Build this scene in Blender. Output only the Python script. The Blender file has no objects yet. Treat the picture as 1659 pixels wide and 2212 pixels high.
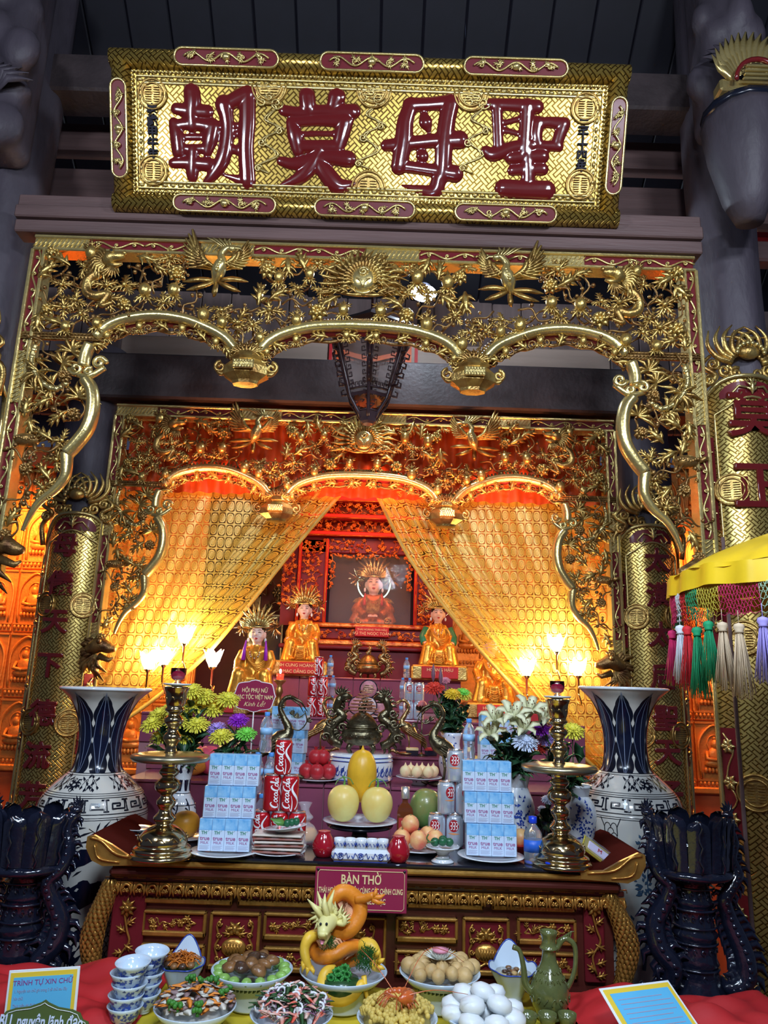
import bpy, math, random
from mathutils import Vector, Matrix, Euler
random.seed(7)
C = bpy.context.scene.collection
pi = math.pi; sin = math.sin; cos = math.cos; R = math.radians
# ---------------------------------------------------------------- camera
FPX = 1600.0; PITCH = R(13.5); ROLL = R(1.9); EYE = 1.6
FW = Vector((0, cos(PITCH), sin(PITCH))); U0 = Vector((0, -sin(PITCH), cos(PITCH))); R0 = Vector((1, 0, 0))
CR = cos(ROLL)*R0 + sin(ROLL)*U0; CU = -sin(ROLL)*R0 + cos(ROLL)*U0
cd = bpy.data.cameras.new('camera'); cam = bpy.data.objects.new('camera', cd); C.objects.link(cam)
cd.sensor_fit = 'HORIZONTAL'; cd.sensor_width = 36; cd.lens = FPX/1659*36; cd.clip_start = .02; cd.clip_end = 60
cam.matrix_world = Matrix(((CR.x, CU.x, -FW.x, 0), (CR.y, CU.y, -FW.y, 0), (CR.z, CU.z, -FW.z, EYE), (0, 0, 0, 1)))
bpy.context.scene.camera = cam
# ---------------------------------------------------------------- world, exposure, large lights
w = bpy.data.worlds.new('hall_air'); bpy.context.scene.world = w; w.use_nodes = True
w.node_tree.nodes['Background'].inputs[0].default_value = (.16, .2, .36, 1)
w.node_tree.nodes['Background'].inputs[1].default_value = .15
vs = bpy.context.scene.view_settings
vs.view_transform = 'Standard'; vs.look = 'None'; vs.gamma = 1; vs.use_curve_mapping = False; vs.exposure = .5
def lamp(name, kind, loc, e, col, size=.5, aim=None, size_y=None, spot=None, radius=.05, spread=None):
    l = bpy.data.lights.new(name, kind); l.energy = e; l.color = col
    o = bpy.data.objects.new(name, l); C.objects.link(o); o.location = loc
    if kind == 'AREA':
        l.size = size
        if spread: l.spread = R(spread)
        if size_y: l.shape = 'RECTANGLE'; l.size_y = size_y
    else: l.shadow_soft_size = radius
    if kind == 'SPOT': l.spot_size = R(spot); l.spot_blend = .6
    if aim is not None: o.rotation_euler = (Vector(aim)-Vector(loc)).to_track_quat('-Z', 'Y').to_euler()
    return o
lamp('hall_lamp_front', 'AREA', (.3, -.6, 3.3), 40, (.74, .85, 1), .5, (-.05, 3, 1.6), .25)
lamp('hall_lamp_left', 'AREA', (-1.7, .4, 3.6), 24, (.8, .88, 1), .35, (0, 3, 3.3), .25)
lamp('hall_lamp_right', 'AREA', (1.5, .5, 3.9), 24, (.8, .88, 1), .35, (.2, 3, 3.6), .25)
lamp('table_lamp_over', 'AREA', (.1, 1.0, 2.9), 17, (.6, .78, 1), .3, (0, 2.2, .8), .2)

# ---------------------------------------------------------------- photograph-to-place helpers
def ray(px, py):
    return FW + (px-829.5)/FPX*CR - (py-1106)/FPX*CU
def P(px, py, Y):
    d = ray(px, py); t = Y/d.y; return Vector((d.x*t, Y, EYE+d.z*t))
def PZ(px, py, Z):
    d = ray(px, py); t = (Z-EYE)/d.z; return Vector((d.x*t, d.y*t, Z))
def sc(px, py, Y):
    return Y/ray(px, py).y/FPX          # metres per pixel at that depth
# ---------------------------------------------------------------- object helpers
def tag(o, label=None, cat=None, group=None, kind=None):
    if label: o['label'] = label
    if cat: o['category'] = cat
    if group: o['group'] = group
    if kind: o['kind'] = kind
    return o
def thing(name, loc, label, cat, group=None, rz=0, rx=0, kind=None):
    o = bpy.data.objects.new(name, None); C.objects.link(o); o.location = loc; o.rotation_euler = (rx, 0, rz)
    o.empty_display_size = .05
    return tag(o, label, cat, group, kind)
def inst(name, mesh, parent=None, loc=(0, 0, 0), rot=(0, 0, 0), s=1, label=None):
    o = bpy.data.objects.new(name, mesh); C.objects.link(o); o.parent = parent; o.location = loc; o.rotation_euler = rot
    o.scale = (s, s, s) if isinstance(s, (int, float)) else s
    if label: o['label'] = label
    return o
def dup(o, loc=None, rz=None, label=None, parent=None, s=None, group=None):
    def cp(a, par):
        b = a.copy(); C.objects.link(b)
        if par is not None: b.parent = par
        for ch in list(a.children): cp(ch, b)
        return b
    b = cp(o, parent)
    if loc is not None: b.location = loc
    if rz is not None: b.rotation_euler.z = rz
    if s is not None: b.scale = (s, s, s) if isinstance(s, (int, float)) else s
    if label: b['label'] = label
    if group: b['group'] = group
    return b
def lerp(a, b, t): return a+(b-a)*t
def ip(keys, x):
    if x <= keys[0][0]: return keys[0][1]
    for (a, b), (c, d) in zip(keys, keys[1:]):
        if x <= c: return lerp(b, d, (x-a)/(c-a)) if c > a else d
    return keys[-1][1]
def spline(pts, n=6, closed=False):
    pts = [Vector(p) for p in pts]; out = []; L = len(pts)
    rng = range(L if closed else L-1)
    for i in rng:
        p1, p2 = pts[i], pts[(i+1) % L]
        p0 = pts[(i-1) % L] if closed or i > 0 else p1+(p1-p2)
        p3 = pts[(i+2) % L] if closed or i+2 < L else p2+(p2-p1)
        for k in range(n):
            t = k/n
            out.append(.5*((2*p1)+(p2-p0)*t+(2*p0-5*p1+4*p2-p3)*t*t+(3*p1-p0-3*p2+p3)*t**3))
    if not closed: out.append(pts[-1])
    return out
class MB:
    def __init__(s): s.v = []; s.f = []; s.m = []; s.sm = []
    def add(s, vs, fs, m=0, smooth=True):
        o = len(s.v); s.v += [tuple(v) for v in vs]
        for f in fs: s.f.append([o+i for i in f]); s.m.append(m); s.sm.append(smooth)
        return s
    def box(s, lo, hi, m=0, bev=0):
        x0, y0, z0 = lo; x1, y1, z1 = hi
        if bev > 0:
            b = min(bev, abs(x1-x0)*.45, abs(y1-y0)*.45, abs(z1-z0)*.45); V = []
            for cx, a in ((x0, 1), (x1, -1)):
                for cy, e in ((y0, 1), (y1, -1)):
                    for cz, g in ((z0, 1), (z1, -1)):
                        V += [(cx, cy+e*b, cz+g*b), (cx+a*b, cy, cz+g*b), (cx+a*b, cy+e*b, cz)]
            I = lambda i, j, k, a: ((i*2+j)*2+k)*3+a
            F = []
            for i in (0, 1):
                q = [I(i, 0, 0, 0), I(i, 0, 1, 0), I(i, 1, 1, 0), I(i, 1, 0, 0)]; F.append(q if i == 0 else q[::-1])
                q = [I(0, i, 0, 1), I(1, i, 0, 1), I(1, i, 1, 1), I(0, i, 1, 1)]; F.append(q if i == 0 else q[::-1])
                q = [I(0, 0, i, 2), I(0, 1, i, 2), I(1, 1, i, 2), I(1, 0, i, 2)]; F.append(q if i == 0 else q[::-1])
            for a in (0, 1):
                for b2 in (0, 1):
                    F.append([I(0, a, b2, 1), I(1, a, b2, 1), I(1, a, b2, 2), I(0, a, b2, 2)])
                    F.append([I(a, 0, b2, 0), I(a, 1, b2, 0), I(a, 1, b2, 2), I(a, 0, b2, 2)])
                    F.append([I(a, b2, 0, 0), I(a, b2, 1, 0), I(a, b2, 1, 1), I(a, b2, 0, 1)])
                    for c2 in (0, 1): F.append([I(a, b2, c2, 0), I(a, b2, c2, 1), I(a, b2, c2, 2)])
            return s.add(V, F, m, False)
        V = [(x, y, z) for x in (x0, x1) for y in (y0, y1) for z in (z0, z1)]
        return s.add(V, [(0, 1, 3, 2), (4, 6, 7, 5), (0, 4, 5, 1), (2, 3, 7, 6), (0, 2, 6, 4), (1, 5, 7, 3)], m, False)
    def obox(s, c, h, mtx, m=0, bev=0):
        t = MB().box((-h[0], -h[1], -h[2]), h, m, bev); c = Vector(c)
        return s.add([c+mtx @ Vector(v) for v in t.v], t.f, m, False)
    def lathe(s, prof, n=24, c=(0, 0, 0), m=0, cap=True, smooth=True, sx=1, sy=1, a0=0, wob=None):
        V = []; F = []; k = len(prof)
        for j in range(n):
            a = a0+2*pi*j/n
            for r, z in prof:
                q = wob(a, z) if wob else 1
                V.append((c[0]+r*cos(a)*sx*q, c[1]+r*sin(a)*sy*q, c[2]+z))
        for j in range(n):
            j2 = (j+1) % n
            for i in range(k-1): F.append((j*k+i, j2*k+i, j2*k+i+1, j*k+i+1))
        if cap:
            if prof[0][0] > 1e-5: F.append([j*k for j in range(n)][::-1])
            if prof[-1][0] > 1e-5: F.append([j*k+k-1 for j in range(n)])
        return s.add(V, F, m, smooth)
    def tube(s, pts, r, n=6, m=0, flat=1, axis=None, cap=True, smooth=True, closed=False):
        pts = [Vector(p) for p in pts]; L = len(pts)
        if L < 2: return s
        rr = [r]*L if isinstance(r, (int, float)) else ([ip([(i/(len(r)-1), x) for i, x in enumerate(r)], k/(L-1)) for k in range(L)] if len(r) != L else list(r))
        V = []; F = []; ref = Vector(axis) if axis is not None else None; pn = None
        for i, p in enumerate(pts):
            if closed: t = pts[(i+1) % L]-pts[i-1]
            else: t = pts[min(i+1, L-1)]-pts[max(i-1, 0)]
            if t.length < 1e-9: t = Vector((0, 0, 1))
            t.normalize()
            if ref is not None:
                b = ref-ref.dot(t)*t
                if b.length < 1e-4: b = t.orthogonal()
            elif pn is None: b = t.orthogonal()
            else:
                b = pn-pn.dot(t)*t
                if b.length < 1e-6: b = t.orthogonal()
            b.normalize(); pn = b; a = t.cross(b)
            for j in range(n):
                g = 2*pi*j/n; V.append(p+a*cos(g)*rr[i]+b*sin(g)*rr[i]*flat)
        for i in range(L if closed else L-1):
            i2 = (i+1) % L
            for j in range(n):
                j2 = (j+1) % n; F.append((i*n+j, i*n+j2, i2*n+j2, i2*n+j))
        if cap and not closed: F.append(list(range(n))[::-1]); F.append([(L-1)*n+j for j in range(n)])
        return s.add(V, F, m, smooth)
    def ball(s, c, r, n=8, k=5, m=0):
        r = (r, r, r) if isinstance(r, (int, float)) else r
        V = [(c[0], c[1], c[2]-r[2])]; F = []
        for i in range(1, k):
            a = pi*i/k
            for j in range(n):
                b = 2*pi*j/n; V.append((c[0]+r[0]*sin(a)*cos(b), c[1]+r[1]*sin(a)*sin(b), c[2]-r[2]*cos(a)))
        V.append((c[0], c[1], c[2]+r[2])); T = len(V)-1
        for j in range(n):
            j2 = (j+1) % n; F.append((0, 1+j2, 1+j)); F.append((T, 1+(k-2)*n+j, 1+(k-2)*n+j2))
            for i in range(k-2): F.append((1+i*n+j, 1+i*n+j2, 1+(i+1)*n+j2, 1+(i+1)*n+j))
        return s.add(V, F, m)
    def blade(s, pts, wd, nrm, m=0, ridge=.25, back=True):
        """a leaf, petal or feather: centre line pts, half widths, raised midrib along nrm"""
        pts = [Vector(p) for p in pts]; L = len(pts); nrm = Vector(nrm).normalized(); V = []; F = []
        for i, p in enumerate(pts):
            t = (pts[min(i+1, L-1)]-pts[max(i-1, 0)]); t.normalize(); a = t.cross(nrm)
            a = a.normalized() if a.length > 1e-5 else t.orthogonal().normalized()
            wi = wd[i] if len(wd) == L else ip([(q/(len(wd)-1), x) for q, x in enumerate(wd)], i/(L-1))
            V += [p-a*wi, p+nrm*wi*ridge, p+a*wi]
            if back: V.append(p-nrm*wi*ridge*.5)
        k = 4 if back else 3
        for i in range(L-1):
            for j in range(3 if not back else 4):
                if not back and j == 2: break
                j2 = (j+1) % k; F.append((i*k+j, i*k+j2, (i+1)*k+j2, (i+1)*k+j))
        return s.add(V, F, m)
    def ribbon(s, pts, wd, mf, m=0, sub=1):
        """flat painted stroke: 2-D path and widths carried onto a surface by mf(u, v)"""
        pts = [Vector((p[0], p[1])) for p in pts]; L = len(pts)
        if isinstance(wd, (int, float)): wd = [wd]*L
        elif len(wd) != L: wd = [ip([(q/(len(wd)-1), x) for q, x in enumerate(wd)], i/(L-1)) for i in range(L)]
        V = []; F = []
        for i, p in enumerate(pts):
            t = pts[min(i+1, L-1)]-pts[max(i-1, 0)]
            if t.length < 1e-9: t = Vector((1, 0))
            t.normalize(); a = Vector((-t.y, t.x))
            for e in range(sub+1):
                q = p+a*wd[i]*(e/sub-.5); V.append(mf(q.x, q.y))
        k = sub+1
        for i in range(L-1):
            for e in range(sub): F.append((i*k+e, i*k+e+1, (i+1)*k+e+1, (i+1)*k+e))
        return s.add(V, F, m, True)
    def grid(s, f, nu, nv, m=0, smooth=True):
        V = [f(i/nu, j/nv) for i in range(nu+1) for j in range(nv+1)]
        return s.add(V, [(i*(nv+1)+j, (i+1)*(nv+1)+j, (i+1)*(nv+1)+j+1, i*(nv+1)+j+1) for i in range(nu) for j in range(nv)], m, smooth)
    def slab(s, poly, y0, y1, m=0, smooth=False):
        """polygon in x,z pushed from y0 (front) to y1"""
        n = len(poly); V = [(x, y0, z) for x, z in poly]+[(x, y1, z) for x, z in poly]
        return s.add(V, [list(range(n)), [n+i for i in range(n)][::-1]]+[(i, n+i, n+(i+1) % n, (i+1) % n) for i in range(n)], m, smooth)
    def mesh_in(s, me, mtx=None, m=0):
        vs_ = [(mtx @ v.co if mtx else v.co.copy()) for v in me.vertices]
        return s.add(vs_, [tuple(p.vertices) for p in me.polygons], m, False)
    def merge(s, o, mtx=None, m=None):
        off = len(s.v)
        s.v += [tuple(mtx @ Vector(v)) if mtx else v for v in o.v]
        for f, a, b in zip(o.f, o.m, o.sm): s.f.append([off+i for i in f]); s.m.append(a if m is None else m); s.sm.append(b)
        return s
    def mesh(s, name, mats):
        me = bpy.data.meshes.new(name); me.from_pydata(s.v, [], s.f)
        for q in (mats if isinstance(mats, (list, tuple)) else [mats]): me.materials.append(q)
        me.polygons.foreach_set('material_index', s.m); me.polygons.foreach_set('use_smooth', s.sm); me.update(); return me
    def build(s, name, mats, parent=None, loc=(0, 0, 0), rot=(0, 0, 0), label=None):
        return inst(name, s.mesh(name, mats), parent, loc, rot, 1, label)
# ---------------------------------------------------------------- materials
def mat(name, col, rough=.5, metal=0, var=0, vs_=8, bump=0, bs=60, coat=0, emit=None, es=0, trans=0, alpha=1, sub=0, col2=None, spec=.5, ior=1.45, stretch=None):
    m = bpy.data.materials.new(name); m.use_nodes = True; nt = m.node_tree; N = nt.nodes; L = nt.links
    b = N['Principled BSDF']; I = b.inputs
    I['Base Color'].default_value = (*col, 1); I['Roughness'].default_value = rough; I['Metallic'].default_value = metal
    I['Coat Weight'].default_value = coat; I['Coat Roughness'].default_value = .08; I['Transmission Weight'].default_value = trans
    I['Alpha'].default_value = alpha; I['Specular IOR Level'].default_value = spec; I['IOR'].default_value = ior
    if emit: I['Emission Color'].default_value = (*emit, 1); I['Emission Strength'].default_value = es
    if var or bump:
        tc = N.new('ShaderNodeTexCoord'); mp = N.new('ShaderNodeMapping'); L.new(tc.outputs['Object'], mp.inputs[0])
        if stretch: mp.inputs['Scale'].default_value = stretch
    if var:
        n = N.new('ShaderNodeTexNoise'); n.inputs['Scale'].default_value = vs_; n.inputs['Detail'].default_value = 5
        r = N.new('ShaderNodeValToRGB'); c2 = col2 or tuple(c*(1-var) for c in col)
        r.color_ramp.elements[0].position = .35; r.color_ramp.elements[1].position = .65
        r.color_ramp.elements[0].color = (*c2, 1); r.color_ramp.elements[1].color = (*col, 1)
        L.new(mp.outputs[0], n.inputs[0]); L.new(n.outputs[0], r.inputs[0]); L.new(r.outputs[0], I['Base Color'])
    if bump:
        n = N.new('ShaderNodeTexNoise'); n.inputs['Scale'].default_value = bs; n.inputs['Detail'].default_value = 4
        bp = N.new('ShaderNodeBump'); bp.inputs['Strength'].default_value = bump; bp.inputs['Distance'].default_value = .01
        L.new(mp.outputs[0], n.inputs[0]); L.new(n.outputs[0], bp.inputs['Height']); L.new(bp.outputs[0], I['Normal'])
    return m
def fret_mat(name, gold, dark, scale):
    """gold relief ground of interlocking key pattern set at 45 degrees"""
    m = mat(name, gold, .3, .8); nt = m.node_tree; N = nt.nodes; L = nt.links; b = N['Principled BSDF']
    tc = N.new('ShaderNodeTexCoord'); sp = N.new('ShaderNodeSeparateXYZ'); cb = N.new('ShaderNodeCombineXYZ')
    L.new(tc.outputs['Object'], sp.inputs[0]); L.new(sp.outputs[0], cb.inputs[0]); L.new(sp.outputs[2], cb.inputs[1])
    hs = []
    for ang in (45, -45):
        mp = N.new('ShaderNodeMapping'); mp.inputs['Rotation'].default_value = (0, 0, R(ang)); mp.inputs['Scale'].default_value = (scale, scale, 1)
        L.new(cb.outputs[0], mp.inputs[0])
        br = N.new('ShaderNodeTexBrick'); br.inputs['Scale'].default_value = 1; br.inputs['Mortar Size'].default_value = .09
        br.inputs['Mortar Smooth'].default_value = .6; br.inputs['Brick Width'].default_value = 1.5; br.inputs['Row Height'].default_value = .5
        L.new(mp.outputs[0], br.inputs[0]); hs.append((mp, br))
    ck = N.new('ShaderNodeTexChecker'); ck.inputs['Scale'].default_value = .67; L.new(hs[0][0].outputs[0], ck.inputs[0])
    mx = N.new('ShaderNodeMix'); mx.data_type = 'FLOAT'; L.new(ck.outputs['Fac'], mx.inputs[0])
    L.new(hs[0][1].outputs['Fac'], mx.inputs[2]); L.new(hs[1][1].outputs['Fac'], mx.inputs[3])
    mc = N.new('ShaderNodeMix'); mc.data_type = 'RGBA'; L.new(mx.outputs[0], mc.inputs[0])
    mc.inputs[6].default_value = (*gold, 1); mc.inputs[7].default_value = (*dark, 1); L.new(mc.outputs[2], b.inputs['Base Color'])
    inv = N.new('ShaderNodeMath'); inv.operation = 'SUBTRACT'; inv.inputs[0].default_value = 1; L.new(mx.outputs[0], inv.inputs[1])
    bp = N.new('ShaderNodeBump'); bp.inputs['Strength'].default_value = 1; bp.inputs['Distance'].default_value = .006
    L.new(inv.outputs[0], bp.inputs['Height']); L.new(bp.outputs[0], b.inputs['Normal'])
    return m
GOLD = mat('carved gold leaf', (.68, .48, .15), .3, .82, .55, 14, .25, 120, col2=(.3, .16, .045))
GOLDB = mat('bright gold leaf', (.78, .61, .24), .26, .8, .25, 10, .12, 90)
GOLDD = mat('aged gold leaf', (.42, .25, .08), .36, .75, .5, 14, .3, 100, col2=(.13, .06, .025))
FRET = fret_mat('gold key fret ground', (.68, .5, .15), (.18, .1, .02), 34)
FRETB = fret_mat('name board key fret', (.64, .44, .1), (.15, .08, .015), 30)
LACQ = mat('dark red lacquer', (.15, .012, .018), .38, 0, coat=.04, spec=.25)
CHARM = mat('oxblood lacquer lettering', (.14, .01, .01), .16, 0, coat=1)
WOODD = mat('dark timber', (.055, .04, .042), .55, 0, .45, 5, .3, 40, stretch=(1, 1, 1))
WOODB = mat('brown timber beam', (.15, .09, .085), .5, 0, .35, 4, .2, 30, stretch=(.3, 1, 3))
WOODG = mat('grey weathered timber', (.075, .062, .08), .55, 0, .4, 4, .5, 26, stretch=(1, 1, .4))
WOODP = mat('pale timber board', (.36, .27, .22), .5, 0, .2, 4, .1, 40, stretch=(.3, 1, 3))
ROOFW = mat('dark roof board', (.007, .007, .014), .6, 0, .3, 6)
TABW = mat('red brown lacquered wood', (.1, .02, .014), .3, 0, .3, 6, coat=.15)
TABG = mat('gilded table carving', (.62, .32, .07), .3, .7, .35, 20, .1, 90)
MAUVE = mat('mauve wall tile', (.27, .07, .125), .2, 0, .2, 3, coat=.3)
JOINT = mat('tile joint', (.35, .16, .18), .7)
REDCL = mat('red cloth', (.55, .02, .025), .6, 0, .2, 4)
ORED = mat('orange red drape', (.75, .13, .03), .55, 0, .3, 5)
WHITE = mat('white porcelain', (.72, .76, .8), .12, 0, coat=.6)
CREAM = mat('cream glazed porcelain', (.66, .64, .58), .14, 0, coat=.7)
INK = mat('indigo underglaze', (.005, .008, .026), .2, 0, coat=.5)
INKB = mat('black glaze line', (.008, .01, .02), .2)
BLUE = mat('cobalt underglaze', (.03, .08, .45), .2, 0, .5, 60, coat=.5)
BLACKG = mat('black blue ceramic glaze', (.008, .01, .022), .1, 0, bump=.35, bs=45, coat=1)
BRASS = mat('polished brass', (.66, .5, .27), .14, 1, .2, 9)
BRONZE = mat('dark bronze', (.2, .17, .1), .28, .9, .5, 40, .3, 70)
BRONZ2 = mat('aged yellow bronze', (.42, .28, .12), .3, .9, .4, 30, .3, 80)
GLASS = mat('clear glass', (.95, .97, 1), .03, 0, trans=1)
PLAST = mat('clear plastic bottle', (.8, .9, 1), .08, 0, trans=.85, ior=1.2)
SKIN = mat('painted ivory skin', (.85, .6, .52), .4)
HAIRM = mat('black lacquer hair', (.01, .008, .01), .3)
LIPS = mat('red painted lips', (.5, .03, .04), .3)
ROBE = mat('orange gold robe', (.95, .45, .06), .25, .6, .35, 18, .1, 60)
ROBES = mat('orange silk sash', (.95, .35, .03), .35, .2)
GREENM = mat('green painted sleeve', (.02, .2, .1), .4)
PURPM = mat('purple ribbon', (.35, .02, .5), .4)
LEAFG = mat('dark green leaf', (.02, .07, .03), .4, 0, .4, 30)
LEAFL = mat('fresh green leaf', (.12, .32, .06), .4, 0, .3, 30)
STEMG = mat('green stem', (.06, .16, .04), .5)
SIGNR = mat('maroon sign board', (.3, .02, .07), .3)
SIGNT = mat('yellow sign lettering', (.9, .7, .35), .4)
PAPER = mat('white paper', (.8, .85, .9), .6)
def flat(name, c, r=.45, **k): return mat(name, c, r, **k)
# ---------------------------------------------------------------- text
_tc = {}
def text_mesh(body, size=1, ext=.0, off=0, bev=0, ax='CENTER', sx=1, shear=0, sp=1):
    k = (body, size, ext, off, bev, ax, sx, shear, sp)
    if k in _tc: return _tc[k]
    c = bpy.data.curves.new('lettering', 'FONT'); c.body = body; c.size = size; c.extrude = ext; c.offset = off; c.bevel_depth = bev
    c.bevel_resolution = 1; c.resolution_u = 3; c.align_x = ax; c.align_y = 'CENTER'; c.shear = shear; c.space_character = sp
    o = bpy.data.objects.new('lettering', c); C.objects.link(o); dg = bpy.context.evaluated_depsgraph_get(); dg.update()
    me = bpy.data.meshes.new_from_object(o.evaluated_get(dg)); bpy.data.objects.remove(o); bpy.data.curves.remove(c)
    me.transform(Matrix(((sx, 0, 0, 0), (0, 0, -1, 0), (0, 1, 0, 0), (0, 0, 0, 1))))   # stand it up facing -Y
    _tc[k] = me; return me
def text(body, m, parent, loc, size, name='lettering', ext=.001, rot=(0, 0, 0), label=None, **k):
    me = text_mesh(body, size, ext, **k); key = (id(me), m.name)
    if key not in _tc:
        m2 = me.copy(); m2.materials.clear(); m2.materials.append(m); _tc[key] = m2
    return inst(name, _tc[key], parent, loc, rot, 1, label)
def remesh(mb, name, mats, vox=.01, smooth=4, parent=None, loc=(0, 0, 0), label=None):
    """one continuous skin grown over the rough volumes"""
    me0 = mb.mesh(name+'_raw', mats); o = bpy.data.objects.new('tmp', me0); C.objects.link(o)
    m = o.modifiers.new('r', 'REMESH'); m.mode = 'VOXEL'; m.voxel_size = vox; m.use_smooth_shade = True
    s_ = o.modifiers.new('s', 'SMOOTH'); s_.iterations = smooth; s_.factor = .5
    dg = bpy.context.evaluated_depsgraph_get(); dg.update(); me = bpy.data.meshes.new_from_object(o.evaluated_get(dg)); me.name = name
    bpy.data.objects.remove(o)
    me.materials.clear()
    for q in (mats if isinstance(mats, (list, tuple)) else [mats]): me.materials.append(q)
    for p_ in me.polygons: p_.material_index = 0; p_.use_smooth = True
    return inst(name, me, parent, loc, (0, 0, 0), 1, label)
# ================================================================= SETTING
fl = MB().box((-4, -3, -.06), (4, 6.4, 0)).build('floor', mat('floor tile', (.12, .03, .025), .3, 0, .3, 3)); tag(fl, kind='structure')
wb = thing('wall_back', (0, 5.75, 0), None, None, kind='structure')
MB().box((-4, 0, 0), (4, .1, 3.35)).build('wall_panel', mat('red brown wall', (.16, .03, .02), .5, 0, .3, 5), wb)
up = thing('wall_upper', (0, 4.62, 3.3), None, None, kind='structure')
pk = MB().box((-.098, 0, 0), (.098, .03, 3.6), bev=.006).mesh('plank', mat('pinkish planks', (.26, .19, .18), .5, 0, .3, 5, stretch=(3, 1, .4)))
for i in range(36): inst('plank', pk, up, (-3.6+i*.2, random.uniform(0, .006), 0))
tag(MB().box((-4, 4.31, 3.52), (4, 5.75, 3.56)).build('light_stop_lid', WOODD), kind='structure')  # unseen lid added to stop warm light leaking up on to the planks
ce = thing('ceiling', (0, 4.7, 4.15), None, None, kind='structure', rx=R(-38))
rb = MB().box((-.115, -6.5, 0), (.115, 0, .03), bev=.006).mesh('board', ROOFW)
for i in range(34): inst('board', rb, ce, (-4+i*.236, 0, random.uniform(0, .012)))
def beam(x0, x1, z0, z1, y0, y1, m, label, name='timber_beam', steps=1):
    t = MB(); h = z1-z0
    if steps == 1: t.box((0, 0, 0), (x1-x0, y1-y0, h), 0, .012)
    else:
        for i in range(steps): t.box((0, -.018*i if i < 2 else .006*(i-2), h*i/steps), (x1-x0, y1-y0, h*(i+1)/steps-.002), 0, .006)
    o = t.build(name, m, None, (x0, y0, z0)); return tag(o, label, 'beam')
YO = 3.0; YI = 4.2; CX = -.125
beam(-1.70, 1.39, 3.545, 3.735, YO-.06, YO+.04, WOODB, 'long moulded timber beam directly under the big gilded name board', 'moulded_beam', 3)
beam(-2.1, 1.9, 4.50, 4.72, 3.15, 3.35, WOODD, 'thick dark timber beam crossing above the big gilded name board')
k = 0
for z0, z1, lb in ((3.9, 4.02, 'lowest dark rail behind the gilded name board'), (4.13, 4.33, 'middle brown rail behind the gilded name board'), (4.45, 4.62, 'upper brown rail behind the gilded name board')):
    beam(-2.6, 2.6, z0, z1, 3.52, 3.62, WOODB, lb, 'tie_rail')
beam(-3.6, 3.4, 3.235, 3.52, YI-.09, YI+.1, WOODD, 'broad dark timber beam over the inner gilded gate')
pb = tag(MB().box((0, 0, 0), (3.1, .04, .24), 0, .008).build('pale_board', WOODP, None, (-1.7, YI+.12, 3.5)), 'pale plank board with red strips above the inner dark beam', 'board')
for x in (.85, 1.32, 1.86, 2.33): MB().box((x, -.01, 0), (x+.02, 0, .24)).build('red_strip', REDCL, pb)
MB().box((1.36, -.015, 0), (1.84, -.001, .22)).build('red_panel', ORED, pb)
def column(x, y, r, z1, label, m=WOODG, rough=.05, z0=0):
    prof = [(r*(1+.04*sin(z*3.1)), z) for z in [i*z1/26 for i in range(27)]]
    ph = random.random()*6
    o = MB().lathe(prof, 28, wob=lambda a, z: 1+rough*sin(3*a+z*1.7+ph)+rough*.6*sin(7*a-z*2.3)).build('wooden_column', m, None, (x, y, z0))
    return tag(o, label, 'column')
cR_ = P(1565, 600, 3.2)
column(cR_.x+.02, 3.22, .155, 6.0, 'grey weathered round column right of the outer gilded gate')
column(-1.90, 3.22, .16, 6.0, 'grey weathered round column left of the outer gilded gate')
column(-1.80, 4.32, .165, 3.6, 'smooth grey column behind the left inner couplet board', rough=.01)
column(1.56, 4.32, .165, 3.6, 'smooth grey column behind the right inner couplet board', rough=.01)
# rough carved brackets high on the two outer columns
def bracket(x, z, label, sg):
    t = MB()
    for i in range(26):
        a = random.uniform(-1, 1); q = random.random()
        t.ball((a*.13*(1.1-q*.3), -.1-random.random()*.12, q*1.05), (random.uniform(.05, .1), .07, random.uniform(.05, .12)), 7, 5)
    t.box((-.12, -.2, .0), (.12, .05, 1.1), 0, .04)
    r = thing('carved_bracket', (x, 3.05, z), label, 'bracket')
    remesh(t, 'bracket_body', WOODG, .022, 3, r)
    cl = MB()
    for i in range(9):
        a = -1.2+i*.3; cl.blade([(0, -.2, .3), (sin(a)*.08, -.26, .3+cos(a)*.08), (sin(a)*.16+.02, -.22, .3+cos(a)*.15)], (.01, .03, .004), (0, -1, 0))
    cl.build('curled_leaf', WOODG, r, (sg*.03, 0, -.06))
bracket(-1.86, 3.95, 'rough carved dark wooden bracket at the top of the left outer column', 1)
bracket(1.56, 4.2, 'rough carved dark wooden bracket at the top of the right outer column', -1)
# tapering grey plinth with gold emblem, upper right
bp_ = P(1600, 360, 2.85); hb = thing('column_bracket_block', (bp_.x+.02, 2.85, bp_.z-.28), 'tapered grey timber block with gilded emblem at the upper right', 'bracket')
MB().lathe([(.06, 0), (.1, .1), (.145, .32), (.165, .50), (.16, .53)], 14, wob=lambda a, z: 1+.05*sin(3*a)).build('block', WOODG, hb)
t = MB().lathe([(.165, .53), (.17, .56)], 14); t.build('dark_collar', INKB, hb)
t = MB()
for i in range(17):
    a = -1.35+i*.17; t.blade([(sin(a)*.08, -.13, .6+cos(a)*.06), (sin(a)*.15, -.16, .62+cos(a)*.13), (sin(a+.25)*.2, -.14, .63+cos(a+.25)*.24)], (.03, .03, .003), (0, -1, 0))
t.box((-.15, -.14, .56), (.15, -.06, .62), 0, .01); t.build('gilt_flames', GOLDB, hb)
t = MB().tube([(cos(a)*.1, -.18, .57+sin(a)*.11) for a in [pi*i/12 for i in range(13)]], .012, 6, flat=.7); t.build('lacquer_arch', CHARM, hb)
t = MB()
for i in range(4): t.box((-.07+.006*i, -.185, .575+i*.022), (.07-.006*i, -.17, .586+i*.022), 0, .003)
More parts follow.
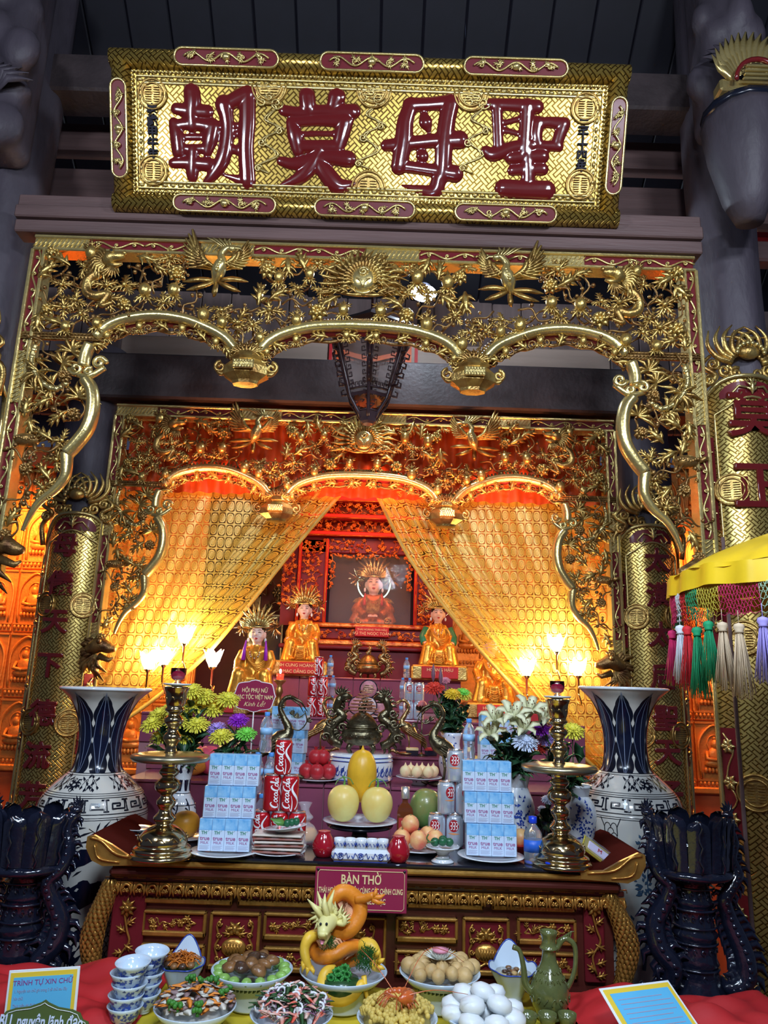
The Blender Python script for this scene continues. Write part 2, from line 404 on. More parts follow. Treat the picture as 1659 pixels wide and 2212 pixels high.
t.build('gilt_bars', GOLDB, hb)
# red hangings seen past the right column
for i, (a, b, c, d) in enumerate(((1625, 315, 1659, 345), (1600, 425, 1659, 480), (1610, 495, 1659, 515))):
    p = P(a, d, 3.9); q = P(c+60, b, 3.9)
    tag(MB().box((0, 0, 0), (q.x-p.x, .05, q.z-p.z), 0, .01).build('red_cloth_strip', REDCL, None, (p.x, 3.9, p.z)), ['red cloth strip at the top right beside the grey block', 'widest red cloth strip right of the tall grey column', 'low red cloth strip right of the tall grey column'][i], 'cloth')
# ================================================================= ORNAMENT LIBRARY
NY = (0, -1, 0)
def leafy(t, c, ang, s, k=5):
    c = Vector(c)
    def pt(u, v, d=0): return c+Vector((u*cos(ang)-v*sin(ang), -d, u*sin(ang)+v*cos(ang)))*s
    t.blade([pt(0, 0), pt(.35, 0, .12), pt(.75, 0, .1), pt(1.15, .03, 0)], (.05*s, .17*s, .14*s, .01*s), NY, ridge=.5)
    for q, (u, a, l) in enumerate(((.2, .95, .5), (.45, .7, .55), (.75, .5, .42))[:k//2+1]):
        for e in (-1, 1):
            t.blade([pt(u, 0, .05), pt(u+cos(a)*l*.5, e*sin(a)*l*.5, .1), pt(u+cos(a)*l, e*sin(a)*l, 0)], (.07*s, .1*s, .008*s), NY, ridge=.5)
def m_spray():
    t = MB()
    for a, s in ((.3, .05), (1.9, .055), (3.6, .045), (5.1, .05)): leafy(t, (0, 0, 0), a+random.uniform(-.3, .3), s)
    t.ball((0, -.008, 0), .01, 7, 4); return t.mesh('leaf_spray', GOLD)
def m_leaf(m=None):
    t = MB(); leafy(t, (-.035, 0, 0), 0, .07); return t.mesh('carved_leaf', m or GOLD)
def m_blossom(n=7, r=.03, m=None):
    t = MB()
    for ring, (q, rr) in enumerate(((n, 1), (n, .6))):
        for i in range(q):
            a = 2*pi*(i+.5*ring)/q; d = .01+.012*ring
            t.blade([(cos(a)*r*.2, -d, sin(a)*r*.2), (cos(a)*r*.7*rr, -d-.008, sin(a)*r*.7*rr), (cos(a)*r*rr, -d+.004, sin(a)*r*rr)], (.15*r, .36*r, .1*r), NY, ridge=.4)
    t.ball((0, -.02, 0), r*.28, 7, 5); return t.mesh('blossom', m or GOLD)
def m_bamboo():
    t = MB()
    for i in range(8):
        a = -.5+i*.55+random.uniform(-.2, .2); l = random.uniform(.05, .085)
        t.blade([(0, 0, 0), (cos(a)*l*.5, -.015, sin(a)*l*.5), (cos(a)*l, 0, sin(a)*l)], (.004, .008, .001), NY, ridge=.5)
    return t.mesh('bamboo_spray', GOLD)
def m_twig():
    t = MB(); pts = spline([(-.05, 0, -.02), (-.02, -.01, .01), (.02, 0, 0), (.05, -.01, .03)], 3); t.tube(pts, (.004, .003), 5)
    for p in ((-.03, -.01, .02), (.0, -.012, -.012), (.025, -.01, .02), (.052, -.012, .036), (.045, 0, .01)): t.ball(p, random.uniform(.006, .011), 7, 5)
    return t.mesh('bud_twig', GOLDD)
def m_pod():
    t = MB().ball((0, -.01, 0), (.02, .02, .024), 9, 6)
    for a in (.6, 1.57, 2.5): leafy(t, (0, 0, .01), a, .035, 3)
    for a in (4, 5.3): leafy(t, (0, 0, -.01), a, .04, 3)
    return t.mesh('fruit_pod', GOLD)
def m_turtle():
    t = MB().ball((0, -.01, 0), (.045, .025, .022), 12, 6)
    for i in range(9): t.ball((-.032+.008*i, -.03, .004*sin(i)), .006, 6, 4)
    t.tube([(.04, -.01, 0), (.06, -.02, .01), (.068, -.02, .012)], (.008, .01, .005), 6)
    for x in (-.03, .028): t.tube([(x, -.01, -.015), (x*1.3, -.02, -.035)], (.008, .005), 5)
    return t.mesh('carved_turtle', GOLDD)
SPRAYS = [m_spray(), m_spray()]; LEAF = m_leaf(); BLOS = m_blossom(); BLOS2 = m_blossom(9, .024, GOLDD); BAM = [m_bamboo(), m_bamboo()]; TWIG = m_twig(); POD = m_pod(); TURT = m_turtle()
def spiral(cx, cz, r, turns=1.5, a0=0, y=0, n=18, sg=1):
    return [(cx+cos(a0+sg*2*pi*turns*i/n)*r*(1-i/n*.85), y-.004*i/n, cz+sin(a0+sg*2*pi*turns*i/n)*r*(1-i/n*.85)) for i in range(n+1)]
def vine_tube(t, L, amp, n, r=.0035, y=0, vert=False):
    pts = [(L*(i/(n*8)-.5), y, amp*sin(pi*i/8)) for i in range(n*8+1)]
    if vert: pts = [(c, b, a) for a, b, c in pts]
    t.tube(pts, r, 5)
    for i in range(n):
        x = L*((i+.5)/n-.5); s = 1 if i % 2 == 0 else -1
        sp = spiral(x, s*amp*.1, amp*.75, 1.2, pi/2*s, y-.002, 10, s)
        if vert: sp = [(c, b, a) for a, b, c in sp]
        t.tube(sp, r*.8, 4)
def medallion(r=.06, half=0, m=None):
    t = MB(); a0, a1 = (0, 2*pi) if not half else ((pi, 2*pi) if half < 0 else (0, pi)); N_ = 24
    A = [a0+(a1-a0)*i/N_ for i in range(N_+1)]
    poly = [(cos(a)*r*(1+.07*abs(sin(a*6))), sin(a)*r*(1+.07*abs(sin(a*6)))) for a in A]
    t.slab(poly, -.003, .006)
    for q in (.98, .72): t.tube([(cos(a)*r*q, -.006, sin(a)*r*q) for a in A], r*.07, 5, flat=1.4, axis=NY)
    zs = (-.45, -.3, -.15, 0, .15, .3, .45)
    for z in zs:
        if (half < 0 and z > 0) or (half > 0 and z < 0): continue
        for e in (-1, 1): t.box((e*.08*r if e > 0 else -.5*r*cos(z), -.013, z*r-.02*r), (.5*r*cos(z) if e > 0 else -.08*r, -.003, z*r+.03*r))
    return t.mesh('longevity_medallion', m or GOLD)
MED = medallion(); MEDT = medallion(.075, -1); MEDB = medallion(.075, 1)
def cloud_mesh():
    t = MB()
    for dx, s in ((0, 1), (.012, .7)):
        pts = spline([(-.04+dx, -.004, .16), (.03, -.004, .13), (-.02+dx, -.004, .08), (.05-dx, -.004, .04), (-.03+dx, -.004, -.01), (.04-dx, -.004, -.07), (-.05, -.004, -.12), (.0, -.004, -.15)], 5); t.tube(pts, .0045*s, 5, axis=NY)
    for x, z, r, g in ((-.03, .15, .03, 1), (.03, .145, .028, -1), (0, .17, .022, 1), (.045, .03, .02, 1), (-.03, -.02, .018, -1), (-.045, -.13, .018, 1)): t.tube(spiral(x, z, r, 1.4, 0, -.006, 14, g), .0045, 5, axis=NY)
    return t.mesh('cloud_relief', GOLDB)
CLOUD = cloud_mesh()
def cartouche(par, x, z, L, h, vert=False, y=0, loops=5):
    s = L/2; q = h/2; A = [pi*i/8 for i in range(9)]
    poly = [(s-q+q*sin(a), q*cos(a)) for a in A]+[(-s+q-q*sin(a), -q*cos(a)) for a in A]
    if vert: poly = [(b, a) for a, b in poly][::-1]
    MB().slab(poly, -.004, .01).build('red_cartouche', LACQ, par, (x, y, z))
    t = MB().tube([(a, -.006, b) for a, b in poly], .006, 5, closed=True, axis=NY)
    vine_tube(t, L*.82, h*.25, loops, .0045, -.01, vert)
    for i in range(loops):
        u = L*.8*((i+.5)/loops-.5); c = (0, -.012, u) if vert else (u, -.012, 0)
        if i == loops//2: t.ball(c, (.018, .014, .016), 9, 6)
        for j in range(3): leafy(t, c, random.random()*6, h*.42, 3)
    t.build('cartouche_vine', GOLDB, par, (x, y, z))
# ================================================================= BIG NAME BOARD
Yb = 2.93; Db = Yb/ray(790, 478).y; pb_ = Vector((0, 0, EYE))+ray(790, 478)*Db; pt_ = Vector((0, 0, EYE))+ray(800, 123)*(Db*1090.6/1110.6*.985)
tilt = math.atan2(pb_.y-pt_.y, pt_.z-pb_.z); zc, yc = (pb_.z+pt_.z)/2, (pb_.y+pt_.y)/2; BH = (pt_-pb_).length
org = Vector(((pb_.x+pt_.x)/2, yc, zc))
nb = thing('name_board', org, 'large gilded name board with four maroon characters above the outer gate', 'sign', rx=tilt)
nrm = Vector((0, -cos(tilt), -sin(tilt))); zax = Vector((0, -sin(tilt), cos(tilt)))
def B(px, py, d=0):
    r = ray(px, py); o = org+nrm*d; t = (o-Vector((0, 0, EYE))).dot(nrm)/r.dot(nrm); q = Vector((0, 0, EYE))+r*t-org
    return (q.x, q.dot(zax))
c1, c2, c3, c4 = B(245, 105), B(1355, 142), B(1335, 497), B(245, 460)
HW = (c2[0]-c1[0]+c3[0]-c4[0])/4; HH = (c1[1]+c2[1]-c3[1]-c4[1])/4; fw_ = .085
MB().box((-HW+.05, -.005, -HH+.05), (HW-.05, .02, HH-.05)).build('fret_ground', FRETB, nb)
MB().box((-HW+.01, .02, -HH+.01), (HW-.01, .05, HH-.01)).build('back_board', LACQ, nb)
for nm, a, b in (('top', (-1, 1), (1, 1)), ('bottom', (-1, -1), (1, -1)), ('left', (-1, -1), (-1, 1)), ('right', (1, -1), (1, 1))):
    e = fw_/2; p = (a[0]*(HW-e), a[1]*(HH-e)); q = (b[0]*(HW-e), b[1]*(HH-e))
    t = MB()
    if nm in ('top', 'bottom'): p = (p[0]-e, p[1]); q = (q[0]+e, q[1])
    N_ = 9; V = []; d = Vector((q[0]-p[0], 0, q[1]-p[1])).normalized(); sd = Vector((-d.z, 0, d.x))
    for w0, w1 in ((Vector((p[0], 0, p[1])), Vector((q[0], 0, q[1]))),):
        for u in (w0, w1):
            for i in range(N_): g = pi*i/(N_-1); V.append(u+sd*cos(g)*e+Vector((0, -.048*sin(g), 0)))
    F = [(i, i+1, N_+i+1, N_+i) for i in range(N_-1)]+[list(range(N_))[::-1], [N_+i for i in range(N_)]]
    t.add(V, F); t.build('frame_bar', FRETB, nb)
t = MB(); x1, z1 = HW-fw_-.008, HH-fw_-.008
loop = [(-x1, -.012, -z1), (x1, -.012, -z1), (x1, -.012, z1), (-x1, -.012, z1)]
def lin(pts, st):
    out = []
    for a, b in zip(pts, pts[1:]+pts[:1]):
        a, b = Vector(a), Vector(b); n = max(1, int((b-a).length/st)); out += [a.lerp(b, i/n) for i in range(n)]
    return out
for p in lin(loop, .0165): t.ball(p, .0075, 5, 4)
o = t.build('bead_row', GOLDB, nb); o['kind'] = 'stuff'
x2, z2 = x1-.03, z1-.03; t = MB()
t.tube([(-x2+.012, -.008, -z2+.012), (x2-.012, -.008, -z2+.012), (x2-.012, -.008, z2-.012), (-x2+.012, -.008, z2-.012)], .007, 6, closed=True, axis=NY)
t.tube([(-x2-.014, -.01, -z2-.014), (x2+.014, -.01, -z2-.014), (x2+.014, -.01, z2+.014), (-x2-.014, -.01, z2+.014)], .005, 6, closed=True, axis=NY)
t.build('inner_moulding', GOLDB, nb)
t = MB()
for i, p in enumerate(lin([(-x2, -.006, -z2), (x2, -.006, -z2), (x2, -.006, z2), (-x2, -.006, z2)], .034)):
    hz = abs(abs(p.z)-z2) < .002; a = .5 if hz else 1.1
    t.ball(p, (.014, .008, .008) if hz else (.008, .008, .014), 6, 4)
o = t.build('rope_border', GOLDB, nb); o['kind'] = 'stuff'
for a, b, yy in ((378, 602, 132), (692, 915, 142), (1002, 1225, 152)):
    p, q = B(a, yy, .04), B(b, yy, .04); cartouche(nb, (p[0]+q[0])/2, HH-fw_/2, q[0]-p[0], .068, y=-.046)
for a, b, yy in ((376, 596, 450), (680, 895, 465), (982, 1200, 475)):
    p, q = B(a, yy, .04), B(b, yy, .04); cartouche(nb, (p[0]+q[0])/2, -HH+fw_/2, q[0]-p[0], .068, y=-.046)
for sx, a, b in ((-1, 172, 385), (1, 212, 422)):
    xx = 262 if sx < 0 else 1335; p, q = B(xx, a, .04), B(xx, b, .04); cartouche(nb, sx*(HW-fw_/2), (p[1]+q[1])/2, p[1]-q[1], .066, True, y=-.046)
for sx in (-1, 1):
    for sz in (-1, 1): inst('longevity_medallion', MED, nb, (sx*(x2-.055), -.006, sz*(z2-.06)), s=(1.05, 1, 1.05))
for px_ in (582, 808, 1018): inst('longevity_medallion', MEDT, nb, (B(px_, 200)[0], -.006, z2-.012))
for px_ in (795,): inst('longevity_medallion', MEDB, nb, (B(px_, 430)[0], -.006, -z2+.012))
for px_, py_ in ((582, 300), (800, 290), (1025, 300)):
    p = B(px_, py_); inst('cloud_relief', CLOUD, nb, (p[0], -.006, p[1]), s=(1.05, 1, .98))
STK = {'a': (1, [  # each stroke: points x, y, width in photo pixels
 [(412, 193, 24), (414, 215, 25), (412, 245, 22), (414, 268, 20)], [(379, 232, 17), (412, 237, 20), (446, 239, 20)],
 [(373, 262, 15), (380, 290, 21), (384, 325, 20)], [(376, 268, 16), (415, 265, 18), (460, 272, 20)], [(458, 270, 22), (452, 300, 22), (446, 325, 16)],
 [(390, 294, 10), (442, 294, 10)], [(384, 320, 14), (448, 319, 14)], [(372, 350, 15), (400, 350, 17), (450, 354, 20)],
 [(415, 322, 18), (414, 352, 20), (414, 380, 17), (418, 398, 4)],
 [(482, 222, 26), (489, 260, 20), (488, 300, 20), (478, 345, 22), (455, 380, 16), (434, 398, 5)], [(484, 226, 20), (508, 212, 23), (534, 200, 26)],
 [(533, 203, 24), (533, 260, 24), (530, 320, 23), (534, 390, 24)], [(536, 393, 18), (508, 384, 12), (476, 374, 4)], [(492, 268, 10), (528, 270, 10)], [(500, 296, 8), (512, 284, 8), (524, 272, 8)], [(488, 316, 12), (510, 322, 14), (528, 326, 10)]]),
 'b': (1, [[(612, 236, 16), (645, 240, 16), (688, 236, 16), (764, 238, 21)], [(662, 203, 24), (665, 230, 22), (668, 248, 12)], [(727, 206, 26), (720, 226, 20), (712, 246, 12)],
 [(628, 262, 16), (636, 290, 22), (643, 322, 18)], [(630, 262, 14), (690, 258, 16), (748, 258, 22)], [(745, 260, 24), (738, 290, 22), (730, 318, 18)], [(648, 287, 9), (724, 286, 9)], [(642, 314, 18), (732, 314, 18)],
 [(606, 346, 14), (640, 352, 18), (700, 338, 20), (752, 342, 24)], [(690, 322, 18), (676, 350, 22), (650, 380, 20), (606, 400, 8)], [(686, 345, 20), (706, 375, 25), (732, 400, 24), (774, 392, 5)]]),
 'c': (1, [[(888, 222, 20), (876, 260, 24), (872, 300, 26), (862, 358, 24)], [(884, 224, 20), (930, 222, 19), (976, 218, 22)], [(974, 220, 26), (966, 260, 25), (960, 310, 26), (956, 370, 24), (944, 408, 14)],
 [(834, 312, 17), (880, 308, 20), (940, 302, 20), (994, 300, 26)], [(862, 356, 18), (920, 364, 18), (984, 374, 25)], [(916, 244, 12), (920, 262, 20), (926, 278, 10)], [(906, 320, 10), (912, 336, 20), (908, 350, 9)], [(950, 380, 22), (938, 412, 22), (900, 406, 12), (868, 398, 4)]]),
 'd': (1, [[(1056, 222, 16), (1110, 224, 18), (1162, 228, 20)], [(1074, 226, 17), (1076, 270, 16), (1078, 320, 16)], [(1140, 226, 22), (1138, 270, 20), (1134, 330, 20)],
 [(1080, 256, 9), (1092, 262, 9), (1136, 250, 9)], [(1080, 285, 9), (1094, 280, 9), (1134, 290, 9)], [(1051, 324, 16), (1068, 332, 20), (1110, 316, 18), (1150, 312, 18)],
 [(1164, 262, 18), (1160, 292, 18), (1166, 314, 14)], [(1160, 264, 16), (1190, 262, 16), (1220, 266, 20)], [(1219, 266, 20), (1210, 292, 18), (1204, 312, 16)], [(1166, 312, 14), (1208, 314, 16)],
 [(1104, 338, 18), (1140, 336, 18), (1174, 336, 20)], [(1108, 366, 16), (1140, 364, 16), (1174, 364, 18)], [(1140, 320, 18), (1142, 360, 20), (1142, 400, 20)], [(1088, 405, 26), (1130, 408, 26), (1182, 410, 28)]])}
for key, (_, sts) in STK.items():
    t = MB()
    for st in sts:
        pts = [(*B(a, b, .02), w_) for a, b, w_ in st]; sp = spline([(x, w_, z) for x, z, w_ in pts], 5)
        kx = sc(800, 300, 2.9)*.76
        P3 = [(q.x, -.004, q.z) for q in sp]; W3 = [max(q.y*kx, .002) for q in sp]
        t.tube(P3, W3, 12, flat=.42, axis=NY)
        for e in (0, -1): t.ball(P3[e], (W3[e], W3[e]*.42, W3[e]), 10, 6)
    remesh(t, 'character', CHARM, .0045, 3, nb, label={'a': 'leftmost lacquer character', 'b': 'second lacquer character from the left', 'c': 'third lacquer character from the left', 'd': 'rightmost lacquer character'}[key])
MATB = mat('matte black lettering', (.01, .008, .02), .7)
for i, ch in enumerate('泰歲甲午年'): p = B(330+i*.5, 240+i*24); text(ch, MATB, nb, (p[0], -.011, p[1]), .05, 'small_character', .004, off=.0015)
for i, ch in enumerate('二千十四年'): p = B(1260-i*1.5, 270+i*23); text(ch, MATB, nb, (p[0], -.011, p[1]), .048, 'small_character', .004, off=.0015)
# ================================================================= OPENWORK GATE
ga = thing('openwork_gate', (CX, YO, 2.0), 'outer gilded openwork gate with phoenixes under the moulded beam', 'gate')
def G(px, py): p = P(px, py, YO); return (p.x-CX, p.z-2.0)
XW = 1.485; ZT = 1.533; fb = .062
def bar(x0, z0, x1, z1, par):
    vert = abs(z1-z0) > abs(x1-x0); t = MB(); t.box((min(x0, x1)+.008, -.03, min(z0, z1)+.008), (max(x0, x1)-.008, .04, max(z0, z1)-.008)); t.build('frame_rail', LACQ, par)
    t = MB()
    if vert:
        for x in (x0, x1): t.box((x-.008, -.045, z0), (x+.008, .04, z1), 0, .004)
    else:
        for z in (z0, z1): t.box((x0, -.045, z-.008), (x1, .04, z+.008), 0, .004)
    t.build('gilt_fillet', GOLDB, par)
    L = abs(z1-z0) if vert else abs(x1-x0); n = max(1, round(L/.24)); L1 = L/n; wdt = (abs(x1-x0) if vert else abs(z1-z0))*.5
    cx, cz = (x0+x1)/2, (z0+z1)/2
    for i in range(n):
        u = (i+.5)*L1-L/2; t = MB()
        if i % 3 == 0:
            t.box((-L1*.49, -.036, -wdt*.8), (L1*.49, -.028, wdt*.8), 0, .002); q = 12
            for j in range(q): x = L1*((j+.5)/q-.5); t.tube([(x-.012, -.038, -wdt*.6), (x+.012, -.038, wdt*.6)], .003, 4)
        else: vine_tube(t, L1*.98, wdt*.45, 3, .005, -.034)
        if vert: t.v = [(c, b, a) for a, b, c in t.v]; t.f = [f[::-1] for f in t.f]
        t.build('rail_ornament', GOLDB, par, (cx+(0 if vert else u), 0, cz+(u if vert else 0)))
bar(-XW, ZT-fb, XW, ZT, ga); bar(-XW, .0, -XW+.052, ZT-fb, ga); bar(XW-.052, .0, XW, ZT-fb, ga)
ctr = [G(*q) for q in ((560, 772), (580, 747), (615, 728), (675, 714), (750, 711), (830, 716))]
aL = [G(*q) for q in ((212, 737), (240, 712), (280, 697), (340, 690), (400, 697), (450, 715), (490, 737), (515, 765))]
leg = [G(*q) for q in ((200, 752), (190, 775), (186, 800))]
scl = [G(*q) for q in ((190, 826), (204, 850), (206, 890), (195, 930), (172, 962), (150, 985))]
scl2 = [G(*q) for q in ((150, 985), (150, 1012), (146, 1035), (125, 1062), (95, 1085), (77, 1108), (66, 1128), (56, 1150))]
hc = [(x, z) for x, z in ctr]; hc = hc[:-1]+[(0, hc[-2][1]-.0)]
def mir(pts): return [(-x, z) for x, z in pts]
def mould(pts, r, par, name='arch_moulding', taper=None, bead=True):
    sp = spline([(x, -.03, z) for x, z in pts], 6)
    rr = r if taper is None else [lerp(r, taper, i/(len(sp)-1)) for i in range(len(sp))]
    MB().tube(sp, rr, 10, flat=1.25, axis=NY).build(name, GOLDB, par)
    if bead:
        t = MB(); L = 0; last = sp[0]
        for a, b in zip(sp, sp[1:]):
            n = max(1, round((b-a).length/.017)); d = (b-a).normalized(); nn = Vector((-d.z, 0, d.x))
            if nn.z < 0: nn = -nn
            for i in range(n): t.ball(a.lerp(b, i/n)+nn*(r+.006), .0072, 6, 4)
        o = t.build('bead_row', GOLDD, par); o['kind'] = 'stuff'
        MB().tube([p+Vector((0, .03, 0)) for p in sp], r*1.35, 6, flat=1, axis=NY).build('moulding_back', LACQ, par)
mould(hc+[(-x, z) for x, z in hc[:-1]][::-1], .025, ga)
for s in (1, -1):
    f = (lambda q: q) if s == 1 else mir
    mould(f(aL), .025, ga); mould(f(leg), .026, ga, 'leg_moulding', bead=False); mould(f(scl), .029, ga, 'side_moulding', bead=False); mould(f(scl2), .027, ga, 'side_moulding', .008, bead=False)
    t = MB()
    for cx_, cz_, r_, a_ in ((*G(222, 793), .03, 0), (*G(172, 805), .03, pi), (*G(200, 812), .02, 1)): t.tube(spiral(s*cx_, cz_, r_, 1.3, a_, -.04, 16, s), .011, 6)
    p, q, u_ = G(165, 812), G(198, 822), G(232, 800); t.tube(spline([(s*p[0], -.03, p[1]), (s*q[0], -.04, q[1]), (s*u_[0], -.03, u_[1])], 5), .014, 6); t.build('scroll_knot', GOLDB, ga)
    # feather bar between frame and arch foot
    a_, b_ = G(50, 732), G(218, 738); t = MB().tube([(s*a_[0], -.02, a_[1]), (s*b_[0], -.03, b_[1])], .014, 8)
    n = 22
    for i in range(n):
        u = i/n; x = lerp(a_[0], b_[0], u); z = lerp(a_[1], b_[1], u)
        for e in (-1, 0, 1): t.blade([(s*x, -.03, z+e*.008), (s*(x+.02), -.042, z+e*.012), (s*(x+.042), -.036, z+e*.016)], (.004, .007, .001), NY)
    t.build('feather_bar', GOLDD, ga)
    # hanging lantern keystone
    kx, kz = G(535, 803); kx = -kx if s < 0 else kx; k_ = thing('keystone', (0, 0, 0), None, None); k_.parent = ga; k_.location = (kx, -.03, kz)
    hx = lambda r, z: [(r*cos(pi/8+i*pi/4)*1.25, r*sin(pi/8+i*pi/4)*.8, z) for i in range(8)]
    t = MB(); rs = [(.05, .07), (.062, .045), (.052, .035), (.082, .0), (.082, -.035), (.05, -.062), (.045, -.075)]
    V = [v for r_, z_ in rs for v in hx(r_, z_)]; t.add(V, [(i*8+j, (i+1)*8+j, (i+1)*8+(j+1) % 8, i*8+(j+1) % 8) for i in range(6) for j in range(8)]+[[48+j for j in range(8)][::-1], list(range(8))], 0, False); t.build('keystone_body', GOLD, k_)
    t = MB().box((-.045, -.082, -.03), (.045, -.07, .01), 0, .004)
    for i in range(-3, 4): t.tube([(i*.012-.008, -.084, -.028), (i*.012+.008, -.084, .008)], .002, 4); t.tube([(i*.012+.008, -.084, -.028), (i*.012-.008, -.084, .008)], .002, 4)
    t.build('lattice_plate', GOLDB, k_)
    t = MB()
    for i in range(9): a = -1.3+i*.325; leafy(t, (sin(a)*.03, -.03, .06), pi/2-a, .05, 3)
    t.build('leaf_crown', GOLD, k_)
    t = MB()
    for e in (-1, 1): t.tube(spiral(e*.11, -.0, .028, 1.3, pi/2, -.01, 14, -e), .008, 6); t.tube(spline([(e*.08, 0, -.02), (e*.11, -.01, -.03), (e*.13, 0, 0)], 4), .01, 6)
    t.build('side_scroll', GOLD, k_)
# arch line as z(x) on the half x<=0
archx = sorted([(x, z) for x, z in aL]+[(x, z) for x, z in ctr if x <= 0]+[(aL[0][0]-.05, G(215, 738)[1]), (-XW, G(50, 732)[1]), (0, ctr[-2][1])])
sidex = sorted([(z, x) for x, z in [G(186, 775)]+scl+scl2])
def vines(nodes, name, m, r=.006, md=.13):
    t = MB(); used = set()
    for i, a in enumerate(nodes):
        ds = sorted(((Vector(a)-Vector(b)).length, j) for j, b in enumerate(nodes) if j != i)[:3]
        for d, j in ds[:2]:
            kk = (min(i, j), max(i, j))
            if d > md or kk in used: continue
            used.add(kk); b = nodes[j]; mx = (Vector(a)+Vector(b))/2; dv = Vector(b)-Vector(a); o = Vector((-dv.y, dv.x))*random.uniform(-.35, .35)
            t.tube(spline([(a[0], .01, a[1]), (mx.x+o.x, random.uniform(-.02, .02), mx.y+o.y), (b[0], .01, b[1])], 4), (r, r*.7, r), 5)
    return t
def scatter(test, x0, x1, z0, z1, dmin, n=4000):
    out = []
    for _ in range(n):
        p = (random.uniform(x0, x1), random.uniform(z0, z1))
        if test(*p) and all((p[0]-q[0])**2+(p[1]-q[1])**2 > dmin*dmin for q in out): out.append(p)
    return out
excl = [(*G(480, 598), .17), (*G(800, 625), .15), (*G(255, 580), .1)]
upn = scatter(lambda x, z: z > ip(archx, x)+.04 and all((x-a)**2+(z-b)**2 > c*c for a, b, c in excl), -XW+.075, -.03, .9, ZT-fb-.02, .062)
sdn = scatter(lambda x, z: x < ip(sidex, z)-.04 and z < G(50, 732)[1]-.05, -XW+.07, -1.0, .12, 1.2, .064)
for s in (1, -1):
    vines([(s*x, z) for x, z in upn], 'vine', GOLDD).build('vine', GOLDD, ga); vines([(s*x, z) for x, z in sdn], 'vine', GOLDD).build('vine', GOLDD, ga)
    for i, (x, z) in enumerate(upn):
        r_ = (i*37) % 10; me, nm, sz = ((SPRAYS[i % 2], 'leaf_spray', .85) if r_ < 3 else (LEAF, 'carved_leaf', 1) if r_ < 5 else (BLOS, 'blossom', 1) if r_ < 6 else (TWIG, 'bud_twig', 1) if r_ < 8 else (POD, 'fruit_pod', .95))
        inst(nm, me, ga, (s*x, -.02-.03*((i*7) % 5)/5, z), (((i*13) % 7-3)*.12, s*(i*2.4 % 6.28) if nm != 'fruit_pod' else 0, 0), sz*random.uniform(1.1, 1.5))
    for i, (x, z) in enumerate(sdn):
        r_ = (i*31) % 10; lowz = z < .75
        me, nm, sz = ((BAM[i % 2], 'bamboo_spray', 1) if (not lowz and r_ < 7) else (LEAF, 'carved_leaf', .95) if r_ < 3 else (SPRAYS[0], 'leaf_spray', .85) if r_ < 5 else (TURT, 'carved_turtle', 1) if r_ < 6 else (TWIG, 'bud_twig', 1) if r_ < 8 else (BLOS2, 'blossom', 1))
        inst(nm, me, ga, (s*x, -.02-.03*((i*7) % 5)/5, z), (0, (s*(i*2.4 % 6.28)) if nm != 'carved_turtle' else 0, 0), sz*1.3)
    # garland under each arch
    for arc in (aL, ctr[:-1]+[(-.04, ctr[-2][1])]):
        t = MB(); base = spline([(s*x, 0, z) for x, z in arc], 4); low = [p+Vector((0, 0, -.056)) for p in base]; t.tube([p+Vector((0, .005, -.03)) for p in base], .006, 5)
        t.tube([p+Vector((0, .0, .006*sin(i*1.7))) for i, p in enumerate(low)], .008, 5)
        for i, p in enumerate(low):
            if i % 2: t.tube(spiral(p.x, p.z+.008, .024, 1.3, i, -.01, 9, s if i % 4 == 1 else -s), .005, 4)
        t.build('garland_vine', GOLDD, ga)
        for i in range(1, len(low), 3): inst('carved_leaf', LEAF if i % 2 else POD, ga, (low[i].x, -.025, low[i].z+.012), (0, random.uniform(0, 6) if i % 2 else 0, 0), 1.0 if i % 2 else .8)
    # phoenix
    px_, pz_ = G(480, 598); X = lambda x: s*x; ph = thing('phoenix', (0, 0, 0), None, None); ph.parent = ga; ph.location = (s*px_, -.05, pz_)
    t = MB().tube(spline([(X(-.02), 0, -.07), (X(0), -.03, -.02), (X(.015), -.04, .02), (X(.01), -.04, .055), (X(.035), -.045, .085), (X(.055), -.045, .08)], 4), (.006, .032, .03, .017, .016, .012, .014), 9)
    t.ball((X(.055), -.045, .082), (.02, .016, .016), 9, 6); t.blade([(X(.07), -.05, .084), (X(.09), -.052, .082), (X(.105), -.05, .07)], (.009, .007, .001), NY)
    for i in range(5): t.blade([(X(.05-.01*i), -.045, .095), (X(.04-.018*i), -.05, .12), (X(.045-.026*i), -.045, .135)], (.004, .007, .001), NY)
    for i in range(5): t.ball((X(.0+.004*i), -.06, -.03+.012*i), .009, 6, 4)
    t.build('phoenix_body', GOLDB, ph)
    for sg, (wx, wz) in ((-1, (-.2, .1)), (1, (.14, .075))):
        t = MB()
        for row, (n_, l0, w0) in enumerate(((9, 1, .011), (8, .66, .010), (6, .38, .009))):
            for i in range(n_):
                u = i/(n_-1); a = (2.15+u*1.15) if sg < 0 else (.95-u*1.1); l = (.17-.07*u)*l0*(1.15 if sg < 0 else .85)
                bx, bz = sg*(.02+.035*(1-u)), .0+.012*(1-u)
                m1 = (bx+cos(a)*l*.5, bz+sin(a)*l*.5+.012); e1 = (bx+cos(a+.16*sg)*l, bz+sin(a+.16*sg)*l)
                d = .01+.011*row; t.blade([(X(bx), -d, bz), (X(m1[0]), -d-.018, m1[1]), (X(e1[0]), -d-.01, e1[1])], (w0*.7, w0*1.2, w0*.4), NY, ridge=.5)
        t.build('wing', GOLD, ph)
    t = MB()
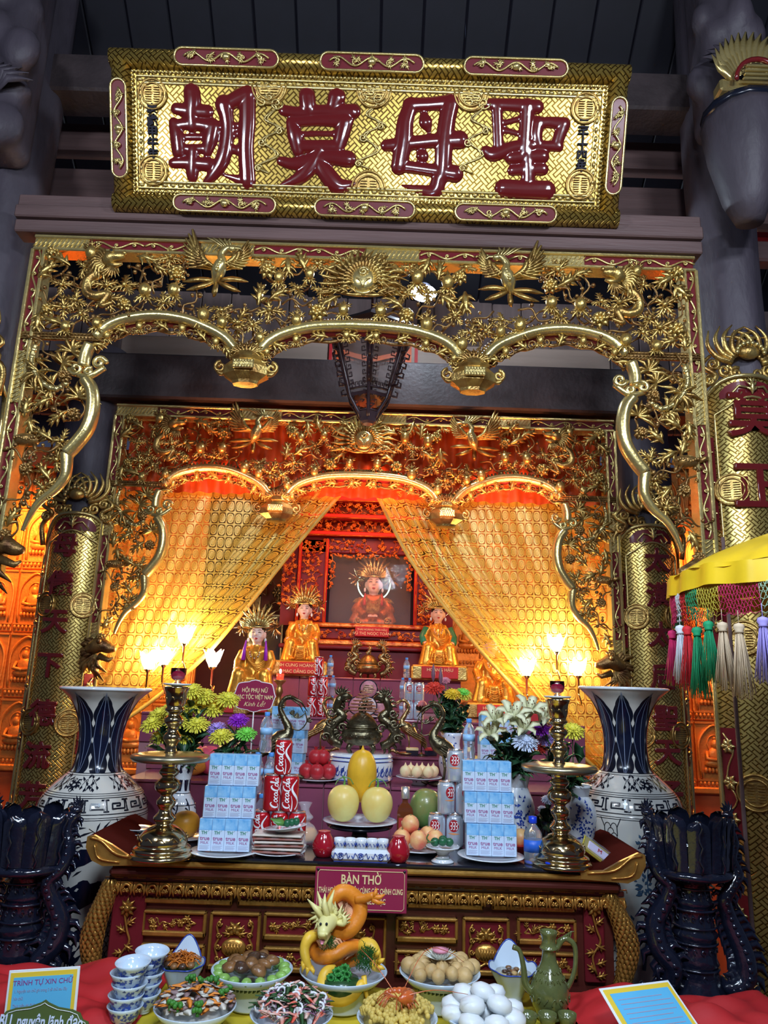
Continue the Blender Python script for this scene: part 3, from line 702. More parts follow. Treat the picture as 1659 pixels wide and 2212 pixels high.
    for i, (ex, ez) in enumerate(((-.16, -.06), (-.14, -.1), (-.02, -.13), (.1, -.1), (.13, -.05))):
        t.blade(spline([(X(-.01), 0, -.05), (X(ex*.5), -.02, ez*.8-.01), (X(ex), 0, ez)], 4), (.006, .012, .013, .012, .002), NY, ridge=.5)
    t.build('tail_plume', GOLD, ph)
    # dragon head and neck
    dx, dz = G(255, 580); dg_ = thing('dragon', (0, 0, 0), None, None); dg_.parent = ga; dg_.location = (s*dx, -.05, dz)
    t = MB().tube(spline([(X(-.035), 0, 0), (X(0), -.02, .012), (X(.03), -.03, .01), (X(.055), -.03, .015)], 4), (.028, .034, .022, .018, .014), 9)
    t.tube([(X(-.02), -.01, -.02), (X(.02), -.02, -.026), (X(.045), -.02, -.018)], (.016, .013, .006), 7); t.ball((X(.058), -.04, .022), .011, 7, 5)
    for y in (-.035,): t.ball((X(.0), y-.005, .028), .013, 8, 6)
    for i in range(10): a = 1.9+i*.28; t.blade([(X(-.03), -.005, 0), (X(-.03+cos(a)*.05), -.02, sin(a)*.05), (X(-.03+cos(a+.3)*.1), -.005, sin(a+.3)*.1)], (.008, .011, .001), NY, ridge=.5)
    for i in range(7): a = -2.3+i*.25; t.blade([(X(0), -.02, -.03), (X(cos(a)*.03), -.03, -.03+sin(a)*.03), (X(cos(a-.2)*.07), -.02, -.03+sin(a-.2)*.06)], (.005, .008, .001), NY)
    t.build('dragon_head', GOLD, dg_); MB().ball((X(.002), -.05, .028), .006, 6, 5).build('eye', INKB, dg_)
    nk = [G(*q) for q in ((262, 590), (225, 600), (200, 615), (195, 640), (215, 650), (240, 645), (225, 670), (250, 662))]
    t = MB().tube(spline([(s*x-s*dx, .01, z-dz) for x, z in nk], 5), (.02, .024, .022, .02, .014, .006), 8)
    t.build('dragon_body', GOLD, dg_)
    # large bamboo stem ring and dragon gable ends of the side brackets
    bs_ = [G(*q) for q in ((88, 750), (78, 780), (84, 812), (105, 838), (130, 848), (150, 838))]
    t = MB().tube(spline([(s*x, -.04, z) for x, z in bs_], 4), (.01, .012, .011, .012, .009), 8)
    for p in spline([(s*x, -.04, z) for x, z in bs_], 2): t.ball(p, .015, 7, 5)
    t.build('bamboo_stem', GOLDB, ga)
    tx, tz = G(30, 1150); tx = -1.43; t = MB()
    t.tube(spline([(s*(tx-.06), -.02, .09), (s*(tx+.02), -.05, .12), (s*(tx+.07), -.05, .105), (s*(tx+.11), -.05, .1)], 4), (.03, .045, .035, .028, .014), 9)
    t.tube([(s*(tx+.02), -.05, .06), (s*(tx+.08), -.05, .04), (s*(tx+.105), -.05, .055)], (.02, .014, .006), 7); t.ball((s*(tx+.03), -.1, .14), .014, 8, 6)
    for i in range(16): a = 2.0+i*.2; l = random.uniform(.1, .17); t.blade([(s*tx, -.03, .08), (s*(tx+cos(a)*l*.5), -.05, .08+sin(a)*l*.6), (s*(tx+cos(a+.25)*l), -.02, .08+sin(a+.25)*l)], (.01, .016, .002), NY, ridge=.5)
    t.build('fish_dragon_end', GOLDD, ga)
# sun medallion in the centre
sx_, sz_ = 0, G(800, 622)[1]; sm = thing('sun_medallion', (0, 0, 0), None, None); sm.parent = ga; sm.location = (sx_, -.06, sz_)
t = MB().ball((0, -.012, 0), (.058, .03, .062), 18, 10); t.tube([(cos(a)*.064, -.01, sin(a)*.067) for a in [2*pi*i/24 for i in range(24)]], .008, 6, closed=True)
t.tube(spiral(0, .018, .022, 1.6, 0, -.045, 18), .005, 6); t.tube(spline([(-.03, -.035, -.01), (-.01, -.045, -.025), (0, -.04, -.05)], 4), .005, 5); t.tube(spline([(.03, -.035, -.01), (.01, -.045, -.025), (0, -.04, -.05)], 4), .005, 5); t.build('disc', GOLDB, sm)
t = MB()
for ring in range(3):
    for i in range(19):
        a = -.35+i*(pi+.7)/18+(.08 if ring == 1 else 0); l = (.16, .125, .098)[ring]*(1.25 if abs(cos(a)) > .9 and ring == 0 else 1)
        t.blade([(cos(a)*.05, .012-ring*.012, sin(a)*.05), (cos(a+.06)*l*.7, -ring*.012-.012, sin(a+.06)*l*.7), (cos(a-.05)*l, -.01*ring, sin(a-.05)*l)], (.01, .011, .001), NY, ridge=.5)
t.build('flame_rays', GOLD, sm)
t = MB()
for e in (-1, 1):
    t.tube(spline([(0, 0, -.07), (e*.05, -.01, -.075), (e*.12, 0, -.06), (e*.2, 0, -.07)], 4), (.01, .008, .004), 6)
    for i in range(3): leafy(t, (e*(.03+.035*i), -.02, -.07), pi/2-e*(.9+.2*i), .05, 3)
t.build('cloud_base', GOLD, sm)
# the inner gate: same carving one bay further back
gi = dup(ga, (CX-.005, YI, 2.0-.33), label='inner gilded openwork gate in front of the yellow curtains')
ORB = thing('red_backing_drape', (CX, YI+.12, 2.72), 'crinkled orange red drape behind the carving of the inner gate', 'drape')
MB().grid(lambda u, v: (-1.44+2.88*u, .02*sin(u*190)+.012*sin(u*67+v*9), -.0+.5*v), 260, 8).build('cloth', ORED, ORB)
# ================================================================= CURVED COUPLET BOARDS
def couplet(x, y, z0, z1, chars, czs, label, r=.2, tm=R(66), csz=.15, crown=True, cx_off=0):
    root = thing('couplet_board', (x, y, z0), label, 'sign'); H = z1-z0
    def sh(th): return .17*abs(th/tm)**3.2
    def on(th, z, d=0): return Vector(((r+d)*sin(th), -(r+d)*cos(th), z))
    t = MB(); t.grid(lambda u, v: on(-tm+2*tm*u, v*(H-sh(-tm+2*tm*u))), 22, 30); t.build('fret_field', FRET, root)
    t = MB(); pts = [on(-tm, z, .006) for z in [H*.02*i*(1-sh(tm)/H)/.02/20 for i in range(21)]]; pts += [on(-tm+2*tm*i/16, H-sh(-tm+2*tm*i/16), .006) for i in range(17)]; pts += [on(tm, (H-sh(tm))*(1-i/20), .006) for i in range(21)]
    t.tube(pts, .011, 6); ti = tm*.64
    q = [on(-ti, z, .008) for z in [i*(H-.2)/12 for i in range(13)]]+[on(-ti+.0, H-.17, .008), on(-ti*.72, H-.15, .008)]+[on(-ti*.7+1.4*ti*i/8, H-.15+.05*sin(pi*i/8), .008) for i in range(9)]+[on(ti*.72, H-.15, .008), on(ti, H-.17, .008)]+[on(ti, (H-.2)*(1-i/12), .008) for i in range(13)]
    t.tube(q, .006, 5); t.build('gilt_border', GOLDB, root)
    for s in (-1, 1):
        zc = H-.48; i = 0
        while zc > .25:
            L = .42; n = 10
            MB().grid(lambda u, v: on(s*lerp(ti+.06, tm-.05, u), zc+L*(v-.5), .003+.002*0), 3, n).build('red_side_panel', LACQ, root)
            t = MB(); t.tube(spline([on(s*(ti+tm)/2+s*.1*sin(k*2.3), zc+L*(k/6-.5)*.9, .008) for k in range(7)], 3), .004, 5)
            for k in range(3):
                p = on(s*(ti+tm)/2, zc+L*(k/2-.5)*.66, .01); M_ = Matrix.Translation(p) @ Matrix.Rotation(s*(ti+tm)/2, 4, 'Z')
                b = MB()
                for j in range(6): a = j*pi/3; b.blade([(0, 0, 0), (cos(a)*.018, -.008, sin(a)*.018), (cos(a)*.03, 0, sin(a)*.03)], (.004, .011, .003), NY)
                t.merge(b, M_)
            t.build('flower_relief', GOLDB, root); zc -= .62; i += 1
        for zz in (H-.52, H-1.15, H-1.75):
            if zz > .2:
                th = s*(ti-.22); p = on(th, zz, .004); inst('longevity_medallion', MED, root, p, (0, 0, th), 1.15)
    t = MB()
    for e in (-1, 1): t.tube([on(e*a, H-.06+b, .01) for a, b in ((.05, .0), (.25, .01), (.42, -.03), (.3, -.05), (.2, -.02))], .006, 5)
    b = MB(); leafy(b, (0, 0, 0), pi/2, .07, 5); t.merge(b, Matrix.Translation(on(0, H-.09, .012)))
    MB().grid(lambda u, v: on(-.62+1.24*u, H-.1+.075*v*(1-(2*u-1)**4*.6), .004), 10, 3).build('red_crest_panel', LACQ, root); t.build('crest_flower', GOLDB, root)
    for ch, zc in zip(chars, czs):
        text(ch, CHARM, root, (cx_off, -r+.004, zc-z0), csz*.95, 'character', .01, off=.0022, bev=.003)
    if crown:
        t = MB(); b = Vector((0, -r+.02, H))
        for s in (-1, 1):
            for i in range(6):
                a = 2.75-i*.27; a = pi-a if s > 0 else a; l = .21-.008*i; e = .5*s; c0 = b+Vector((s*.02, 0, .05)); dd = lambda g, q: Vector((cos(g)*q, -.01, sin(g)*q))
                t.tube(spline([c0+dd(a, .05), c0+dd(a-e*.1, l*.55), c0+dd(a+e*.35, l*.85), c0+dd(a+e*.95, l*1.05)], 4), (.014, .013, .01, .003), 6)
            for (px, pz, rr, g) in ((.1, .03, .035, 1), (.17, -.02, .028, -1), (.05, .02, .03, -1), (.15, .06, .03, 1)): t.tube(spiral(s*px, pz, rr, 1.5, 1, 0, 14, g*s), .009, 6); t.v[-90:] = [(a_, b_-r+.02+0, c_+H) for a_, b_, c_ in t.v[-90:]]
            t.tube(spline([b+Vector((s*.19, .05, -.18)), b+Vector((s*.2, .03, -.06)), b+Vector((s*.14, 0, .0)), b+Vector((s*.2, 0, .05)), b+Vector((s*.16, 0, .1))], 4), (.014, .016, .012, .008), 6)
        t.ball(b+Vector((0, -.03, .11)), (.05, .03, .035), 10, 6); t.build('phoenix_crown', GOLD, root)
        t = MB()
        for i in range(10): a = i*pi/9; t.ball(b+Vector((cos(a)*.06, -.05, .1+sin(a)*.045)), .011, 6, 4)
        t.build('scale_row', GOLDB, root)
    return root
yl = 4.12
lx = P(150, 1200, yl).x; rx = P(1412, 1220, yl).x
lc = couplet(lx, yl+.2, .55, P(160, 1108, yl).z, '母儀天下德流芳', [P(118, v, yl).z for v in (1180, 1263, 1345, 1440, 1545, 1637, 1725)], 'left inner couplet board with seven red characters behind the left vase', cx_off=-.03)
rc = couplet(rx, yl+.2, .55, P(1410, 1135, yl).z, '太潢太后聖天子', [P(1437, v, yl).z for v in (1215, 1290, 1375, 1465, 1555, 1628, 1718)], 'right inner couplet board with seven red characters behind the right vase', cx_off=.02)
ox = P(1525, 1000, 3.12).x+.185
oc = couplet(ox, 3.25, .3, P(1640, 815, 3.05).z, '莫正', [P(1640, 900, 3.03).z, P(1645, 1055, 3.03).z], 'outer couplet board at the right picture edge, above the fringed parasol', csz=.24, r=.21)
ol = couplet(-1.93, 3.25, .3, P(1640, 815, 3.05).z, '', [], 'outer couplet board at the left picture edge, mostly outside the view', r=.21)
# ================================================================= CARVED ORANGE WALL PANELS
ORW = mat('orange gilded relief', (.8, .3, .06), .4, .3, .2, 12, .3, 60)
def niche():
    t = MB(); t.box((-.115, 0, -.2), (.115, .02, .2), 0, .004)
    arch = [(-.09, -.14), (-.1, 0), (-.095, .08), (-.06, .14), (0, .18), (.06, .14), (.095, .08), (.1, 0), (.09, -.14)]
    t.tube(spline([(a, -.006, b) for a, b in arch], 3), .008, 5); t.tube([(cos(a)*.045, -.004, .07+sin(a)*.05) for a in [2*pi*i/16 for i in range(16)]], .004, 4, closed=True)
    t.ball((0, -.012, .065), (.024, .02, .03), 8, 6); t.ball((0, -.01, .1), (.012, .01, .012), 6, 4); t.ball((0, -.01, 0), (.05, .022, .05), 8, 6); t.ball((0, -.014, -.05), (.075, .026, .026), 10, 5)
    for e in (-1, 1): t.tube([(e*.05, -.01, .02), (e*.06, -.03, -.02), (0, -.035, -.03)], .012, 6)
    for i in range(7): t.ball((-.066+.022*i, -.016, -.09), (.012, .014, .018), 6, 4)
    for i in range(9): t.ball((-.1+.025*i, -.008, -.17), (.01, .01, .014), 6, 4)
    t.box((-.115, -.01, -.155), (.115, 0, -.145)); t.box((-.115, -.01, .188), (.115, 0, .2)); return t.mesh('niche', ORW)
NI = niche()
for nm, x0, n, lb in (('l', -3.1, 8, 'orange gilded wall panel of little Buddha niches beyond the left couplet board'), ('r', 1.28, 6, 'orange gilded wall panel of little Buddha niches beyond the right couplet board')):
    wl = thing('relief_wall_panel', (x0, 4.85, 1.05), lb, 'wall panel')
    for i in range(n):
        for j in range(5): inst('niche', NI, wl, (.12+i*.24, 0, .22+j*.41))
    MB().box((0, 0, -1.05), (n*.24, .03, 0), 0, .01).build('lower_panel', ORED, wl); MB().box((0, -.03, -.01), (n*.24, .02, .03), 0, .008).build('sill_rail', ORW, wl)
    MB().box((0, .02, 0), (n*.24, .05, 2.1)).build('backing', ORW, wl)
t = MB().box((0, 0, 0), (.5, .03, .1), 0, .005); pq = P(30, 990, 4.7); sg = tag(t.build('hanging_sign_board', ORED, None, (pq.x-.1, 4.7, pq.z-.05)), 'small orange sign board seen through the left side of the outer gate', 'sign')
text('MẪU', SIGNT, sg, (.18, -.004, .05), .07)
# ================================================================= LACE CURTAINS
def lace():
    m = bpy.data.materials.new('gold lace'); m.use_nodes = True; nt = m.node_tree; N = nt.nodes; L = nt.links; N.clear()
    out = N.new('ShaderNodeOutputMaterial'); tc = N.new('ShaderNodeTexCoord'); sp = N.new('ShaderNodeSeparateXYZ'); L.new(tc.outputs['UV'], sp.inputs[0])
    def M_(op, a, b=None, c=None):
        n = N.new('ShaderNodeMath'); n.operation = op
        for i, q in enumerate((a, b, c)):
            if q is None: continue
            if isinstance(q, (int, float)): n.inputs[i].default_value = q
            else: L.new(q, n.inputs[i])
        return n.outputs[0]
    a = M_('SINE', M_('MULTIPLY', sp.outputs[0], 66)); b = M_('SINE', M_('MULTIPLY', sp.outputs[1], 42)); ab = M_('ABSOLUTE', M_('MULTIPLY', a, b))
    fine = N.new('ShaderNodeTexNoise'); fine.inputs['Scale'].default_value = 150; L.new(tc.outputs['UV'], fine.inputs[0])
    v = M_('ADD', ab, M_('MULTIPLY', M_('SUBTRACT', fine.outputs[0], .5), .25))
    r = N.new('ShaderNodeValToRGB'); e = r.color_ramp.elements; e[0].position = 0; e[0].color = (.92,)*3+(1,); e[1].position = 1; e[1].color = (.75,)*3+(1,)
    for p, c in ((.1, .8), (.16, .05), (.33, .1), (.4, .97), (.62, .95), (.7, .25), (.78, .9)): q = e.new(p); q.color = (c, c, c, 1)
    L.new(v, r.inputs[0])
    d = N.new('ShaderNodeBsdfDiffuse'); d.inputs[0].default_value = (.98, .8, .16, 1); g = N.new('ShaderNodeBsdfTranslucent'); g.inputs[0].default_value = (1, .75, .15, 1)
    gl = N.new('ShaderNodeBsdfGlossy'); gl.inputs['Roughness'].default_value = .35; gl.inputs[0].default_value = (1, .8, .35, 1)
    m1 = N.new('ShaderNodeMixShader'); m1.inputs[0].default_value = .4; L.new(d.outputs[0], m1.inputs[1]); L.new(g.outputs[0], m1.inputs[2])
    m2 = N.new('ShaderNodeMixShader'); m2.inputs[0].default_value = .15; L.new(m1.outputs[0], m2.inputs[1]); L.new(gl.outputs[0], m2.inputs[2])
    tr = N.new('ShaderNodeBsdfTransparent'); m3 = N.new('ShaderNodeMixShader'); L.new(r.outputs[0], m3.inputs[0]); L.new(tr.outputs[0], m3.inputs[1]); L.new(m2.outputs[0], m3.inputs[2])
    L.new(m3.outputs[0], out.inputs[0]); return m
LACE = lace(); YC = 4.38
def curtain(A, Bq, label, s):
    """A: outer edge px points, B: gathered diagonal edge px points (top to bottom)"""
    Aw = spline([P(a, b, YC) for a, b in A], 8); Bw = spline([P(a, b, YC) for a, b in Bq], 8); top = Aw[0]
    def at(L, v): f = v*(len(L)-1); i = min(int(f), len(L)-2); return L[i].lerp(L[i+1], f-i)
    root = thing('lace_curtain', (at(Aw, 0).x, YC, at(Aw, 1).z), label, 'curtain'); org = Vector(root.location)
    nu, nv = 150, 50; t = MB(); uv = []
    def f(u, v):
        a, b = at(Aw, v), at(Bw, v); g = u**.85; p = a.lerp(b, g)
        amp = .006+.05*max(0, (u-.66)/.34)
        p = p+Vector((0, amp*sin(u*34+v*1.5)+amp*.5*sin(u*83), -.012*sin(v*pi)*sin(u*34)*(u > .66)))
        uv.append((p.x*1.0 if u < .66 else (a.lerp(b, .62).x+(u-.66)*s*-1.6), p.z)); return p-org
    t.grid(f, nu, nv); me = t.mesh('lace_cloth', LACE); ul = me.uv_layers.new(name='lace')
    for lp in me.loops: ul.data[lp.index].uv = uv[lp.vertex_index]
    inst('lace_cloth', me, root)
    MB().tube([p-org+Vector((0, -.01, 0)) for p in Bw], .012, 6).build('hem', mat('curtain hem', (.9, .55, .1), .45, 0, .2, 30), root)
curtain([(225, 1060), (195, 1250), (165, 1460), (150, 1570)], [(742, 1060), (640, 1180), (520, 1330), (420, 1440), (300, 1535), (210, 1590)], 'yellow lace curtain swept to the left side of the shrine', 1)
curtain([(1345, 1065), (1365, 1250), (1400, 1500), (1420, 1680)], [(812, 1065), (890, 1215), (1000, 1360), (1100, 1475), (1210, 1590), (1320, 1690)], 'yellow lace curtain swept to the right side of the shrine', -1)
# ================================================================= LAMPS
FLM = mat('lit flame shade', (1, .9, .7), .4, emit=(1, .72, .42), es=28); BULB = mat('lit white lens', (1, 1, 1), .4, emit=(.75, .88, 1), es=60)
def flame_lamp(px, py, label, s=1, Y=4.3):
    p = P(px, py, Y); r = thing('flame_lamp', p+Vector((0, .04, -.07)), label, 'lamp', 'flame shaped lamps in front of the curtains')
    t = MB()
    for i in range(5):
        a = i*2*pi/5+px; t.blade([(0, 0, .0), (cos(a)*.03, sin(a)*.03, .035*s), (cos(a)*.042, sin(a)*.042, .07*s), (cos(a)*.062, sin(a)*.05, .1*s)], (.022, .026, .022, .002), (cos(a), sin(a), .3))
    t.ball((0, 0, .04), (.03, .03, .04), 8, 6); t.build('flame_shade', FLM, r)
    MB().lathe([(.006, -.1), (.008, -.02), (.024, -.005), (.02, .004)], 10).build('holder', BRASS, r)
    MB().tube(spline([(0, 0, -.1), (.02, .02, -.16), (0, .06, -.14), (0, .1, -.1)], 4), .005, 6).build('arm', BRASS, r)
    lamp('flame_glow', 'POINT', p+Vector((0, -.04, .02)), 2.4, (1, .68, .33), radius=.03)
for a, b, lb in ((318, 1418, 'flame lamp nearest the left couplet board'), (352, 1408, 'flame lamp second from the left, touching the outermost one'), (397, 1362, 'flame lamp standing highest on the left curtain'), (458, 1413, 'flame lamp beside the left statue at the curtain edge'),
                 (1140, 1432, 'flame lamp lowest on the right curtain, nearest the folds'), (1205, 1380, 'flame lamp standing highest on the right curtain'), (1252, 1432, 'flame lamp nearest the right couplet board')): flame_lamp(a, b, lb)
# warm fill lights added behind the curtains to make them glow
lamp('shrine_fill_left', 'AREA', (-1.1, 4.75, 3.0), 3, (1, .42, .12), .5, (-1.1, 4.8, 1.5))
lamp('shrine_fill_right', 'AREA', (.85, 4.75, 3.0), 4, (1, .5, .15), .5, (.85, 4.8, 1.5))
lamp('shrine_fill_mid', 'AREA', (-.1, 4.5, 2.95), 8, (1, .3, .12), .4, (-.1, 5.2, 1.6))
lamp('side_lamp_left', 'AREA', (-2.3, 4.42, 2.7), 18, (1, .35, .08), .4, (-2.3, 4.9, 1.6))
lamp('side_lamp_right', 'AREA', (2.1, 4.42, 2.6), 16, (1, .3, .07), .4, (2.0, 4.9, 1.5))
lamp('drape_fill', 'AREA', (-.1, 3.98, 2.5), 7, (1, .3, .1), 2.2, (-.1, 4.36, 3.1), .06, spread=70)  # unseen strip light added to make the red drape glow
lp = P(915, 636, 3.9); rt = thing('flood_lamp', lp, 'bright white lamp shining through the outer gate right of the sun medallion', 'lamp')
MB().lathe([(.0, -.02), (.05, -.015), (.06, .0), (.045, .05), (.02, .07)], 16).build('housing', ROOFW, rt); MB().ball((0, -.03, -.01), (.075, .04, .05), 12, 8).build('lens', BULB, rt)
MB().tube([(0, 0, .06), (0, .3, .12), (0, .73, .12)], .012, 6).build('bracket_arm', ROOFW, rt)
lamp('flood_glow', 'POINT', lp+Vector((0, -.1, 0)), 26, (.7, .85, 1), radius=.04)
# hanging fretwork lantern
hp = P(795, 905, 3.65); ht = thing('hanging_lantern', hp, 'dark fretwork wooden lantern hanging under the outer gate', 'lantern')
RL = [(.045, .0), (.06, .03), (.11, .1), (.205, .42), (.235, .47)]
def hexp(r, z, k): a = pi/6+k*pi/3; return Vector((r*cos(a), r*sin(a), z))
LW = mat('dark lantern wood', (.06, .035, .045), .3, coat=.4)
t = MB().lathe([(.03, -.03), (.045, -.02), (.05, 0), (.06, .03)], 6, a0=pi/6, smooth=False); t.lathe([(.0, .1), (.112, .1), (.112, .12), (0, .12)], 6, a0=pi/6, smooth=False); t.build('bottom_cap', LW, ht)
for k in range(6):
    MB().tube([hexp(r, z, k) for r, z in RL], .009, 6).build('post', LW, ht)
    t = MB()
    for (z, r) in ((.16, .14), (.22, .16), (.28, .175), (.34, .19), (.4, .21)):
        o = hexp(1, 0, k); t.tube([o*r+Vector((0, 0, z)), o*(r+.03)+Vector((0, 0, z+.0)), o*(r+.035)+Vector((0, 0, z+.025)), o*(r+.018)+Vector((0, 0, z+.03))], (.007, .006, .004), 5)
    t.build('post_scroll', LW, ht)
    def fc(u, v, k=k):
        a = hexp(*lerp(Vector((.118, .125, 0)), Vector((.205, .42, 0)), v).xy, k); b = hexp(*lerp(Vector((.118, .125, 0)), Vector((.205, .42, 0)), v).xy, k+1); return a.lerp(b, u)
    t = MB()
    for u0, u1, v0, v1 in ((.04, .96, .0, .09), (.04, .96, .91, 1), (.04, .12, .09, .91), (.88, .96, .09, .91)): t.tube([fc(u0, (v0+v1)/2) if u1-u0 > .3 else fc((u0+u1)/2, v0), fc(u1, (v0+v1)/2) if u1-u0 > .3 else fc((u0+u1)/2, v1)], .006, 4)
    for j in range(6):
        v = .12+j*.13
        for u0, s in ((.13, 1), (.87, -1)): t.tube([fc(u0, v), fc(u0+s*.14, v), fc(u0+s*.14, v+.07), fc(u0+s*.06, v+.07), fc(u0+s*.06, v+.04)], .0035, 4)
    for j in range(4):
        u = .2+j*.17
        for v0, s in ((.06, 1), (.94, -1)): t.tube([fc(u, v0), fc(u, v0+s*.08), fc(u+.1, v0+s*.08), fc(u+.1, v0+s*.03)], .0035, 4)
    t.build('fret_panel', LW, ht)
    t = MB(); a, b, c, d = fc(.12, .06), fc(.88, .06), fc(.88, .94), fc(.12, .94); t.add([a*.97+Vector((0, 0, .0)), b*.97, c*.98, d*.98], [(0, 1, 2, 3)]); t.build('pane', mat('frosted lantern pane', (.7, .6, .6), .4, alpha=.35) if k == 0 else bpy.data.materials['frosted lantern pane'], ht)
    t = MB(); a, b = hexp(.062, .035, k), hexp(.062, .035, k+1); c, d = hexp(.108, .095, k+1), hexp(.108, .095, k)
    for i in range(7): u = random.random(); v = random.random(); p = a.lerp(b, u).lerp(d.lerp(c, u), v); t.tube([p, p+Vector((.012, 0, .012)), p+Vector((.0, .012, .02)), p+Vector((-.012, 0, .01))], .003, 4)
    t.tube([a, b], .005, 4); t.tube([a, d], .005, 4); t.build('lower_lattice', LW, ht)
MB().lathe([(.24, .46), (.25, .48), (.2, .52), (.09, .58), (.03, .62)], 6, a0=pi/6, smooth=False).build('lantern_roof', LW, ht); MB().tube([(0, 0, .6), (0, 0, 2.1)], .008, 6).build('hanging_rod', LW, ht)
# ================================================================= STEPPED ALTAR
ta = thing('tiered_altar', (0, 3.12, 0), 'mauve tiled stepped altar rising behind the carved altar table', 'altar')
TX = -.07
TIERS = [(3.12, 3.5, 1.225, .93), (3.5, 3.88, 1.31, .96), (3.88, 4.6, 1.455, 1.12), (4.6, 5.7, 1.665, .57)]
tile_c = {}
for i, (y0, y1, z, hw) in enumerate(TIERS):
    MB().box((TX-hw, y0-3.12+.012, 0), (TX+hw, 5.7-3.12, z-.012)).build('tier_core', JOINT, ta)
    zb = TIERS[i-1][2] if i else .0; n = 7; w_ = 2*hw/n
    rows = [(max(zb, z-.19), z-.012)] if i else [(z-.19, z-.012), (z-.49, z-.194), (z-.79, z-.494)]
    for a, b in rows:
        k = (round(b-a, 3), round(w_, 3))
        if k not in tile_c: tile_c[k] = MB().box((-w_/2+.0015, 0, 0), (w_/2-.0015, .02, b-a-.002), 0, .002).mesh('tile', MAUVE)
        for j in range(n): inst('tile', tile_c[k], ta, (TX-hw+w_*(j+.5), y0-3.12, a))
    k = ('t', y0, y1); me = MB().box((-w_/2+.0015, -.006, 0), (w_/2-.0015, (y1 if i != 2 else 5.7)-y0-.002, .012), 0, .003).mesh('tread_tile', MAUVE)
    for j in range(n): inst('tread_tile', me, ta, (TX-hw+w_*(j+.5), y0-3.12, z-.012))
def TZ(Y):
    for y0, y1, z, h in TIERS:
        if y0-.03 <= Y < y1: return z
    return TIERS[-1][2]
def on_tier(px, py, Y): p = P(px, py, Y); return Vector((p.x, Y, TZ(Y) if p.x < .5 else min(TZ(Y), 1.455)))
# ================================================================= STATUES
def fig_mesh():
    t = MB()
    t.tube([(0, .02, .3), (0, .02, .5), (0, .01, .7), (0, 0, .88), (0, 0, .98)], (.27, .25, .22, .21, .1), 12, flat=.72, axis=(0, 1, 0))
    t.tube([(-.21, 0, .89), (.21, 0, .89)], .105, 10); t.tube([(0, 0, .9), (0, 0, 1.1)], (.085, .065), 8)
    for s in (-1, 1):
        t.tube([(s*.24, 0, .88), (s*.33, -.05, .66), (s*.31, -.27, .5)], (.115, .11, .085), 9)
        t.tube([(s*.3, -.2, .53), (s*.34, -.18, .3)], (.07, .05), 7)
        t.tube([(s*.12, 0, .36), (s*.25, -.36, .41)], .155, 10); t.ball((s*.25, -.38, .4), .155, 10, 6)
        t.tube([(s*.25, -.38, .38), (s*.3, -.36, .0)], (.15, .19), 10); t.ball((s*.19, -.53, .05), (.08, .12, .055), 8, 5)
    t.box((-.25, -.42, .02), (.25, .1, .38)); return t
def head_parts(root, c, s, crown=1, halo=False):
    s = s*1.3; c = (c[0], c[1], c[2]+.012)
    h = MB(); h.ball((0, 0, 0), (.118, .125, .16), 14, 10); h.ball((0, -.03, -.09), (.085, .085, .07), 10, 7); h.tube([(0, -.12, .03), (0, -.142, -.03)], (.012, .024), 7)
    for e in (-1, 1): h.ball((e*.125, .01, -.02), (.02, .03, .055), 7, 5); h.ball((e*.055, -.085, -.045), (.04, .035, .04), 8, 5)
    h.tube([(0, -.1, -.085), (0, -.115, -.09)], .02, 6); h.tube([(0, .02, -.1), (0, .02, -.26)], (.07, .075), 9)
    f = remesh(h, 'head', SKIN, .016, 3, root, c); f.scale = (s, s, s)
    t = MB(); t.ball((0, .025, .055), (.13, .125, .13), 14, 8)
    t.build('hair', HAIRM, root, c).scale = (s, s, s)
    t = MB()
    for e in (-1, 1): t.tube([(e*.022, -.122, .012), (e*.045, -.125, .018), (e*.075, -.112, .012)], (.003, .006, .003), 5); t.tube([(e*.02, -.123, .045), (e*.05, -.123, .058), (e*.082, -.108, .045)], (.0025, .004, .002), 5)
    t.build('eyes_and_brows', HAIRM, root, c).scale = (s, s, s)
    t = MB().tube([(-.028, -.118, -.078), (0, -.128, -.074), (.028, -.118, -.078)], (.003, .008, .003), 6); t.tube([(-.02, -.118, -.086), (0, -.128, -.09), (.02, -.118, -.086)], (.003, .008, .003), 6)
    t.build('lips', LIPS, root, c).scale = (s, s, s)
    t = MB(); rnd = random.Random(3)
    t.tube([(cos(a)*.135, sin(a)*.13, .1) for a in [2*pi*i/20 for i in range(20)]], .014, 6, closed=True)
    for ring, (n, l, z0) in enumerate(((15, .17, .1), (13, .25, .14), (11, .31, .18))):
        for i in range(n):
            a = -.15+(pi+.3)*i/(n-1); q = .11-.02*ring; l2 = l*rnd.uniform(.85, 1.1)
            t.blade([(cos(a)*q, -.1+.04*ring, z0+sin(a)*.03), (cos(a)*(q+l2*.5), -.14+.05*ring, z0+.02+sin(a)*l2*.6), (cos(a)*(q+l2*.75), -.11+.05*ring, z0+.02+sin(a)*l2)], (.012, .024, .002), NY, ridge=.5)
    for i in range(16): t.ball((rnd.uniform(-.13, .13), -.13, .12+rnd.random()*.16), .014, 6, 4)
    o = t.build('crown', GOLDB, root, c); o.scale = (s, s, s)
    for e in (-1, 1):
        t = MB()
        for i in range(34): a = rnd.random()*6.28; b = rnd.random()*6.28; d = Vector((cos(a)*cos(b), -abs(sin(a)*cos(b))*.6, sin(b)))*.16*rnd.uniform(.7, 1.1); t.blade([(0, 0, 0), d*.6, d], (.004, .009, .001), (0, -1, .2))
        o = t.build('side_flower', BRASS, root, Vector(c)+Vector((e*.26*s, .03*s, .09*s))); o.scale = (s, s, s)
        MB().ball((e*.135, -.03, -.1), (.02, .012, .035), 7, 5).build('earring', WHITE, root, c).scale = (s, s, s)
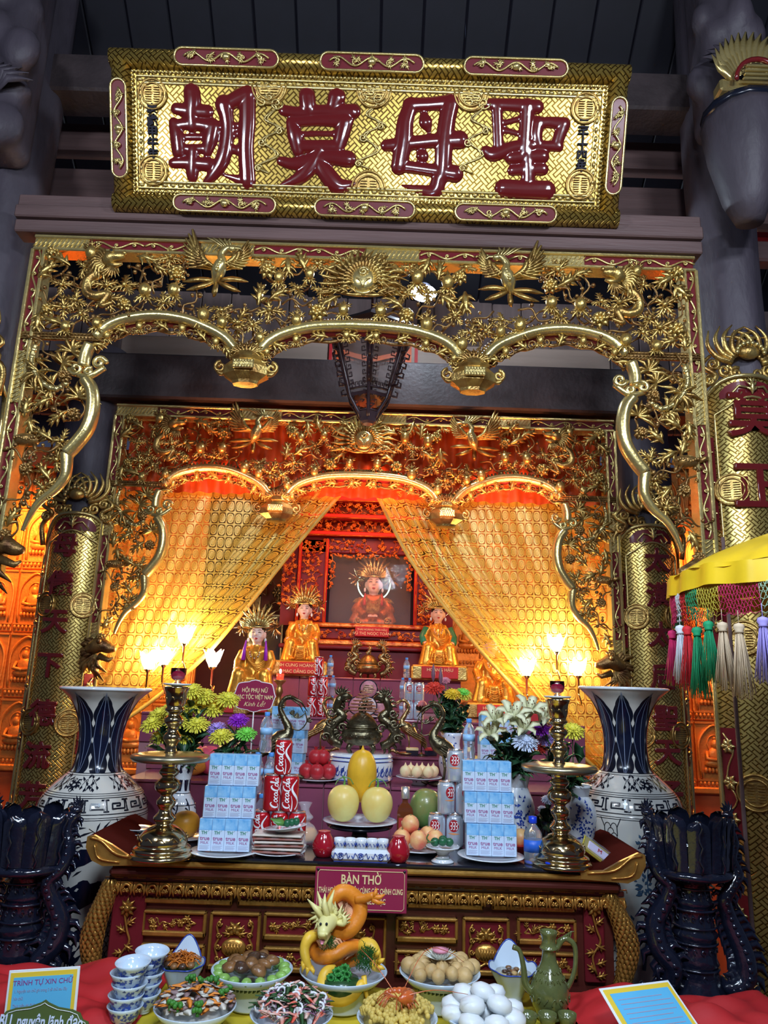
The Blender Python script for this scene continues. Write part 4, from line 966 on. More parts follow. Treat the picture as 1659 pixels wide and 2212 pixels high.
FIG = fig_mesh(); _f = {}
def folds():
    t = MB()
    for i in range(7):
        q = i/6; t.tube(spline([(-.2+.02*i, -.13-.0*i, .95-.02*i), (-.14+.03*i, -.2, .74-.035*i), (.02+.02*i, -.245, .62-.04*i), (.16, -.23, .66-.035*i), (.24, -.15, .78-.04*i)], 4), (.006, .014, .018, .014, .006), 6)
    for e in (-1, 1):
        for i in range(5): x = e*(.1+.07*i); t.tube(spline([(x*.8, -.52+.01*i, .36-.02*i), (x, -.55+.02*i, .2), (x*1.15, -.545+.02*i, .02)], 4), (.006, .014, .012), 6)
        for i in range(3): t.tube([(e*(.28+.03*i), -.1, .8-.05*i), (e*(.38+.015*i), -.14, .66-.06*i), (e*(.37), -.22, .52-.06*i)], (.006, .013, .005), 6)
        t.tube([(e*.09, -.1, 1.0), (e*.06, -.19, .85), (e*.02, -.23, .68)], (.02, .02, .012), 6)
    for i in range(5): t.tube(spline([(-.22+.02*i, -.5, .33-.05*i), (0, -.53, .25-.05*i), (.22-.02*i, -.5, .33-.05*i)], 4), .01, 6)
    t.tube([(cos(a)*.1, -.545, .17+sin(a)*.07) for a in [2*pi*i/16 for i in range(16)]], .01, 5, closed=True)
    return t
FOLD = folds()
def hand(root, c, e, s, nm='hand'):
    t = MB().ball((0, 0, 0), (.045, .055, .025), 8, 6)
    for i in range(4): x = (-.03+.02*i); t.tube([(x, -.03, .005), (x*1.1, -.075-.01*(i in (1, 2)), .0), (x*1.1, -.1-.012*(i in (1, 2)), -.03)], (.012, .011, .008), 6)
    t.tube([(e*-.035, 0, 0), (e*-.06, -.03, -.005), (e*-.062, -.055, -.02)], (.013, .012, .008), 6)
    t.build(nm, SKIN, root, c).scale = (s, s, s)
def statue(px, py, Y, label, sleeve=None, ribbons=False, text_='', S=.285):
    p = on_tier(px, py, Y); bh = .09
    r = thing('seated_statue', p, label, 'statue', 'seated goddess statues round the shrine')
    MB().box((-.17, -.17, 0), (.17, .14, bh), 0, .01).build('plinth', GOLD, r)
    pl_ = MB().box((-.11, -.19, .012), (.11, -.172, bh-.008), 0, .003).build('name_plaque', REDCL, r)
    for i, q in enumerate(text_.split('|')): text(q, SIGNT, r, (0, -.192, bh*.68-i*.036), .026, ext=.0005)
    k = (sleeve is not None,)
    if 'b' not in _f: o = remesh(FIG, 'robe', ROBE, .024, 5, r, (0, .02, bh)); _f['b'] = o.data; _f['f'] = FOLD.mesh('robe_folds', ROBE)
    else: o = inst('robe', _f['b'], r, (0, .02, bh))
    o.scale = (S, S, S); inst('robe_folds', _f['f'], r, (0, .02, bh), (0, 0, 0), S)
    for e in (-1, 1): hand(r, (e*.31*S, -.3*S+.02, .53*S+bh), e, S*1.1)
    head_parts(r, (0, .02, 1.2*S+bh), S)
    t = MB()
    for i in range(9): a = pi+pi*i/8; t.ball((cos(a)*.1, -.2, .86+sin(a)*.12), .014, 6, 4)
    t.build('necklace', WHITE, r, (0, .02, bh)).scale = (S, S, S)
    if sleeve:
        for e in (-1, 1): MB().tube([(e*.27, -.03, .9), (e*.375, -.08, .68), (e*.345, -.27, .53)], (.085, .085, .085), 9).build('green_sleeve', sleeve, r, (0, .02, bh), label='green sleeve').scale = (S, S, S)
    if ribbons:
        for e in (-1, 1): MB().tube([(e*.2, -.13, 1.1), (e*.22, -.16, .9), (e*.225, -.17, .7)], (.012, .035, .045), 7).build('ribbon', PURPM, r, (0, .02, bh), label='purple ribbon').scale = (S, S, S)
    return r
statue(543, 1540, 4.15, 'golden seated goddess statue with purple ribbons, lower left by the left curtain', ribbons=True, text_='CHÍNH CUNG|HOÀNG HẬU', S=.27)
statue(650, 1455, 4.72, 'golden seated goddess statue left of the shrine cabinet, above the soda cans', text_='CHÍNH CUNG HOÀNG HẬU|ĐỨC MẠC ĐĂNG DOANH', S=.262)
statue(945, 1460, 4.72, 'golden seated goddess statue with green sleeves, right of the shrine cabinet', sleeve=GREENM, text_='HOÀNG HẬU', S=.262)
statue(1062, 1545, 4.59, 'golden seated goddess statue half hidden by the right curtain', text_='HOÀNG HẬU', S=.27)
# ================================================================= SHRINE CABINET
YS = 5.15; o_ = P(798, 1430, YS); SZ = TIERS[-1][2]
sh = thing('shrine_cabinet', (o_.x, YS, SZ), 'red and gold carved shrine cabinet with a glazed front at the back', 'cabinet')
def Sx(px, py=1300): p = P(px, py, YS); return p.x-o_.x, p.z-SZ
SHG = mat('shrine red gilt carving', (.85, .32, .06), .35, .6, .5, 18, .3, 90, col2=(.4, .05, .02))
gl, gt = Sx(716, 1195); gr, gb = Sx(886, 1352); cl_, ct_ = Sx(652, 1095); cr_, cb_ = Sx(944, 1360)
for x0, x1, z0, z1, nm in ((cl_, gl-.02, gb, gt+.1, 'side_panel'), (gr+.02, cr_, gb, gt+.1, 'side_panel'), (cl_, cr_, gt+.0, gt+.12, 'head_panel')): MB().box((x0, 0, z0), (x1, .05, z1), 0, .008).build(nm, LACQ, sh)
for x in (cl_, gl-.04, gr+.02, cr_-.02): MB().box((x, -.03, gb), (x+.022, .0, gt+.1), 0, .006).build('pillar', REDCL, sh); MB().tube([(x+.011, -.034, gb), (x+.011, -.034, gt+.1)], .004, 5).build('gilt_line', SHG, sh)
for i, (z0, z1, d) in enumerate(((gb-.03, gb, .04), (gb-.11, gb-.035, .02), (gb-.15, gb-.115, .06), (gb-.18, gb-.152, .09), (0, gb-.182, .05))): MB().box((cl_-d, -d-.02, z0), (cr_+d, .3, z1), 0, .008).build('base_moulding', (SHG if i in (2, 0) else LACQ), sh)
MB().box((cl_, .3, gb), (cr_, .42, gt+.1)).build('back_panel', mat('dark plum niche', (.018, .007, .024), .8), sh); MB().box((gl-.03, .0, gb-.02), (gr+.03, .4, gb)).build('niche_floor', LACQ, sh)
pn = MB().box((gl, .02, gb), (gr, .024, gt)); GP = mat('shrine window glass', (.9, .92, 1), .02, 0, alpha=.05, spec=.5); pn.build('glass_pane', GP, sh)
def relief(par, x0, x1, z0, z1, m=SHG, y=-.012, s=.5, n=60, name='carved_relief', test=None):
    pts = scatter(test or (lambda x, z: True), x0+.008, x1-.008, z0+.008, z1-.008, .042*s, 700)[:n]; t = vines(pts, '', m, .003, .12*s+.02); t.v = [(a, b*.3+y, c) for a, b, c in t.v]
    for i, (x, z) in enumerate(pts):
        b = MB()
        if i % 5 == 0:
            for j in range(6): a = j*pi/3; b.blade([(0, 0, 0), (cos(a)*.018, -.01, sin(a)*.018), (cos(a)*.032, 0, sin(a)*.032)], (.004, .013, .003), NY)
            b.ball((0, -.01, 0), .01, 6, 4)
        else: leafy(b, (-.022, 0, 0), random.random()*6.28, .05, 3)
        t.merge(b, Matrix.Translation((x, y, z)) @ Matrix.Scale(s, 4))
    return t.build(name, m, par)
for a, b in ((cl_+.02, gl-.045), (gr+.045, cr_-.02)): relief(sh, a, b, gb+.1, gt+.08); relief(sh, a, b, gb+.01, gb+.09, n=12)
relief(sh, cl_+.02, cr_-.02, gt+.01, gt+.11); relief(sh, cl_, -.1, gb-.105, gb-.04, n=20, y=-.05); relief(sh, .1, cr_, gb-.105, gb-.04, n=20, y=-.05)
# fringe of carving round the window and the tall pediment
arch = lambda x, z: (abs(x-(gl+gr)/2) > (gr-gl)/2-.035 and z > gb+.22) or z > gt-.03
relief(sh, gl-.02, gr+.02, gb+.2, gt+.01, test=arch, s=.4, y=-.02, n=90)
for i, (d, z0, z1, y) in enumerate(((.0, gt+.12, gt+.15, -.05), (.02, gt+.24, gt+.27, -.08), (.05, gt+.36, gt+.4, -.1))):
    MB().box((cl_-d, y, z0), (cr_+d, .1, z1), 0, .006).build('cornice', REDCL, sh); relief(sh, cl_-d, cr_+d, z1-.005, z1+.095, y=y+.02, s=.6, n=80)
    MB().tube([(cl_-d, y-.003, z0), (cr_+d, y-.003, z0)], .004, 5).build('gilt_line', SHG, sh)
MB().box((cl_-.02, .02, gt+.1), (cr_+.02, .08, gt+.62)).build('pediment_board', LACQ, sh)
for e in (-1, 1):
    x = (cl_-.06) if e < 0 else (cr_+.06); relief(sh, min(x, x-e*.0)-.05, x+.05, gb+.1, gt+.35, s=.6, n=60, y=0); MB().box((x-.05, .02, gb-.02), (x+.05, .06, gt+.4)).build('wing_board', LACQ, sh)
nx = Sx(803, 1385)
sp_ = MB().box((-.115, -.01, -.033), (.115, 0, .033), 0, .003).build('name_plate', REDCL, sh, (nx[0], -.07, gb-.055)); text('THÁI HOÀNG THÁI HẬU', SIGNT, sh, (nx[0], -.083, gb-.042), .018, ext=.0004); text('VŨ THỊ NGỌC TOẢN', SIGNT, sh, (nx[0], -.083, gb-.068), .026, ext=.0004)
# enthroned figure inside
st = thing('enthroned_statue', (o_.x+.01, YS+.19, SZ+gb), 'crowned goddess statue with a bright halo, seated behind the shrine glass', 'statue'); S = .345
t = MB(); t.tube([(0, .02, .0), (0, .02, .2), (0, 0, .5), (0, 0, .66)], (.3, .26, .2, .1), 12, flat=.7, axis=(0, 1, 0)); t.tube([(-.2, 0, .58), (.2, 0, .58)], .1, 9)
for e in (-1, 1):
    t.tube([(e*.22, 0, .56), (e*.34, -.06, .34), (e*.16, -.24, .22)], (.11, .13, .08), 9); t.tube([(e*.3, -.1, .3), (e*.4, -.1, .05)], (.1, .12), 8); t.tube([(0, -.1, .06), (e*.42, -.12, .07)], (.13, .11), 9)
remesh(t, 'robe', mat('dim orange robe', (.5, .13, .03), .4, .3, .4, 20), .024, 5, st).scale = (S, S, S); head_parts(st, (0, 0, .86*S), S*1.05)
t = MB()
for i in range(24): a = pi+pi*i/23; t.tube([(cos(a)*.13, -.2, .62+sin(a)*.1), (cos(a)*.2, -.24, .5+sin(a)*.14)], .006, 5)
for i in range(16): t.tube([(-.13+.017*i, -.27, .45), (-.13+.017*i, -.29, .25)], .006, 5)
for e in (-1, 1):
    for i in range(8): t.tube([(e*(.22+.02*i), -.1, .6-.005*i), (e*(.25+.025*i), -.13, .48)], .006, 5)
    t.tube(spiral(e*.3, .1, .08, 1.5, 0, -.24, 14, e), .014, 6)
t.build('gold_ornaments', GOLD, st).scale = (S, S, S)
for e in (-1, 1): MB().tube([(e*.17, -.13, .68), (e*.18, -.2, .55), (e*.18, -.24, .42)], (.012, .03, .035), 7).build('red_tassel', REDCL, st, label='red tassel').scale = (S, S, S); hand(st, (e*.05*S, -.3*S, .2*S), e, S*1.1)
MB().tube([(cos(a)*.34, .1, .9+sin(a)*.34) for a in [2*pi*i/40 for i in range(40)]], .014, 6, closed=True).build('halo_ring', mat('lit halo', (.7, 1, .9), .4, emit=(.55, 1, .75), es=2.2), st).scale = (S, S, S)
MB().lathe([(0, 0), (.33, .0)], 32).build('halo_disc', mat('pale halo disc', (.3, .5, .45), .2, .3), st, (0, .12*S, .9*S), (pi/2, 0, 0)).scale = (S, S, S)
lamp('niche_light', 'POINT', (o_.x, YS+.1, SZ+gt-.03), .22, (1, .45, .3), radius=.04)

# dark framed picture and carvings behind the statues
a, b = P(537, 1325, 5.35), P(606, 1455, 5.35); r = thing('dark_picture', ((a.x+b.x)/2, 5.35, b.z), 'dark framed picture standing behind the lower left statue', 'picture'); w_, h = (b.x-a.x)/2, a.z-b.z
MB().box((-w_, 0, 0), (w_, .02, h), 0, .004).build('frame', BRONZE, r); MB().box((-w_+.015, -.003, .015), (w_-.015, 0, h-.015)).build('dark_glass', mat('dark picture glass', (.015, .015, .03), .1, coat=.5), r); MB().box((-w_, .02, -.6), (w_, .06, 0)).build('support', LACQ, r)
a, b = P(480, 1190, 5.45), P(640, 1330, 5.45); r = thing('bronze_foliage_screen', ((a.x+b.x)/2, 5.45, (a.z+b.z)/2), 'dark bronze carved foliage screen behind the left statues', 'carving')
relief(r, a.x-r.location.x, b.x-r.location.x, b.z-r.location.z, a.z-r.location.z, BRONZE, 0, 1.3, 60); MB().box((-.02, .02, -1.2), (.02, .05, .2)).build('post', BRONZE, r)
a = P(975, 1300, 5.4); r = thing('relief_wall_panel', (a.x, 5.4, P(990, 1440, 5.4).z), 'orange relief panel of Buddha niches right of the shrine cabinet', 'wall panel')
for i in range(4):
    for j in range(3): inst('niche', NI, r, (.12+i*.24, 0, .2+j*.41))
MB().box((0, .02, -.6), (.96, .05, 1.25)).build('backing', ORW, r)
# ================================================================= ALTAR TABLE
TTZ = 1.095; tb = thing('altar_table', (-.02, 2.4, 0), 'long red and gold carved altar table with drawers and scaly dragon legs', 'table')
def TB(px, py, Y=2.46): p = P(px, py, Y); return p.x+.02, p.z
HWT = .78
t = MB().box((-HWT, 0, TTZ-.012), (HWT, .42, TTZ), 0, .004); t.build('black_top', mat('dark polished tabletop', (.012, .012, .02), .12, coat=.8), tb)
t = MB().box((-HWT, -.008, TTZ-.03), (HWT, .42, TTZ-.013), 0, .006); t.build('gilt_edge', TABG, tb); MB().box((-HWT+.015, .0, TTZ-.062), (HWT-.015, .42, TTZ-.035), 0, .01).build('under_moulding', TABW, tb)
TABM = mat('satin red brown wood', (.085, .014, .01), .95, 0, .3, 6, spec=0)
for s in (-1, 1):
    pr = [(HWT-.14, TTZ-.002), (HWT-.07, TTZ+.003), (HWT-.02, TTZ+.03), (HWT+.035, TTZ+.055), (HWT+.055, TTZ+.05), (HWT+.056, TTZ+.02), (HWT+.035, TTZ-.015), (HWT-.0, TTZ-.03), (HWT-.14, TTZ-.022)]
    pr = [(s*a, b) for a, b in pr]; pr = pr if s < 0 else pr[::-1]
    MB().slab(pr, .0, .38).build('scroll_end', TABM, tb); t = MB().slab([(a, b) for a, b in pr], -.012, -.001)
    t.tube(spline([(s*(HWT-.12), -.014, TTZ-.005), (s*(HWT-.04), -.016, TTZ+.005), (s*(HWT+.01), -.016, TTZ+.04), (s*(HWT+.045), -.014, TTZ+.048)], 4), .004, 5)
    t.tube(spline([(s*(HWT-.05), -.014, TTZ-.018), (s*(HWT+.012), -.016, TTZ-.008), (s*(HWT+.03), -.016, TTZ+.03)], 4), .003, 5); t.build('gilt_scroll_face', TABG, tb)
bx0, bz0 = TB(243, 1890); bx1, _ = TB(1342, 1925); bzb = .70
MB().box((bx0+.03, .06, bzb-.6), (bx1-.03, .38, TTZ-.06)).build('body', TABW, tb)
t = MB(); n = 46
for i in range(n):
    x = lerp(bx0, bx1, (i+.5)/n); a = (bx1-bx0)/n; z = TTZ-.07
    if i % 2: t.tube([(x-a*.9, .028, z), (x-a*.9, .028, z+.012), (x+a*.7, .028, z+.012), (x+a*.7, .028, z+.004)], .0018, 4)
    else: t.tube([(x-a*.8, .028, z+.002), (x+a*.8, .028, z+.002)], .0018, 4)
t.build('fret_line', TABG, tb)['kind'] = 'stuff'
MB().box((bx0, .03, TTZ-.078), (bx1, .4, TTZ-.062), 0, .003).build('frieze_rail', TABW, tb)
ac = MB()
ac.tube([(cos(a)*.011, -.006, -.014+sin(a)*.011) for a in [-.3+i*(pi+.6)/9 for i in range(10)]], .0042, 5)
for e in (-1, 1): ac.tube(spiral(e*.006, -.02, .006, 1.1, pi/2, -.008, 8, e), .0028, 4); ac.blade([(e*.015, -.004, -.004), (e*.016, -.01, -.018), (e*.013, -.004, -.034)], (.004, .005, .001), NY)
ac.box((-.018, -.003, -.004), (.018, .002, .003)); ACM = ac.mesh('acanthus_leaf', TABG)
n = 40
for i in range(n): inst('acanthus_leaf', ACM, tb, (lerp(bx0+.018, bx1-.018, i/(n-1)), .03, TTZ-.082), s=(1.02, 1, 1))
def dpanel(a, b, c, d, kind='drawer_front', seed=0):
    x0, z1 = TB(a, b); x1, z0 = TB(c, d); par = thing(kind, (0, 0, 0), None, None); par.parent = tb; par.location = ((x0+x1)/2, .055, (z0+z1)/2); w_, h = (x1-x0)/2, (z1-z0)/2
    t = MB(); f = .009
    t.box((-w_, -.014, h-f), (w_, .006, h), 0, .003); t.box((-w_, -.014, -h), (w_, .006, -h+f*1.6), 0, .003); t.box((-w_, -.014, -h), (-w_+f, .006, h), 0, .003); t.box((w_-f, -.014, -h), (w_, .006, h), 0, .003)
    t.build('gilt_frame', TABG, par); MB().box((-w_+f, -.003, -h+f), (w_-f, .004, h-f)).build('red_field', LACQ, par)
    if kind == 'drawer_front': relief(par, -w_+f*1.6, w_-f*1.6, -h+f*1.9, h-f*1.6, TABG, -.006, .42, 34)
    else:
        t = MB(); r = min(w_, h)*.5
        t.ball((0, -.006, -h*.25), (r, .012, r*.72), 14, 8)
        for i in range(5):
            for e in (-1, 1): t.tube([(e*(-.6+.24*i)*r, -.018, -h*.25-r*.4), (e*(-.3+.24*i)*r, -.018, -h*.25+r*.4)], .0015, 4)
        for e in (-1, 1):
            t.tube(spline([(e*r*1.2, -.006, -h*.6), (e*r*1.45, -.008, -h*.2), (e*r*1.2, -.008, h*.1), (e*r*1.4, -.008, h*.5), (e*r*1.1, -.006, h*.75)], 4), .0035, 5)
            for z in (-.6, -.2, .2, .6): t.tube(spiral(e*r*1.2, z*h, .009, 1.3, 0, -.01, 8, e), .003, 4)
            for q in (.3, 1.0): leafy(t, (e*.006, -.004, h*.2), pi/2-e*q-e*.4, .03, 3)
            t.tube(spline([(0, -.01, -h*.25-r*.7), (e*r*.6, -.012, -h*.25-r*.95), (e*r*.9, -.01, -h*.25-r*.6)], 4), .004, 5)
        t.ball((0, -.01, h*.4), (.008, .008, .012), 6, 5)
        for k in range(6): a = k*pi/3; t.blade([(0, -.006, h*.42), (cos(a)*.015, -.012, h*.42+sin(a)*.012), (cos(a)*.028, -.006, h*.42+sin(a)*.02)], (.003, .008, .002), NY)
        t.build('carved_relief', TABG, par)
for q in ((316, 1902, 503, 1953), (518, 1906, 682, 1958), (878, 1914, 1044, 1963), (1060, 1920, 1242, 1968)): dpanel(*q)
for q in ((312, 1962, 445, 2022), (572, 1968, 690, 2030), (855, 1977, 988, 2035), (1115, 1980, 1244, 2040), (306, 2034, 441, 2092), (570, 2042, 690, 2100), (853, 2048, 988, 2106), (1118, 2052, 1246, 2112)): dpanel(*q)
for q in ((457, 1966, 558, 2094), (706, 1974, 832, 2102), (998, 1978, 1100, 2106)): dpanel(*q, kind='lotus_panel')
for a, b in ((252, 1), (1256, 2)):
    x0, z1 = TB(a, 1908); x1, z0 = TB(a+50, 2120); par = thing('flower_post', (0, 0, 0), None, None); par.parent = tb; par.location = ((x0+x1)/2, .04, (z0+z1)/2); w_, h = (x1-x0)/2, (z1-z0)/2
    MB().box((-w_, 0, -h), (w_, .02, h), 0, .004).build('red_field', LACQ, par); t = MB(); t.tube(spline([(0, -.005, h*.75), (-.008, -.008, h*.5), (.004, -.008, h*.1), (.014, -.008, -h*.15), (-.01, -.008, -h*.45), (.0, -.008, -h*.8)], 4), .0035, 5)
    for k in range(8): g = k*pi/4; t.blade([(0, -.008, h*.55), (cos(g)*.015, -.014, h*.55+sin(g)*.017), (cos(g)*.026, -.006, h*.55+sin(g)*.028)], (.004, .007, .001), NY)
    t.ball((0, -.012, h*.55), .011, 8, 6)
    for z, g in ((.2, .6), (.05, 2.6), (-.2, -.5), (-.35, 3.3), (-.6, .3), (-.75, 2.5), (-.85, .2)): leafy(t, (0, -.007, z*h), g, .03, 3)
    t.build('flower_relief', TABG, par)
for s in (-1, 1):
    if s < 0: q = [TB(a, b, 2.44) for a, b in ((240, 1906), (226, 1945), (208, 1990), (199, 2035), (201, 2080), (214, 2125))]
    else: q = [TB(a, b, 2.44) for a, b in ((1316, 1935), (1330, 1965), (1347, 2005), (1355, 2050), (1348, 2100), (1334, 2150))]
    sp = spline([(x, .035, z) for x, z in q], 5); sp += [Vector((q[-1][0]+s*.02*i, .035, q[-1][1]-.12*i)) for i in (1, 2, 3, 4, 5)]
    rr = [.018, .022, .026, .028, .024, .018, .02, .026]; par = thing('dragon_leg', (0, 0, 0), None, None); par.parent = tb
    MB().tube(sp, rr, 10).build('leg_core', TABG, par); t = MB()
    for i, p in enumerate(sp[:-4]):
        r_ = ip([(k/7, x) for k, x in enumerate(rr)], i/(len(sp)-1))
        for j in range(7):
            a = pi+pi*j/6+.2*(i % 2); d = Vector((cos(a), sin(a), 0))
            t.blade([p+d*r_*.85+Vector((0, 0, .012)), p+d*(r_+.006), p+d*(r_+.004)+Vector((0, 0, -.014))], (.006, .01, .002), d)
    t.build('scales', TABG, par)['kind'] = 'stuff'
MB().box((bx0-.03, .02, .2), (bx1+.03, .38, .26), 0, .01).build('plinth_rail', TABG, tb)
for s in (-1, 1): MB().box((s*(HWT-.06)-.04, .32, 0), (s*(HWT-.06)+.04, .4, TTZ-.06), 0, .01).build('back_leg', TABW, tb)
for s in (-1, 1): MB().box((s*(HWT-.02)-.05, .0, 0), (s*(HWT-.02)+.05, .1, .33), 0, .02).build('foot', TABG, tb)
# sign hanging on the front
a, b = P(682, 1872, 2.365), P(878, 1975, 2.365); sg = thing('altar_sign', ((a.x+b.x)/2, 2.365, (a.z+b.z)/2), 'maroon sign board with yellow lettering fixed to the altar table front, behind the dragon', 'sign'); w_, h = (b.x-a.x)/2, (a.z-b.z)/2
MB().box((-w_, 0, -h), (w_, .006, h), 0, .002).build('board', SIGNR, sg); t = MB()
t.tube([(-w_+.008, -.001, -h+.014), (-w_+.008, -.001, h-.014), (-w_+.014, -.001, h-.008), (w_-.014, -.001, h-.008), (w_-.008, -.001, h-.014), (w_-.008, -.001, -h+.014), (w_-.014, -.001, -h+.008), (-w_+.014, -.001, -h+.008)], .001, 4, closed=True, axis=NY); t.build('border_line', SIGNT, sg)
text('BÀN THỜ', SIGNT, sg, (0, -.001, h*.46), .034, ext=.0006, off=.0006, sx=.8); text('THÁI HOÀNG THÁI HẬU CÙNG CÁC CHÍNH CUNG', SIGNT, sg, (0, -.001, -h*.04), .021, ext=.0006, off=.0004, sx=.5); text('HOÀNG HẬU TRIỀU MẠC', SIGNT, sg, (0, -.001, -h*.5), .021, ext=.0006, off=.0004, sx=.6)
for s in (-1, 1): MB().lathe([(.004, 0), (.003, .002)], 10).build('screw', INKB, sg, (s*(w_-.008), -.0005, h-.007), (pi/2, 0, 0))
# ================================================================= LATHED PAINTED PORCELAIN
def rad(prof, z):
    for (r0, z0), (r1, z1) in zip(prof, prof[1:]):
        if z0 <= z <= z1: return lerp(r0, r1, (z-z0)/(z1-z0)) if z1 > z0 else r1
    return prof[-1][0] if z > prof[-1][1] else prof[0][0]
def onl(prof, th0, off=.0012):
    """carries (metres round, height) on to the turned body; th0 = -pi/2 faces the hall"""
    def f(u, v): r = rad(prof, v); th = th0+u/max(r, .01); return ((r+off)*cos(th), (r+off)*sin(th), v)
    return f
def ring(t, prof, z, w_=.003, n=48, off=.0012):
    t.tube([((rad(prof, z)+off-.001)*cos(2*pi*i/n), (rad(prof, z)+off-.001)*sin(2*pi*i/n), z) for i in range(n)], w_/2, 4, closed=True)
def dense(prof, n=4): sp = spline([(r, 0, z) for r, z in prof], n); return [(p.x, p.z) for p in sp]
def floor_vase(px, label, side):
    Yv = 2.95; c = P(px, 1490, Yv); zz = lambda py: P(px, py, Yv).z; k = sc(px, 1490, Yv)
    pr = [(.10, 0), (.118, .02), (.12, .2), (.14, .5), (.168, .85), (.186, 1.02), (.191, zz(1765)), (.187, zz(1745)), (.175, zz(1720)), (.148, zz(1697)), (.11, zz(1674)), (.084, zz(1658)), (.074, zz(1625)), (.074, zz(1590)), (.082, zz(1560)), (.096, zz(1535)), (.118, zz(1512)), (.145, zz(1497)), (.158, zz(1490))]
    pr = [(a*1.05, b) for a, b in pr]; pr = dense(pr, 4); r = thing('floor_vase', (c.x, Yv, 0), label, 'vase')
    MB().lathe(pr+[(.164, zz(1487)), (.153, zz(1490)), (.105, zz(1515)), (.063, zz(1590))], 56, cap=False).build('vase_body', CREAM, r)
    MB().tube([(.164*cos(2*pi*i/48), .164*sin(2*pi*i/48), zz(1488)) for i in range(48)], .006, 8, closed=True).build('rim', WHITE, r)
    z0, z1 = zz(1664), zz(1496)
    for i in range(8):
        th = -pi/2+i*2*pi/8-.36*side; f = onl(pr, th, .0012); f2 = onl(pr, th, .0022); f3 = onl(pr, th, .003); n = 40
        lob = [(.0225+.0085*abs(sin(pi*k*4.5/n+.4)))*(1.0 if k < n*.85 else 1-(k-n*.85)/(n*.15)*.8) for k in range(n+1)]
        MB().ribbon([(0, lerp(z0, z1-.012, k/n)) for k in range(n+1)], [x*2*(1+.25*(k/n)) for k, x in enumerate(lob)], f, sub=8).build('painted_lobes', INKB, r)
        t = MB().ribbon([(0, lerp(z0, z1, k/n)) for k in range(n+1)], [.006, .02, .036, .046, .05, .046, .036, .02, .001], f2, sub=6); t.build('painted_leaf', INK, r)
        t = MB(); t.ribbon([(0, lerp(z0, z1, k/n)) for k in range(n+1)], .0016, f3)
        for e in (-1, 1): t.ribbon([(e*ip([(0, .004), (.4, .026), (.7, .022), (1, 0)], k/n), lerp(z0, z1, k/n)) for k in range(n+1)], .0012, f3)
        t.build('leaf_vein', mat('pale glaze line', (.3, .36, .5), .2) if 'pale glaze line' not in bpy.data.materials else bpy.data.materials['pale glaze line'], r)
    t = MB()
    for y in (1665, 1669, 1703, 1707, 1711, 1743, 1750, 1754): ring(t, pr, zz(y), .003 if y not in (1665, 1711, 1743) else .004)
    # key fret band
    za, zb = zz(1739), zz(1714); h = zb-za; n = round(2*pi*.187*1.05/(1.95*h))
    for i in range(n):
        f = onl(pr, 2*pi*i/n, .0018); g = h; s_ = lambda pts: t.ribbon([(a*g, za+b*h) for a, b in pts], .0056, f, sub=2)
        s_([(-.9, .95), (-.9, .05)]); s_([(-.95, .95), (.75, .95)]); s_([(.72, .97), (.72, .25)]); s_([(.75, .25), (-.45, .25)]); s_([(-.42, .22), (-.42, .68)]); s_([(-.45, .68), (.3, .68)]); s_([(.28, .7), (.28, .48)]); s_([(.3, .48), (-.1, .48)]); s_([(-1.0, .05), (.95, .05)])
    zc = (zz(1671)+zz(1702))/2
    for i in range(8):
        f = onl(pr, -pi/2+i*pi/4+.2*side, .0016)
        if i % 2 == 0:
            for k in range(15): a = k*.42; q = .012+.008*(k % 3); t.ribbon([(cos(a)*.006, zc+sin(a)*.004), (cos(a+.3)*q*.7, zc+sin(a+.3)*q*.6), (cos(a)*q, zc+sin(a)*q*.85)], (.003, .006, .001), f)
            for k in range(7): a = k*.9; t.ribbon([(cos(a)*.018+cos(b)*.006, zc+sin(a)*.014+sin(b)*.006) for b in [j*.8 for j in range(7)]], .002, f)
        for e in (-1, 1):
            t.ribbon([(e*(.03+.04*k/16), zc+.018*sin(k*.55)) for k in range(17)], .002, f)
            for k in range(6): x = e*(.03+.04*k/5); z = zc+.018*sin(k*1.76)+(.008 if k % 2 else -.008); t.ribbon([(x, z-.006), (x+.002, z), (x, z+.007)], (.002, .009, .001), f)
    t.build('painted_bands', INKB, r)
    # paintings on the belly
    f = onl(pr, -pi/2-side*.36, .0016); Z = lambda y: zz(y); t = MB(); kk = sc(px, 1850, Yv)
    def X(x): return (x-px)*kk*1.0
    if side < 0:
        X = lambda x: (x-204)*kk*1.15
        t2 = MB(); t2.ribbon([(X(180), Z(1858)), (X(178), Z(1840)), (X(195), Z(1828)), (X(218), Z(1822)), (X(232), Z(1818))], (.01, .05, .055, .03, .004), f, sub=3)
        t2.ribbon([(X(170), Z(1945)), (X(185), Z(1915)), (X(210), Z(1900)), (X(232), Z(1884))], (.02, .09, .085, .01), f, sub=4); t2.ribbon([(X(165), Z(2060)), (X(185), Z(2030)), (X(215), Z(2000)), (X(225), Z(1970))], (.02, .09, .09, .02), f, sub=4); t2.build('painted_lotus_leaf', INK, r)
        for (x, y, dx, dy) in ((172, 1815, 20, -10), (183, 1800, 32, -6), (178, 1790, 30, -14), (160, 1790, 22, -14), (163, 1775, 18, -8), (150, 1800, 6, -20), (158, 1795, 4, -22), (175, 1770, 20, -2), (212, 1780, 6, -22), (218, 1785, 18, -30), (170, 1832, 34, -14), (182, 1868, 14, -12)):
            t.ribbon([(X(x), Z(y)), (X(x+dx*.5), Z(y+dy*.6)), (X(x+dx), Z(y+dy))], (.001, .007, .0005), f)
        t.ribbon([(X(212), Z(1825)), (X(218), Z(1800)), (X(212), Z(1780)), (X(200), Z(1770))], .0022, f)
